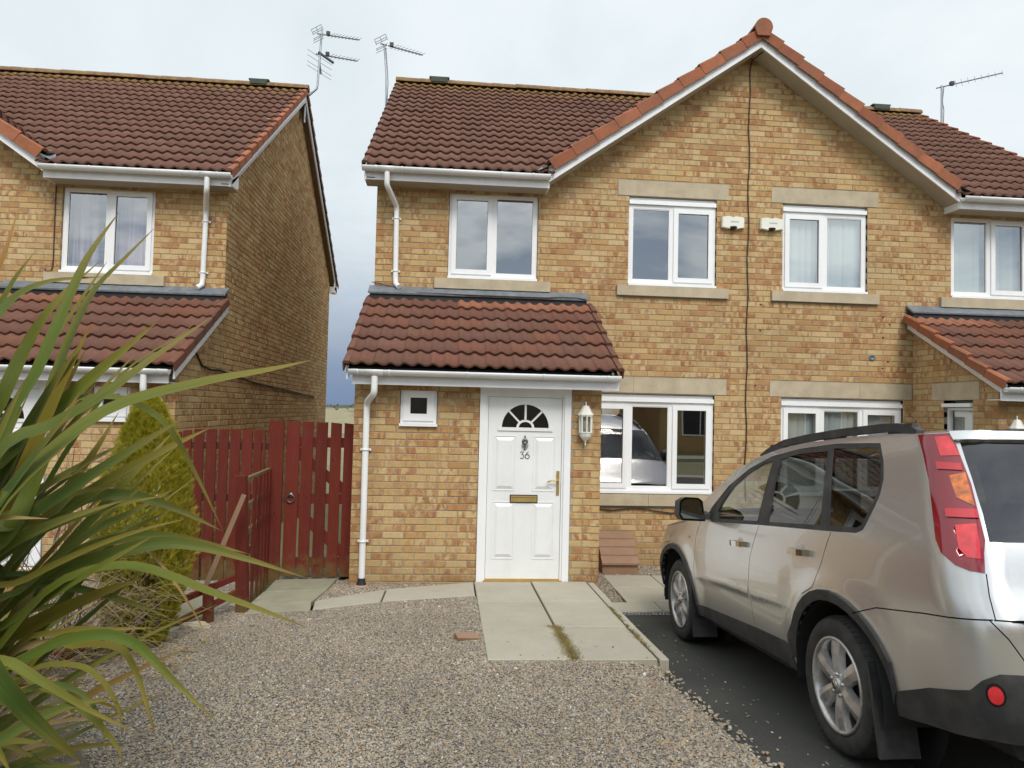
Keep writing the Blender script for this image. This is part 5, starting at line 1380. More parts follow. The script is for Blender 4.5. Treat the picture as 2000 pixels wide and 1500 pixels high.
def skin(u, z, flare=True):
    w, r, f = tabv(_W, z), tabv(_R, z), tabv(_F, z)
    a, b = .27, .20; yc = r+a; fa, fb = .42, .34; fc = f-fa
    if UC0 <= u <= UF0:
        y = u+(yc-UC0)*s01((.1-u)/(.1-UC0))+(fc-UF0)*s01((u-2.0)/(UF0-2.0)); x = w
    elif u < UC0:
        if u > UC1:
            t = (UC0-u)/(UC0-UC1)*math.pi/2; x = w-b+b*max(math.cos(t), 0)**.85; y = yc-a*max(math.sin(t), 0)**.9
        else: x = (w-b)-(UC1-u); y = r-.035*(1-(x/(w-b))**2)
    else:
        if u < UF1:
            t = (u-UF0)/(UF1-UF0)*math.pi/2; x = w-fb+fb*math.cos(t); y = fc+fa*math.sin(t)
        else: x = (w-fb)-(u-UF1); y = f+.05*(1-(x/(w-fb))**2)
    if UC1 <= u <= UF1: x -= .018*s01((.2-u)/1.2)+.03*s01((u-2.2)/1.0)
    if -.9 < u < 3.2:
        zl = .625+.03*(2.06-u)                                   # pressed line low on the doors
        k = s01((u-.45)/.2)*s01((2.2-u)/.15)
        x += .012*k*math.exp(-((z-zl)/.020)**2) + .010*k*s01((z-zl)/.03)*s01((zl+.3-z)/.3)
        for hy in (0.0, 2.62):                                   # flared arches
            d = math.hypot(u-hy, z-.352)
            x += .020*math.exp(-((d-.50)/.075)**2)*(1 if z < 1.0 else 0)
    return Vector((-x, y, z-.352))
def normal_at(u, z):
    e = .004; n = (skin(u+e, z)-skin(u-e, z)).cross(skin(u, z+e)-skin(u, z-e)); return -n.normalized() if n.length > 0 else Vector((-1, 0, 0))
ZT = [(-2.2, 1.655), (-.70, 1.658), (-.55, 1.668), (-.04, 1.672), (.49, 1.662), (.9, 1.635), (1.2, 1.585), (1.54, 1.50), (1.95, 1.30), (2.32, 1.115), (2.5, 1.075), (2.82, 1.02), (3.1, .965), (3.45, .90), (4.2, .865)]
zt_ = lambda u: float(np.interp(u, [q[0] for q in ZT], [q[1] for q in ZT]))
def arc_pts(hy, r, a0, a1, n): return [(hy+r*math.cos(R(a0+(a1-a0)*i/n)), .352+r*math.sin(R(a0+(a1-a0)*i/n))) for i in range(n+1)]
UEND_R, UEND_F = UC1-.69, UF1+.50
# outline of the left half skin in the unrolled (u, z) plane
OUT = [(UEND_R, .40), (-.95, .42), (-.62, .38), (-.47, .36)]+[p for p in arc_pts(0, .435, 172, 6, 16)]+[(.46, .31), (1.2, .31), (2.15, .31)]+arc_pts(2.62, .435, 174, 6, 16)+[(3.1, .34), (3.3, .27), (UEND_F, .25)]
OUT += [(u, zt_(u)) for u in np.linspace(UEND_F, UEND_R, 70)]
def strip_poly(pts, w):
    """a thin closed outline around an open polyline"""
    L, Rr = [], []
    for i, p in enumerate(pts):
        a, b = pts[max(i-1, 0)], pts[min(i+1, len(pts)-1)]; dx, dy = b[0]-a[0], b[1]-a[1]; n = math.hypot(dx, dy); L.append((p[0]-dy/n*w/2, p[1]+dx/n*w/2)); Rr.append((p[0]+dy/n*w/2, p[1]-dx/n*w/2))
    return L+Rr[::-1]
ARCH_R = arc_pts(0, .435, 176, 4, 16)+[(.490, .385), (.500, .50)]+arc_pts(0, .488, 28, 150, 12)+[(-.452, .46)]
ARCH_F = arc_pts(2.62, .435, 176, 4, 16)+[(3.09, .40)]+arc_pts(2.62, .482, 18, 158, 12)+[(2.13, .385)]
BUMP_LOW = [(UEND_R, .40), (-.95, .42), (-.62, .38), (-.47, .36), (-.44, .44), (-.46, .475), (-.62, .545), (-.84, .60), (-.90, .65), (-.98, .685), (-1.10, .69), (UEND_R, .69)]
SILL = [(.46, .31), (2.15, .31), (2.18, .385), (2.10, .395), (1.04, .435), (.50, .445), (.485, .38)]
DLO = [(1.80, 1.085), (.90, 1.122), (.02, 1.150), (-.20, 1.160), (-.255, 1.180), (-.385, 1.36), (-.415, 1.44), (-.405, 1.53), (-.345, 1.625), (.20, 1.640), (.62, 1.624), (.98, 1.585), (1.30, 1.505), (1.62, 1.37), (1.86, 1.20), (1.93, 1.12)]
G_FRONT = [(1.70, 1.118), (.985, 1.145), (.955, 1.555), (1.10, 1.535), (1.30, 1.468), (1.50, 1.375), (1.66, 1.255), (1.725, 1.17)]
G_REAR = [(.815, 1.150), (.155, 1.176), (.255, 1.600), (.62, 1.592), (.845, 1.562)]
G_QTR = [(.055, 1.182), (-.195, 1.188), (-.235, 1.205), (-.355, 1.37), (-.382, 1.44), (-.372, 1.525), (-.32, 1.603), (.20, 1.613)]
TAIL = [(-.715, 1.652), (-.745, 1.56), (-.770, 1.43), (-.772, 1.32), (-.775, 1.18), (-.80, 1.125), (-.865, 1.082), (-.93, 1.066), (-1.00, 1.062), (-1.005, 1.14), (-1.015, 1.19), (-1.000, 1.30), (-.985, 1.42), (-.950, 1.53), (-.925, 1.60), (-.895, 1.652)]
T_RED1 = [(-.815, 1.635), (-.895, 1.638), (-.945, 1.545), (-.845, 1.545)]
T_N1 = [(-.820, 1.518), (-.945, 1.508), (-.948, 1.478), (-.822, 1.484)]
T_AMB = [(-.880, 1.455), (-.962, 1.470), (-.988, 1.325), (-.905, 1.362)]
T_N2 = [(-.845, 1.312), (-.995, 1.312), (-.998, 1.276), (-.845, 1.276)]
T_RED2 = [(-.882, 1.245), (-.985, 1.255), (-.990, 1.115), (-.925, 1.118), (-.890, 1.150)]
RGLASS = [(-1.035, 1.185), (UEND_R, 1.185), (UEND_R, 1.612), (-.945, 1.610), (-.990, 1.45), (-1.022, 1.30)]
TGATE = [(-1.00, 1.062), (-.985, .892), (UEND_R, .892), (UEND_R, 1.655), (-.905, 1.655)]
SPOIL = [(-.915, 1.612), (UEND_R, 1.616), (UEND_R, 1.655), (-.897, 1.655)]
FDOOR = [(.955, 1.10), (1.05, .90), (1.085, .70), (1.06, .445), (2.10, .398), (2.165, .70), (2.135, .95), (2.02, 1.10)]
RDOOR = [(.04, 1.13), (.10, .96), (.165, .83), (.30, .775), (.42, .66), (.487, .50), (.50, .448), (1.05, .445), (1.072, .70), (1.04, .90), (.94, 1.10), (.93, 1.13)]
LAMP_F = [(2.98, .98), (3.08, .86), (3.30, .80), (3.62, .80), (3.66, .86), (3.35, .905), (3.1, .955)]
GRILLE = [(3.70, .66), (UEND_F, .66), (UEND_F, .855), (3.72, .845)]
FB_LOW = [(3.12, .42), (3.30, .45), (3.6, .50), (UEND_F, .50), (UEND_F, .25), (3.3, .27), (3.1, .34)]
REFL = [(-.955+.034*math.cos(t)*1.0, .603+.034*math.sin(t)) for t in [2*math.pi*i/14 for i in range(14)]]
REFL_R = [(-.955+.046*math.cos(t)*1.0, .603+.046*math.sin(t)) for t in [2*math.pi*i/14 for i in range(14)]]
IND = [(2.30+.018*math.cos(t), .93+.014*math.sin(t)) for t in [2*math.pi*i/10 for i in range(10)]]
HCUP = lambda y, z: [(y+.075*math.cos(t), z+.052*math.sin(t)) for t in [2*math.pi*i/14 for i in range(14)]]
gw_ = .006
SEAMS = [strip_poly(q, gw_) for q in (
    [(.94, 1.115), (1.045, .90), (1.078, .70), (1.055, .44)],
    [(.03, 1.145), (.10, .96), (.165, .83), (.29, .775)],
    [(2.03, 1.10), (2.140, .95), (2.170, .70), (2.105, .40)],
    [(-.20, .765), (-.34, .822), (-.62, .858), (-.98, .888)],
    [(-1.005, 1.06), (-.992, .888)], [(-.985, .888), (-1.3, .890), (UEND_R, .890)],
    [(-.965, .885), (-1.04, .82), (-1.10, .745), (-1.13, .69)],
    [(2.75, .84), (2.95, .80), (3.1, .86)], [(2.32, 1.10), (2.5, 1.05), (2.95, .985)])]
REG = [  # name, material, outline, lift along the normal, parent part
    ('body', 'car_paint', OUT, 0, None), ('tailgate', 'car_paint', TGATE, 0, None), ('front_door', 'car_paint', FDOOR, 0, None), ('rear_door', 'car_paint', RDOOR, 0, None),
    ('bumper_skirt', 'car_trim', BUMP_LOW, .006, None), ('sill', 'car_trim', SILL, .008, None), ('arch_trim', 'car_trim', ARCH_R, .013, None), ('arch_trim', 'car_trim', ARCH_F, .013, None),
    ('front_skirt', 'car_trim', FB_LOW, .004, None), ('grille', 'car_gap', GRILLE, -.004, None), ('headlight', 'clear_lens', LAMP_F, .002, None),
    ('window_surround', 'car_trim', DLO, -.002, None), ('side_window', 'car_glass', G_FRONT, -.005, 'window_surround'), ('side_window', 'privacy_glass', G_REAR, -.005, 'window_surround'), ('side_window', 'privacy_glass', G_QTR, -.004, 'window_surround'),
    ('rear_window', 'privacy_glass', RGLASS, -.003, 'tailgate'), ('spoiler', 'car_paint', SPOIL, .020, 'tailgate'),
    *[('panel_gap', 'car_gap', q, -.008, None) for q in SEAMS],
    ('tail_light', 'tail_dark', TAIL, .006, None), ('brake_lens', 'lens_red', T_RED1, .009, 'tail_light'), ('lens_bar', 'tail_red', T_N1, .013, 'tail_light'), ('indicator_lens', 'lens_amber', T_AMB, .009, 'tail_light'), ('lens_bar', 'tail_red', T_N2, .014, 'tail_light'), ('brake_lens', 'lens_red', T_RED2, .009, 'tail_light'),
    ('reflector_bezel', 'car_gap', REFL_R, .004, 'bumper_skirt'), ('reflector', 'lens_red', REFL, .010, 'bumper_skirt'), ('side_repeater', 'clear_lens', IND, .004, None)]
# one constrained triangulation shared by every panel
pts, edges = [], []
for name, mat, poly, lift, par in REG:
    n0 = len(pts); den = []
    for i in range(len(poly)):
        (x1, y1), (x2, y2) = poly[i], poly[(i+1) % len(poly)]; k = max(1, int(math.hypot(x2-x1, y2-y1)/.07))
        for j in range(k): den.append((x1+(x2-x1)*j/k, y1+(y2-y1)*j/k))
    pts += [Vector(p) for p in den]; edges += [(n0+i, n0+(i+1) % len(den)) for i in range(len(den))]
gx = list(np.arange(UEND_R+.02, UEND_F, .045)); gz0 = list(np.arange(.27, 1.66, .036))
for i, u in enumerate(gx):
    for j, z in enumerate(gz0):
        q = (u+(.022 if j % 2 else 0), z)
        if inside(OUT, *q): pts.append(Vector(q))
for u in np.arange(.5, 2.15, .05):
    for dz in (-.03, -.015, 0, .015, .03): pts.append(Vector((u, .625+.03*(2.06-u)+dz)))
V2, _, F2, _, _, _ = delaunay_2d_cdt(pts, edges, [], 0, 1e-6)
boxes = [(min(p[0] for p in r[2]), max(p[0] for p in r[2]), min(p[1] for p in r[2]), max(p[1] for p in r[2])) for r in REG]
own = {i: [] for i in range(len(REG))}
for t in F2:
    cu, cz = sum(V2[i].x for i in t)/3, sum(V2[i].y for i in t)/3; w = None
    for k in range(len(REG)-1, -1, -1):
        b = boxes[k]
        if b[0] <= cu <= b[1] and b[2] <= cz <= b[3] and inside(REG[k][2], cu, cz): w = k; break
    if w is not None and inside(OUT, cu, cz): own[w].append(tuple(t))
_sk = {}
def SK(i):
    if i not in _sk: _sk[i] = (skin(V2[i].x, V2[i].y), normal_at(V2[i].x, V2[i].y))
    return _sk[i]
def panel_mesh(tris, lift, both=False, depth=.016, mirror=False, flat=False):
    """curved panel with a turned-in rim and true surface normals"""
    mb = MB(); nors = []; idx = {}
    from collections import Counter
    ec = Counter()
    for t in tris:
        for a, b in ((t[0], t[1]), (t[1], t[2]), (t[2], t[0])): ec[(a, b)] += 1
    for sgn in ((1, -1) if both else ((-1,) if mirror else (1,))):
        sidx = {}
        def vid(i, o):
            k = (i, o)
            if k not in sidx:
                p, n = SK(i); q = p+n*(lift-o); sidx[k] = len(mb.v); mb.v.append((q.x*sgn, q.y, q.z))
            return sidx[k]
        for t in tris:
            f = [vid(i, 0) for i in t]; nn = [SK(i)[1] for i in t]
            if flat: nn = [normal_at(min(V2[i].x, -1.3), 1.40).lerp(normal_at(min(V2[i].x, -1.3), V2[i].y), .3).normalized() for i in t]      # nearly flat glass
            p0, p1, p2 = (Vector(mb.v[k]) for k in f); fn = (p1-p0).cross(p2-p0); av = Vector((nn[0].x*sgn, nn[0].y, nn[0].z))
            fl_ = fn.dot(av) < 0
            if fl_: f = f[::-1]; nn = nn[::-1]
            mb.f.append(tuple(f)); mb.sm.append(True); mb.mi.append(0); nors += [(n.x*sgn, n.y, n.z) for n in nn]
        for (a, b), c in ec.items():
            if (b, a) in ec: continue
            if abs(V2[a].x-UEND_R) < .002 and abs(V2[b].x-UEND_R) < .002: continue
            if abs(V2[a].x-UEND_F) < .002 and abs(V2[b].x-UEND_F) < .002: continue
            f = [vid(a, 0), vid(b, 0), vid(b, depth), vid(a, depth)]
            p0, p1, p2 = (Vector(mb.v[k]) for k in f[:3]); fn = (p1-p0).cross(p2-p0).normalized()
            mb.f.append(tuple(f)); mb.sm.append(False); mb.mi.append(0); nors += [tuple(fn)]*4
    return mb, nors
parents = {}
def make_panel(name, mat, tris, lift, parent, **kw):
    mb, nors = panel_mesh(tris, lift, **kw); me = mb.mesh(name, mat)
    me.polygons.foreach_set('use_smooth', [True]*len(me.polygons)); me.normals_split_custom_set(nors)
    return link(name, me, parent)
centre = {'tailgate', 'bumper_skirt', 'rear_window', 'spoiler', 'front_skirt', 'grille', 'body'}
made = {}
gaps = [t for k, r in enumerate(REG) if r[0] == 'panel_gap' for t in own[k]]
for k, (name, mat, poly, lift, par) in enumerate(REG):
    if name == 'panel_gap' or not own[k]: continue
    if name in centre:
        o = make_panel(name, mat, own[k], lift, made[(par, 0)] if par else CAR, both=True, flat=(name == 'rear_window')); made[(name, 0)] = made[(name, 1)] = o
    else:
        for m in (0, 1):
            o = make_panel(name, mat, own[k], lift, made[(par, m)] if par else CAR, mirror=bool(m)); made[(name, m)] = o
make_panel('panel_gap', 'car_gap', gaps, -.009, CAR, both=True)
# roof, windscreen, bonnet: lofted from edge to edge
def loft_top(name, mat, u0, u1, crown, n=16, m=14, lift=0.0, fwd=0.0):
    mb = MB()
    for i in range(n+1):
        u = u0+(u1-u0)*i/n; e = skin(u, zt_(u)); 
        for j in range(m+1):
            t = -1+2*j/m; x = abs(e.x)*math.sin(t*math.pi/2*.98)/math.sin(math.pi/2*.98); q = 1-(x/abs(e.x))**2
            mb.v.append((x, e.y+fwd*q, e.z+lift+crown(i/n)*q))
    for i in range(n):
        for j in range(m): mb.f.append((i*(m+1)+j, i*(m+1)+j+1, (i+1)*(m+1)+j+1, (i+1)*(m+1)+j)); mb.sm.append(True); mb.mi.append(0)
    return mb.build(name, mat, CAR)
loft_top('roof', 'car_paint', -.72, 1.32, lambda t: .035)
loft_top('windscreen', 'car_glass', 1.32, 2.30, lambda t: .035-.01*t, fwd=.10, lift=-.002)
loft_top('bonnet', 'car_paint', 2.30, 3.42, lambda t: .055, fwd=.10)
MB().poly([tuple(skin(u, zt_(u))) for u in np.linspace(3.42, UEND_F, 8)]+[tuple(Vector((-skin(u, zt_(u)).x, *skin(u, zt_(u))[1:]))) for u in np.linspace(UEND_F, 3.42, 8)]).build('bonnet_lip', 'car_paint', CAR)
tp = MB(); us_ = list(np.linspace(-.72, UEND_R, 12)); ed = [skin(u, zt_(u)) for u in us_]
tp.poly([tuple(p+Vector((0, 0, .001))) for p in ed]+[(-p.x, p.y, p.z+.001) for p in ed[::-1]]); tp.build('roof_tail', 'car_paint', CAR)
# roof rails
for s in (-1, 1):
    pts_ = []; 
    for u in (-.66, -.60, -.48, -.3, .2, .6, .9, 1.12, 1.22):
        e = skin(u, zt_(u)); lift = {-.66: -.004, -.60: .018, -.48: .030, 1.12: .018, 1.22: -.002}.get(u, .034)
        pts_.append((s*(abs(e.x)-.045), e.y, e.z+lift+.004))
    rl = MB()
    for a, b in zip(pts_[:-1], pts_[1:]): rl.bar(a, b, .042, .044)
    for u in (-.5, .3, 1.0):
        e = skin(u, zt_(u)); rl.box(s*(abs(e.x)-.065), s*(abs(e.x)-.03), e.y-.10, e.y+.10, e.z-.01, e.z+.05)
    rl.build('roof_rail', 'car_trim', CAR)
e = skin(.55, zt_(.55)); MB().tube([(-.10, e.y-.1, e.z+.03), (-.10, e.y-.16, e.z+.10), (-.10, e.y-.19, e.z+.15)], [.006, .005, .003], 6).build('roof_aerial', 'black_plastic', CAR)
# door handles
for m in (0, 1):
    for (y, z, d) in ((1.21, .965, 'front_door'), (.325, 1.000, 'rear_door')):
        s = -1 if not m else 1
        hc = skin(y+.02, z); cup = MB()
        cup.lathe([(.075, 0), (.06, .006), (.03, .009), (0, .010)], (0, 0, 0), 'x', 16)
        c = cup.build('handle_cup', 'car_paint', made[(d, m)]); c.location = (s*(abs(hc.x)-.008), hc.y-.015, hc.z-.002); c.scale = (s, 1.0, .78)
        h = MB(); q = [(.0, .105), (.030, .085), (.036, .04), (.036, -.04), (.030, -.085), (.0, -.105)]
        for (x1, y1), (x2, y2) in zip(q[:-1], q[1:]): h.bar((s*(abs(hc.x)+x1), hc.y+y1, hc.z+.006+y1*-.03), (s*(abs(hc.x)+x2), hc.y+y2, hc.z+.006+y2*-.03), .018, .036)
        h.build('door_handle', 'chrome', made[(d, m)])
# wing mirrors
for s in (-1, 1):
    rx_ = lambda x: s*x
    m = MB(); a = [(-.0, -.10), (.02, .06), (.055, .085), (.16, .09), (.205, .06), (.215, -.05), (.19, -.095), (.05, -.10)]
    back = [(s*(.905+x), 1.86, 1.185-.352+z) for x, z in a]; mid = [(s*(.915+x*.98), 1.97, 1.185-.352+z*.92) for x, z in a]; fr = [(s*(.93+x*.75), 2.03, 1.185-.352+z*.6) for x, z in a]
    n = len(a); vs = back+mid+fr; fs = [(i, (i+1) % n, n+(i+1) % n, n+i) for i in range(n)]+[(n+i, n+(i+1) % n, 2*n+(i+1) % n, 2*n+i) for i in range(n)]+[tuple(range(2*n, 3*n))]
    m.add(vs, fs if s < 0 else [f[::-1] for f in fs], True)
    m.prism([(s*.80, 1.84, .745), (s*.93, 1.88, .745), (s*.93, 1.98, .765), (s*.80, 2.0, .765)], (0, 0, .045))
    mo = m.build('wing_mirror', 'car_trim', CAR)
    g2 = [(s*(.905+.5*.215+(x-.5*.215)*.86), 1.866, 1.185-.352+z*.84) for x, z in a]; MB().poly(g2).build('mirror_glass', 'mirror_glass', mo)
# wheels
def wheel(x, y, s):
    W = bpy.data.objects.new('wheel', None); COL.objects.link(W); W.parent = CAR; W.location = (x, y, 0)
    t = MB(); prof = [(.243, -.016), (.262, -.005), (.292, .000), (.322, -.006), (.338, -.020), (.348, -.036)]
    hw = .110; pr = [(r, hw+o) for r, o in prof]+[(.352, hw-.055), (.3515, 0)]+[(r, -(hw+o)) for r, o in prof[::-1]]
    t.lathe([(r, h) for r, h in pr], (0, 0, 0), 'x', 56)
    # shoulder blocks
    for k in range(60):
        a0 = 2*math.pi*k/60
        for sd in (-1, 1):
            for rr in ((.346, .072, .108),):
                c0, c1 = a0, a0+.062
                p = lambda a, r, xx: (sd*xx, r*math.cos(a), r*math.sin(a))
                t.add([p(c0, .3535, .055), p(c1, .3535, .055), p(c1+.02, .343, .100), p(c0+.02, .343, .100)], [(0, 1, 2, 3)])
    to = t.build('tyre', 'tyre', W)
    r = MB(); o = hw-.012
    r.lathe([(.2435, o-.010), (.2445, o+.006), (.236, o+.010), (.226, o+.002), (.220, o-.018), (.214, o-.05), (.200, o-.13), (.196, -.08)], (0, 0, 0), 'x', 48)
    for k in range(6):
        a = 2*math.pi*k/6+.35; ca, sa = math.cos(a), math.sin(a)
        P = lambda rad, tan, xx: (xx, rad*ca-tan*sa, rad*sa+tan*ca)
        vs = []
        for rad, w, xo in ((.045, .038, o-.006), (.10, .040, o+.003), (.16, .045, o+.004), (.205, .052, o-.002), (.228, .056, o-.006)):
            vs += [P(rad, -w, xo-.040), P(rad, -w*.80, xo-.006), P(rad, -.004, xo+.004), P(rad, w*.80, xo-.006), P(rad, w, xo-.040)]
        fs = []
        for i in range(4):
            for j in range(4): fs.append((i*5+j, i*5+j+1, (i+1)*5+j+1, (i+1)*5+j))
        r.add(vs, fs)
    r.lathe([(.072, o-.045), (.070, o-.012), (.060, o-.004), (.040, o-.006), (.036, o+.004), (.030, o+.009), (0, o+.011)], (0, 0, 0), 'x', 24)
    for k in range(5):
        a = 2*math.pi*k/5; r.lathe([(.011, o-.012), (.010, o+.004), (0, o+.005)], (0, .054*math.cos(a), .054*math.sin(a)), 'x', 8)
    r.build('rim', 'alloy', W)
    MB().lathe([(0, o+.0125), (.020, o+.0125), (.022, o+.0095)], (0, 0, 0), 'x', 16).build('hub_badge', 'chrome', W)
    d = MB(); d.lathe([(0, -.005), (.15, -.005), (.152, -.02), (0, -.02)], (o-.075, 0, 0), 'x', 32); d.lathe([(.205, o-.10), (0, o-.10)], (0, 0, 0), 'x', 24); d.build('brake_disc', 'brake', W)
    W.rotation_euler = (RNG.uniform(0, 1), 0, 0 if s > 0 else math.pi)
    return W
for s in (-1, 1):
    for y in (0.0, 2.62): wheel(s*(.885-.105), y, s)
# mud flaps
for s in (-1, 1):
    for y, zz0, t_ in ((-.40, .13, .05), (2.20, .12, .02)):
        m = MB(); m.prism([(s*.70, y, zz0-.352), (s*.905, y, zz0-.352), (s*.915, y+t_*.3, .40-.352), (s*.905, y+t_+.02, .56-.352), (s*.70, y+t_+.02, .56-.352)], (0, -.014, 0)); m.build('mud_flap', 'car_trim', CAR)
# dark inside: floor, wheel housings, dashboard, seats
fl_ = MB(); fl_.box(-.80, .80, .50, 3.35, .26-.352, .34-.352); fl_.box(-.56, .56, -.93, .48, .42-.352, .62-.352); fl_.build('floor_pan', 'car_inner', CAR)
for s in (-1, 1):
    for y in (0, 2.62):
        w_ = MB(); w_.lathe([(.43, s*.885), (.44, s*.56)], (0, y, 0), 'x', 24, R(-10), R(190)); w_.lathe([(.44, s*.56), (0, s*.56)], (0, y, 0), 'x', 24); w_.build('wheel_housing', 'car_inner', CAR)
    mfl = MB(); mfl.tube([(s*.52, -.50, .35-.352), (s*.52, -.86, .35-.352)], .075, 14); 
    if s < 0: mfl.build('exhaust_silencer', 'brake', CAR)
ds = MB(); ds.prism([(-.72, 1.55, .55), (-.72, 1.52, .70), (-.72, 1.70, .78), (-.72, 2.25, .755), (-.72, 2.3, .3), (-.72, 1.8, .3)], (1.44, 0, 0)); ds.tube([(.38+.18*math.cos(a), 1.38-.05*math.sin(a), .68+.18*math.sin(a)) for a in [2*math.pi*i/18 for i in range(19)]], .015, 6); ds.build('dashboard', 'car_inner', CAR)
def seat(x, y, w, h=.62):
    st = MB(); z0 = .42-.352
    st.prism([(x-w/2, y+.05, z0), (x-w/2, y+.52, z0), (x-w/2, y+.54, z0+.16), (x-w/2, y+.05, z0+.14)], (w, 0, 0))
    st.prism([(x-w/2, y+.08, z0+.10), (x-w/2, y-.08, z0+.10), (x-w/2, y-.24, z0+.10+h), (x-w/2, y-.14, z0+.12+h)], (w, 0, 0))
    n_ = 1 if w < .7 else 3
    for i in range(n_):
        xx = x if n_ == 1 else x+(i-1)*.46
        st.prism([(xx-.12, y-.17, z0+.14+h), (xx+.12, y-.17, z0+.14+h), (xx+.10, y-.215, z0+.32+h), (xx-.10, y-.215, z0+.32+h)], (0, -.09, 0)); st.bar((xx, y-.2, z0+.05+h), (xx, y-.22, z0+.2+h), .10, .02)
    st.build('seat', 'seat_cloth', CAR)
seat(-.37, 1.02, .50); seat(.37, 1.02, .50); seat(0, .12, 1.25, .58)
# front details that only the window across shows
pl_ = MB().box(-.26, .26, 3.60, 3.61, .55-.352, .66-.352).build('number_plate', 'cream_plastic', CAR)
gr = MB()
for s in (-1, 1): gr.bar((s*.30, 3.585, .84-.352), (s*.14, 3.61, .66-.352), .05, .02)
gr.build('grille_bar', 'chrome', CAR)
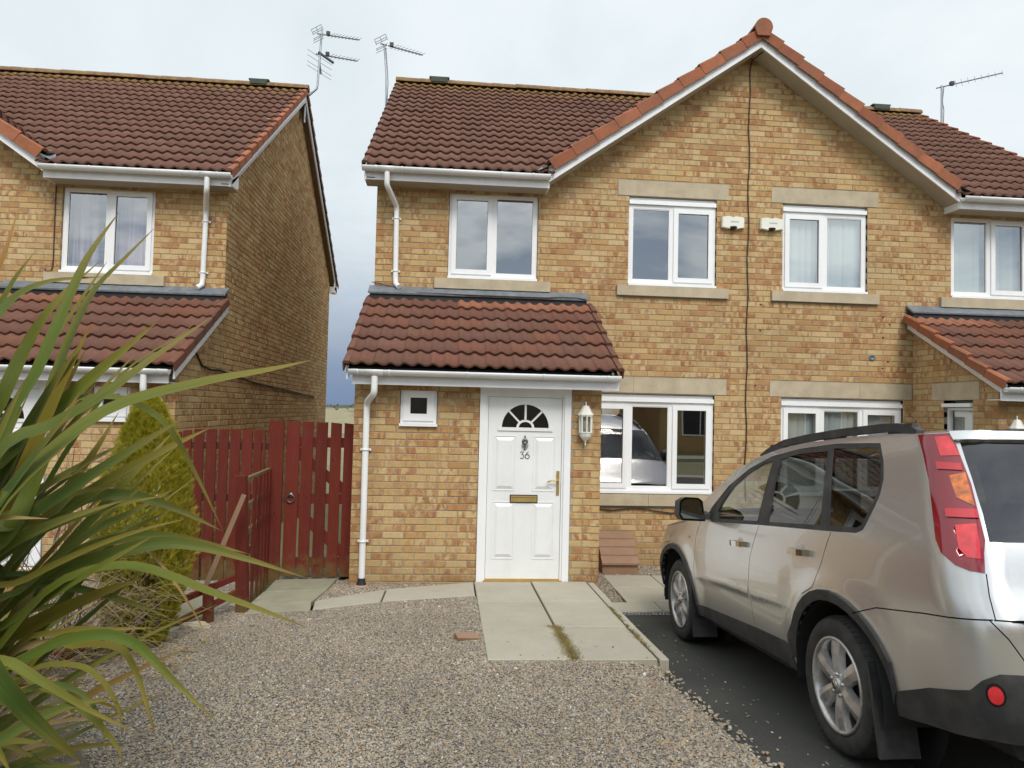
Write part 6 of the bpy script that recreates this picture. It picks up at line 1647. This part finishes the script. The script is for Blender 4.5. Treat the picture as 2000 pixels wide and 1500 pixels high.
# ------------------------------------------------------------------ plants
LEAVES = [([(-0.987,-5.026,0.009),(-0.666,-5.289,0.953),(-0.426,-5.426,1.385),(-0.263,-5.397,1.6),(-0.112,-5.315,1.746),(0.131,-5.188,1.84),(0.313,-5.055,1.896),(0.463,-4.919,1.952)], 0.078, 'g'),
          ([(-0.987,-5.026,0.009),(-0.759,-5.186,1.097),(-0.477,-5.328,1.575),(-0.337,-5.293,1.671),(-0.189,-5.26,1.78),(-0.057,-5.176,1.924),(0.121,-5.047,2.112)], 0.072, 'g'),
          ([(-0.987,-5.026,0.009),(-0.705,-5.191,1.099),(-0.524,-5.226,1.638),(-0.414,-5.244,1.855),(-0.376,-5.156,2.102),(-0.349,-5.065,2.31),(-0.29,-4.977,2.503)], 0.07, 'g'),
          ([(-0.987,-5.026,0.009),(-0.7,-5.09,1.074),(-0.546,-5.12,1.541),(-0.441,-5.137,1.748),(-0.408,-5.049,2.0),(-0.376,-4.958,2.191),(-0.292,-4.92,2.323),(-0.191,-4.884,2.47)], 0.062, 'g'),
          ([(-0.987,-5.026,0.009),(-0.832,-4.988,1.335),(-0.67,-5.017,1.743),(-0.639,-4.927,1.965),(-0.552,-4.892,2.154),(-0.433,-4.808,2.34)], 0.05, 'g'),
          ([(-0.987,-5.026,0.009),(-0.879,-5.092,1.534),(-0.725,-5.122,2.001),(-0.62,-5.14,2.245),(-0.618,-5.049,2.487)], 0.036, 'd'),
          ([(-0.987,-5.026,0.009),(-0.95,-4.982,1.428),(-0.771,-5.015,1.915),(-0.674,-4.983,2.195),(-0.617,-4.943,2.337)], 0.03, 'g'),
          ([(-0.987,-5.026,0.009),(-0.819,-5.191,1.364),(-0.655,-5.224,1.867),(-0.598,-5.137,2.097),(-0.481,-5.1,2.198),(-0.27,-5.069,2.235)], 0.04, 'g'),
          ([(-0.942,-5.045,0.418),(-0.599,-5.112,1.429),(-0.403,-5.139,1.73),(-0.256,-5.154,1.78),(-0.149,-5.112,1.765),(-0.034,-5.068,1.672),(0.059,-5.019,1.486),(0.147,-4.968,1.273)], 0.032, 'p'),
          ([(-0.987,-5.026,0.009),(-0.744,-4.87,0.663),(-0.571,-4.8,1.084),(-0.42,-4.721,1.323),(-0.296,-4.638,1.5),(-0.191,-4.552,1.655)], 0.048, 'p'),
          ([(-0.987,-5.026,0.009),(-0.651,-4.789,0.979),(-0.481,-4.713,1.236),(-0.338,-4.63,1.4),(-0.177,-4.55,1.587)], 0.042, 'p'),
          ([(-0.987,-5.026,0.009),(-0.694,-5.081,0.814),(-0.551,-5.1,1.021),(-0.405,-5.018,1.171),(-0.218,-4.986,1.244),(-0.061,-4.949,1.245),(0.086,-4.859,1.193),(0.208,-4.818,1.151)], 0.045, 'o'),
          ([(-0.987,-5.026,0.009),(-0.797,-4.969,0.757),(-0.537,-5.003,1.072),(-0.278,-5.029,1.174),(-0.098,-4.995,1.223),(0.049,-4.957,1.209),(0.246,-4.921,1.147),(0.466,-4.886,1.067)], 0.052, 'g'),
          ([(-0.987,-5.026,0.009),(-0.762,-5.067,0.608),(-0.553,-5.145,0.88),(-0.377,-5.168,1.094),(-0.221,-5.133,1.159),(-0.076,-5.095,1.148),(0.156,-5.061,1.05),(0.337,-5.023,0.972),(0.486,-4.982,0.9)], 0.046, 'g'),
          ([(-1.088,-4.82,0.115),(-0.713,-4.886,1.023),(-0.469,-4.868,1.342),(-0.27,-4.836,1.386),(-0.091,-4.799,1.327),(0.082,-4.76,1.234)], 0.048, 'g'),
          ([(-0.987,-5.026,0.009),(-0.623,-5.182,0.69),(-0.379,-5.21,0.892),(-0.185,-5.229,0.95),(-0.06,-5.239,0.926),(0.033,-5.295,0.884),(0.14,-5.3,0.781),(0.281,-5.359,0.691)], 0.038, 'g'),
          ([(-0.884,-5.242,0.177),(-0.466,-5.707,0.944),(-0.232,-5.833,1.097),(-0.135,-5.838,1.004),(-0.094,-5.787,0.903),(-0.035,-5.738,0.804),(-0.005,-5.688,0.734)], 0.052, 'g'),
          ([(-0.987,-5.026,0.009),(-0.628,-5.287,0.817),(-0.428,-5.358,0.908),(-0.293,-5.367,0.844),(-0.164,-5.323,0.734),(-0.009,-5.282,0.631)], 0.03, 'g'),
          ([(-0.987,-5.026,0.009),(-0.554,-5.192,0.781),(-0.376,-5.206,0.767),(-0.232,-5.215,0.69),(-0.131,-5.22,0.594),(-0.076,-5.222,0.506)], 0.03, 'g'),
          ([(-0.987,-5.026,0.009),(-0.471,-5.099,0.801),(-0.306,-5.116,0.875),(-0.158,-5.128,0.873),(-0.097,-5.13,0.8),(-0.025,-5.182,0.683),(0.009,-5.181,0.566)], 0.024, 'g'),
          ([(-0.987,-5.026,0.009),(-0.52,-5.388,0.595),(-0.391,-5.402,0.672),(-0.29,-5.362,0.726),(-0.182,-5.322,0.755),(-0.099,-5.228,0.727)], 0.036, 'g'),
          ([(-0.86,-5.144,0.202),(-0.523,-5.293,0.742),(-0.388,-5.306,0.793),(-0.288,-5.266,0.829)], 0.02, 'd'),
          ([(-0.791,-5.262,0.522),(-0.54,-5.415,1.35),(-0.409,-5.427,1.382),(-0.282,-5.387,1.376)], 0.022, 'd'),
          ([(-0.867,-5.154,0.47),(-0.568,-5.304,1.144),(-0.469,-5.317,1.258),(-0.311,-5.283,1.348),(-0.117,-5.202,1.417)], 0.048, 'o'),
          ([(-0.556,-5.578,0.378),(-0.255,-5.825,0.92),(-0.172,-5.83,0.868),(-0.113,-5.831,0.774)], 0.036, 'g'),
          ([(-0.987,-5.026,0.009),(-0.646,-4.986,0.857),(-0.534,-4.901,1.027),(-0.403,-4.866,1.14),(-0.263,-4.782,1.249)], 0.05, 'g'),
          ([(-0.987,-5.026,0.009),(-0.651,-4.888,0.925),(-0.471,-4.812,1.19),(-0.291,-4.731,1.304),(-0.157,-4.645,1.395)], 0.045, 'g'),
          ([(-1.013,-4.929,0.174),(-0.651,-4.993,1.05),(-0.503,-4.916,1.358),(-0.394,-4.882,1.547),(-0.339,-4.793,1.721)], 0.04, 'g'),
          ([(-0.987,-5.026,0.009),(-0.642,-4.98,0.703),(-0.473,-4.904,0.969),(-0.326,-4.824,1.194),(-0.093,-4.699,1.341)], 0.036, 'g'),
          ([(-0.757,-5.061,0.423),(-0.516,-4.905,1.088),(-0.266,-4.832,1.257),(-0.057,-4.656,1.455)], 0.03, 'o'),
          ([(-0.987,-5.026,0.009),(-0.66,-5.089,0.963),(-0.512,-5.061,1.236),(-0.399,-4.977,1.416),(-0.298,-4.94,1.523),(-0.172,-4.853,1.611)], 0.04, 'g'),
          ([(-0.987,-5.026,0.009),(-0.636,-5.199,1.154),(-0.481,-5.22,1.372),(-0.369,-5.183,1.476),(-0.268,-5.143,1.52)], 0.05, 'g'),
          ([(-0.987,-5.026,0.009),(-0.601,-5.299,1.075),(-0.436,-5.322,1.318),(-0.401,-5.28,1.451),(-0.346,-5.241,1.643),(-0.287,-5.202,1.806)], 0.062, 'g'),
          ([(-0.987,-5.026,0.009),(-0.764,-4.979,0.951),(-0.573,-4.96,1.334),(-0.431,-4.932,1.63),(-0.283,-4.854,1.899),(-0.055,-4.78,2.081)], 0.022, 'p'),
          ([(-0.987,-5.026,0.009),(-0.764,-4.979,0.951),(-0.651,-4.953,1.332),(-0.452,-4.932,1.669),(-0.302,-4.851,1.836),(-0.004,-4.787,2.147)], 0.02, 'p'),
          ([(-0.987,-5.026,0.009),(-0.659,-5.086,0.889),(-0.519,-5.006,1.111),(-0.354,-4.973,1.201),(-0.24,-4.933,1.21),(-0.119,-4.941,1.167),(0.025,-4.947,0.981),(0.109,-4.948,0.829)], 0.018, 'd'),
          ([(-0.987,-5.026,0.009),(-0.582,-5.089,0.798),(-0.39,-5.059,0.908),(-0.225,-5.023,0.906),(-0.091,-4.984,0.901)], 0.026, 'o'),
          ([(-0.987,-5.026,0.009),(-0.618,-5.085,0.76),(-0.408,-5.057,0.879),(-0.254,-5.021,0.915)], 0.03, 'd'),
          ([(-0.987,-5.026,0.009),(-0.587,-5.184,0.655),(-0.413,-5.205,0.82),(-0.254,-5.219,0.841),(-0.163,-5.225,0.79),(-0.104,-5.226,0.693),(-0.09,-5.224,0.595)], 0.022, 'g'),
          ([(-0.987,-5.026,0.009),(-0.555,-5.287,0.647),(-0.354,-5.309,0.798),(-0.243,-5.268,0.781),(-0.154,-5.273,0.704),(-0.115,-5.27,0.548)], 0.022, 'o'),
          ([(-0.987,-5.026,0.009),(-0.837,-5.006,1.03),(-0.674,-5.03,1.293),(-0.511,-5.052,1.538),(-0.38,-5.07,1.722),(-0.282,-5.083,1.853)], 0.047, 'o'),
          ([(-0.987,-5.026,0.009),(-0.958,-4.985,0.8),(-0.821,-5.031,1.103),(-0.685,-5.077,1.397),(-0.578,-5.113,1.624),(-0.499,-5.139,1.79)], 0.048, 'g'),
          ([(-0.987,-5.026,0.009),(-0.894,-5.126,0.891),(-0.83,-5.139,1.144),(-0.765,-5.151,1.383),(-0.713,-5.161,1.564),(-0.674,-5.168,1.693)], 0.04, 'g'),
          ([(-0.987,-5.026,0.009),(-0.596,-5.22,0.951),(-0.47,-5.155,1.092),(-0.333,-5.092,1.241),(-0.215,-5.042,1.367),(-0.122,-5.005,1.465)], 0.044, 'g'),
          ([(-0.987,-5.026,0.009),(-0.815,-5.004,0.732),(-0.632,-4.985,0.855),(-0.442,-4.965,0.961),(-0.286,-4.949,1.031),(-0.165,-4.937,1.076)], 0.059, 'g'),
          ([(-0.987,-5.026,0.009),(-0.667,-5.329,1.101),(-0.567,-5.369,1.33),(-0.468,-5.408,1.547),(-0.39,-5.44,1.713),(-0.332,-5.463,1.832)], 0.045, 'g'),
          ([(-0.987,-5.026,0.009),(-0.649,-5.39,1.057),(-0.511,-5.409,1.282),(-0.372,-5.427,1.491),(-0.261,-5.442,1.646),(-0.177,-5.452,1.754)], 0.047, 'g'),
          ([(-0.987,-5.026,0.009),(-0.831,-5.158,1.138),(-0.901,-5.05,1.324),(-0.97,-4.941,1.509),(-1.024,-4.855,1.655),(-1.064,-4.79,1.764)], 0.049, 'g'),
          ([(-0.987,-5.026,0.009),(-0.926,-5.027,1.106),(-0.844,-5.038,1.324),(-0.762,-5.048,1.521),(-0.695,-5.056,1.664),(-0.644,-5.061,1.762)], 0.041, 'o'),
          ([(-0.987,-5.026,0.009),(-0.605,-5.34,1.201),(-0.414,-5.303,1.353),(-0.211,-5.268,1.507),(-0.041,-5.241,1.63),(0.091,-5.221,1.722)], 0.044, 'g'),
          ([(-0.987,-5.026,0.009),(-0.866,-5.028,0.971),(-0.662,-5.034,1.146),(-0.456,-5.04,1.306),(-0.289,-5.044,1.424),(-0.162,-5.047,1.505)], 0.04, 'o'),
          ([(-0.987,-5.026,0.009),(-0.963,-5.02,1.242),(-1.011,-4.929,1.487),(-1.056,-4.837,1.727),(-1.09,-4.764,1.913),(-1.115,-4.709,2.049)], 0.05, 'g'),
          ([(-0.987,-5.026,0.009),(-0.791,-5.166,1.302),(-0.582,-5.16,1.535),(-0.366,-5.153,1.761),(-0.189,-5.148,1.937),(-0.054,-5.145,2.066)], 0.058, 'g'),
          ([(-0.987,-5.026,0.009),(-0.839,-5.038,1.183),(-0.697,-4.963,1.312),(-0.54,-4.888,1.437),(-0.405,-4.829,1.533),(-0.297,-4.785,1.602)], 0.05, 'g'),
          ([(-0.987,-5.026,0.009),(-0.792,-5.083,0.789),(-0.556,-5.128,0.95),(-0.324,-5.171,1.101),(-0.14,-5.206,1.216),(-0.003,-5.232,1.299)], 0.041, 'o'),
          ([(-0.987,-5.026,0.009),(-0.746,-5.211,1.392),(-0.74,-5.156,1.77),(-0.73,-5.1,2.143),(-0.719,-5.056,2.438),(-0.71,-5.023,2.656)], 0.049, 'g'),
          ([(-0.987,-5.026,0.009),(-0.696,-5.157,0.831),(-0.575,-5.116,1.003),(-0.447,-5.076,1.183),(-0.34,-5.045,1.332),(-0.256,-5.022,1.447)], 0.036, 'g'),
          ([(-0.987,-5.026,0.009),(-0.777,-4.925,1.106),(-0.572,-4.85,1.285),(-0.348,-4.775,1.453),(-0.156,-4.717,1.577),(-0.003,-4.674,1.665)], 0.053, 'g'),
          ([(-0.987,-5.026,0.009),(-0.626,-5.233,0.972),(-0.526,-5.221,1.313),(-0.422,-5.21,1.632),(-0.336,-5.2,1.872),(-0.269,-5.192,2.041)], 0.055, 'g'),
          ([(-0.987,-5.026,0.009),(-0.695,-5.199,1.051),(-0.603,-5.153,1.304),(-0.504,-5.108,1.569),(-0.42,-5.073,1.789),(-0.355,-5.047,1.958)], 0.06, 'g'),
          ([(-0.987,-5.026,0.009),(-0.736,-5.104,1.159),(-0.604,-5.139,1.427),(-0.473,-5.172,1.669),(-0.369,-5.199,1.845),(-0.291,-5.218,1.966)], 0.054, 'g'),
          ([(-0.987,-5.026,0.009),(-0.726,-5.35,1.341),(-0.758,-5.289,1.543),(-0.789,-5.228,1.74),(-0.812,-5.179,1.894),(-0.83,-5.142,2.007)], 0.047, 'g'),
          ([(-0.987,-5.026,0.009),(-0.813,-5.082,1.302),(-0.709,-4.999,1.595),(-0.592,-4.917,1.899),(-0.489,-4.852,2.149),(-0.406,-4.804,2.341)], 0.047, 'g'),
          ([(-0.987,-5.026,0.009),(-0.679,-5.255,1.074),(-0.552,-5.18,1.347),(-0.41,-5.105,1.611),(-0.286,-5.046,1.813),(-0.185,-5.002,1.959)], 0.044, 'o'),
          ([(-0.987,-5.026,0.009),(-0.899,-4.975,0.656),(-0.732,-4.899,0.653),(-0.549,-4.823,0.608),(-0.391,-4.762,0.538),(-0.265,-4.716,0.464)], 0.025, 'o'),
          ([(-0.987,-5.026,0.009),(-0.795,-5.06,1.109),(-0.617,-5.101,1.261),(-0.442,-5.142,1.403),(-0.304,-5.174,1.511),(-0.201,-5.198,1.587)], 0.034, 'g'),
          ([(-0.987,-5.026,0.009),(-0.614,-5.241,1.168),(-0.434,-5.23,1.28),(-0.248,-5.218,1.364),(-0.095,-5.208,1.411),(0.023,-5.2,1.434)], 0.021, 'g'),
          ([(-0.987,-5.026,0.009),(-0.652,-5.344,1.253),(-0.516,-5.293,1.343),(-0.37,-5.243,1.411),(-0.245,-5.202,1.448),(-0.147,-5.172,1.465)], 0.033, 'g'),
          ([(-0.987,-5.026,0.009),(-0.698,-5.158,1.125),(-0.598,-5.093,1.126),(-0.49,-5.028,1.112),(-0.396,-4.976,1.088),(-0.323,-4.938,1.063)], 0.021, 'g'),
          ([(-0.987,-5.026,0.009),(-0.808,-4.999,1.086),(-0.6,-4.972,1.078),(-0.383,-4.945,1.036),(-0.203,-4.922,0.978),(-0.065,-4.905,0.919)], 0.033, 'g'),
          ([(-0.987,-5.026,0.009),(-0.62,-5.269,1.004),(-0.442,-5.214,1.135),(-0.25,-5.16,1.238),(-0.087,-5.117,1.299),(0.042,-5.085,1.331)], 0.022, 'g')]
def catmull(pts, n):
    p = [Vector(q) for q in pts]; p = [p[0]*2-p[1]]+p+[p[-1]*2-p[-2]]; out = []
    m = len(p)-3
    for k in range(n+1):
        t = k/n*m; i = min(int(t), m-1); f = t-i; a, b, c, d = p[i:i+4]
        out.append(.5*((2*b)+(c-a)*f+(2*a-5*b+4*c-d)*f*f+(3*b-a-3*c+d)*f**3))
    return out
def blade(pts, w, parent, mat='flax_leaf', n=22, fold=.28, twist=0.0, name='leaf'):
    """a sword-shaped leaf: keeled strip along a curve, with u across and v along"""
    c = catmull(pts, n); vs = []; uvs = []
    for i, p in enumerate(c):
        t = i/n; tg = (c[min(i+1, n)]-c[max(i-1, 0)]).normalized()
        up = Vector((0, 0, .62))+Vector((-.05, -.85, 0)); side = tg.cross(up)
        side = side.normalized() if side.length > .05 else tg.orthogonal().normalized(); nn = side.cross(tg).normalized()
        a = twist*math.sin(t*3.0); side, nn = side*math.cos(a)+nn*math.sin(a), nn*math.cos(a)-side*math.sin(a)
        hw = w/2*(min(1, .55+t*1.6) if t < .3 else 1)*max(0, 1-max(0, (t-.45)/.55)**1.7)+.0006
        for s in (-1, -.5, 0, .5, 1):
            vs.append(p+side*(hw*s)+nn*(abs(s)*hw*fold)); uvs.append((.5+s/2, t))
    mb = MB(); mb.v = [tuple(q) for q in vs]
    for i in range(n):
        for j in range(4): mb.f.append((i*5+j, i*5+j+1, i*5+6+j, i*5+5+j)); mb.sm.append(True); mb.mi.append(0)
    me = mb.mesh(name, mat); ul = me.uv_layers.new(name='UVMap')
    li = np.zeros(len(me.loops), dtype=np.int32); me.loops.foreach_get('vertex_index', li)
    ul.data.foreach_set('uv', np.array(uvs, dtype=np.float32)[li].ravel())
    return link(name, me, parent)
FLAX = thing('flax_plant', 'big spiky flax with long green and yellowing sword leaves at the gravel edge', 'plant', (-1.16, -5.12, .05))
fo = FLAX.location
for pts, w, k in LEAVES:
    q = [Vector(p)-fo for p in pts]
    blade(q, w*(1.0 if k == 'g' else .9), FLAX, {'g': 'flax_leaf', 'o': 'flax_leaf', 'p': 'flax_leaf', 'd': 'dead_leaf'}[k], twist=RNG.uniform(-.5, .5), fold=.30 if k != 'p' else .12)
for i in range(46):
    a = RNG.uniform(70, 320) if i < 30 else RNG.uniform(-30, 70); ln = RNG.uniform(.9, 1.9); el = RNG.uniform(.5, 1.35); dr = RNG.uniform(.2, 1.0)
    d = Vector((math.cos(R(a)), math.sin(R(a)), 0)); b0 = Vector((RNG.normal(0, .10), RNG.normal(0, .10), 0))
    if i >= 30: ln *= .75; dr = RNG.uniform(.5, 1.2)
    pts = [b0+d*(ln*t*math.cos(el))*(1+.3*t)+Vector((0, 0, ln*(t*math.sin(el)-dr*.55*t**2.4))) for t in (0, .2, .4, .6, .8, 1.0)]
    pts = [Vector((p.x, p.y, max(p.z, .02))) for p in pts]
    blade(pts, RNG.uniform(.035, .07), FLAX, 'flax_leaf' if RNG.random() < .85 else 'dead_leaf', twist=RNG.uniform(-.6, .6))
for i in range(44):
    a = RNG.uniform(-42, 84); el = RNG.uniform(4, 66); ln = RNG.uniform(.75, 1.55)*(1.0 if el < 45 else 1.15); dr = RNG.uniform(.05, .45)
    d = Vector((math.cos(R(a))*math.cos(R(el)), math.sin(R(a))*math.cos(R(el)), math.sin(R(el)))); b0 = Vector((RNG.normal(.05, .12), RNG.normal(.05, .12), RNG.uniform(.0, .25)))
    pts = [b0+d*(ln*t)-Vector((0, 0, dr*ln*t**2.2)) for t in (0, .25, .5, .75, 1.0)]
    pts = [Vector((p.x, p.y, max(p.z, .03))) for p in pts]; w = RNG.uniform(.014, .034)
    blade(pts, w, FLAX, 'dead_leaf' if RNG.random() < .14 else 'flax_leaf', twist=RNG.uniform(-.7, .7), fold=.22)
dl = MB()
for i in range(130):
    a = RNG.uniform(0, 6.28); r0 = RNG.uniform(.05, .5); x, y = r0*math.cos(a), r0*math.sin(a); l = RNG.uniform(.2, .75); a2 = a+RNG.normal(0, .5)
    z = RNG.uniform(.01, .10); dl.tube([(x, y, z), (x+l*.5*math.cos(a2), y+l*.5*math.sin(a2), z+RNG.uniform(0, .10)), (x+l*math.cos(a2), y+l*math.sin(a2), RNG.uniform(.0, .05))], [.004, .003, .001], 4)
dl.build('dead_thatch', 'straw', FLAX, 'stuff')
# fine broken threads peeling off the leaf ends
# golden conifer
def conifer(loc, H, rad, label):
    T = thing('golden_conifer', label, 'conifer', loc)
    MB().tube([(0, 0, -.05), (.01, 0, H*.4), (0, .01, H*.92)], [.035, .022, .006], 8).build('trunk', 'bark', T)
    prof = lambda t: rad*(np.interp(t, [0, .08, .25, .5, .7, .85, .95, 1], [.50, .70, .93, 1.0, .80, .52, .26, .03]))
    for nm, mat, cnt in (('foliage', 'conifer_spray', 21000), ('dead_foliage', 'conifer_brown', 1500)):
        m = MB()
        for i in range(cnt):
            t = RNG.uniform(0, 1)**1.15; a = RNG.uniform(0, 2*math.pi)
            lump = 1+.17*noise.noise((math.cos(a)*1.6, math.sin(a)*1.6, t*5.5))+.10*noise.noise((math.cos(a)*4, math.sin(a)*4, t*14))
            rr = prof(t)*lump*(RNG.uniform(.35, 1.0)**.4)
            if nm == 'foliage':
                if t < .30 and -1.9 < math.atan2(math.sin(a+1.2), math.cos(a+1.2)) < .55 and RNG.random() < .80-.5*t: continue
            else:
                t *= .40; rr = prof(t)*lump*RNG.uniform(.35, .85)
            p = Vector((rr*math.cos(a), rr*math.sin(a), .06+t*(H-.06)))
            out = Vector((math.cos(a), math.sin(a), 0)); d = (out*RNG.uniform(.15, .8)+Vector((0, 0, RNG.uniform(.5, 1.1)))+Vector(RNG.normal(0, .25, 3))).normalized()
            s = d.cross(out+Vector(RNG.normal(0, .6, 3))).normalized(); l = RNG.uniform(.034, .070)
            # a flat feathery spray: a stem with side shoots
            for k, (f0, sp, ln) in enumerate(((0, 0, 1.0), (.15, .55, .62), (.15, -.55, .62), (.45, .5, .45), (.45, -.5, .45))):
                b = p+d*(l*f0); tip = b+(d+s*sp).normalized()*(l*ln); w = d.cross(s)*.0+s*(l*.060)
                m.add([b-w, b+w, tip], [(0, 1, 2)])
        m.build(nm, mat, T)
    br = MB()
    for i in range(46):
        t = RNG.uniform(.0, .45); a = RNG.uniform(-2.6, .6); r1 = prof(t)*RNG.uniform(.7, 1.02); z = .05+t*H
        br.tube([(0, 0, z-.05), (r1*.5*math.cos(a), r1*.5*math.sin(a), z), (r1*math.cos(a), r1*math.sin(a), z+RNG.uniform(-.02, .10))], [.006, .004, .0015], 4)
    br.build('branches', 'bark', T)
    return T
conifer((-1.20, -2.36, -.05), 1.86, .335, 'golden green columnar conifer browning at its foot in front of the red fence')
# bare twiggy shrub
def shrub(loc, label, stems, H, lean, seed, group=None):
    rg2 = np.random.default_rng(seed); T = thing('bare_shrub', label, 'shrub', loc, group=group)
    for sidx in range(stems):
        m = MB()
        def grow(p, d, l, r, lev):
            pts = [p]; q = p.copy(); dd = d.copy()
            for k in range(4):
                dd = (dd+Vector(rg2.normal(0, .14, 3))+Vector((0, 0, .04))).normalized(); q = q+dd*(l/4); pts.append(q.copy())
            m.tube(pts, [r*(1-.16*k) for k in range(5)], 5 if lev == 0 else 4, caps=False)
            if lev < 3:
                for k in range(3 if lev < 2 else 2):
                    i = rg2.integers(1, 5); nd = (dd+Vector(rg2.normal(0, .62, 3))+Vector((0, 0, .25))).normalized()
                    grow(pts[i], nd, l*rg2.uniform(.4, .68), r*.55, lev+1)
        a = rg2.uniform(0, 6.28); d = Vector((math.cos(a)*lean, math.sin(a)*lean, 1)).normalized()
        grow(Vector((rg2.normal(0, .10), rg2.normal(0, .10), -.03)), d, H*rg2.uniform(.5, .72), rg2.uniform(.006, .011), 0)
        m.build('stem', 'twig', T)
    return T
shrub((-1.62, -3.25, -.02), 'bare twiggy shrub between the flax and the conifer', 24, 1.5, .45, 3)
shrub((-2.1, -3.55, .0), 'leafless shrub with purplish stems in front of the neighbouring white door', 20, 1.6, .42, 8)
shrub((-1.42, -2.85, -.03), 'tangle of low dead stems at the foot of the conifer', 10, .95, .75, 12)
dg = MB()
for i in range(190):
    x, y = -1.42+RNG.normal(0, .22), -3.05+RNG.normal(0, .26); a = RNG.uniform(-.9, 1.0); l = RNG.uniform(.25, .75); h = RNG.uniform(.1, .7)
    z0 = RNG.uniform(.0, .45)
    dg.tube([(x, y, z0), (x+l*.5*math.cos(a), y+l*.4*math.sin(a), z0+h*.45), (x+l*math.cos(a), y+l*.8*math.sin(a), z0+h*.35+RNG.normal(0, .08))], [.0022, .0018, .0008], 3, caps=False)
dgo = dg.build('dry_grass', 'straw', None, 'stuff')
# bed litter and soil under the plants
sheet('soil_bed', [(-1.5, -2.15), (-1.15, -2.3), (-1.28, -2.9), (-1.05, -3.6), (-.62, -4.3), (-.45, -5.3), (-.8, -6.2), (-3.2, -6.2), (-3.2, -3.0), (-2.0, -2.4)], lambda x, y: bed_z(x, y)+.008, 'soil', .15)
lt = MB()
for i in range(1500):
    x, y = RNG.uniform(-2.6, -.7), RNG.uniform(-5.6, -2.3); a = RNG.uniform(0, 6.28); l = RNG.uniform(.02, .12); z = bed_z(x, y)+RNG.uniform(.012, .035)
    dx, dy = math.cos(a)*l, math.sin(a)*l; nx_, ny_ = -math.sin(a)*.004, math.cos(a)*.004
    lt.add([(x, y, z), (x+dx+nx_, y+dy+ny_, z+RNG.uniform(-.004, .02)), (x+dx-nx_, y+dy-ny_, z)], [(0, 1, 2)])
lt.build('leaf_litter', 'straw', None, 'stuff')
# dry moss and grass in the path joints
ms = MB()
def hair(x, y, z, n, sx, sy, l, lean):
    for i in range(n):
        px, py = x+RNG.normal(0, sx), y+RNG.normal(0, sy); a = RNG.uniform(0, 6.28); ll = l*RNG.uniform(.4, 1.1); w = .0013
        dx, dy = math.cos(a)*ll*lean, math.sin(a)*ll*lean
        ms.add([(px-w, py, z-.002), (px+w, py, z-.002), (px+dx, py+dy, z+ll*.45)], [(0, 1, 2)])
for i in range(26):
    y = -2.86+i*.036; wd = .028 if y < -2.2 else (.012 if y < -2.08 else .030)
    hair(1.922, y, path_z(1.92, y), 120, wd, .022, .042, .8)
for i in range(34):
    y = -2.70+i*.044
    if RNG.random() < .8: hair(2.527+RNG.normal(0, .006), y, path_z(2.5, y), int(RNG.uniform(15, 75)), .012, .018, .030, .7)
ms.build('joint_moss', 'moss', None, 'stuff')
wd = MB()
for i in range(60):
    x, y = RNG.uniform(-.6, 1.3), RNG.uniform(-4.4, -1.3)
    if i < 12: x, y = RNG.uniform(1.33, 2.5), RNG.uniform(-2.85, -2.3)
    z = (path_z(x, y) if i < 12 else bed_z(x, y)+.012); s = RNG.uniform(.006, .018); a = RNG.uniform(0, 6.28)
    wd.add([(x-s*math.cos(a), y-s*math.sin(a), z+.003), (x+s*.4*math.sin(a), y-s*.4*math.cos(a), z+.006), (x+s*math.cos(a), y+s*math.sin(a), z+.004), (x-s*.4*math.sin(a), y+s*.4*math.cos(a), z+.003)], [(0, 1, 2, 3)])
wd.build('scattered_leaf_bits', 'conifer_brown', None, 'stuff')
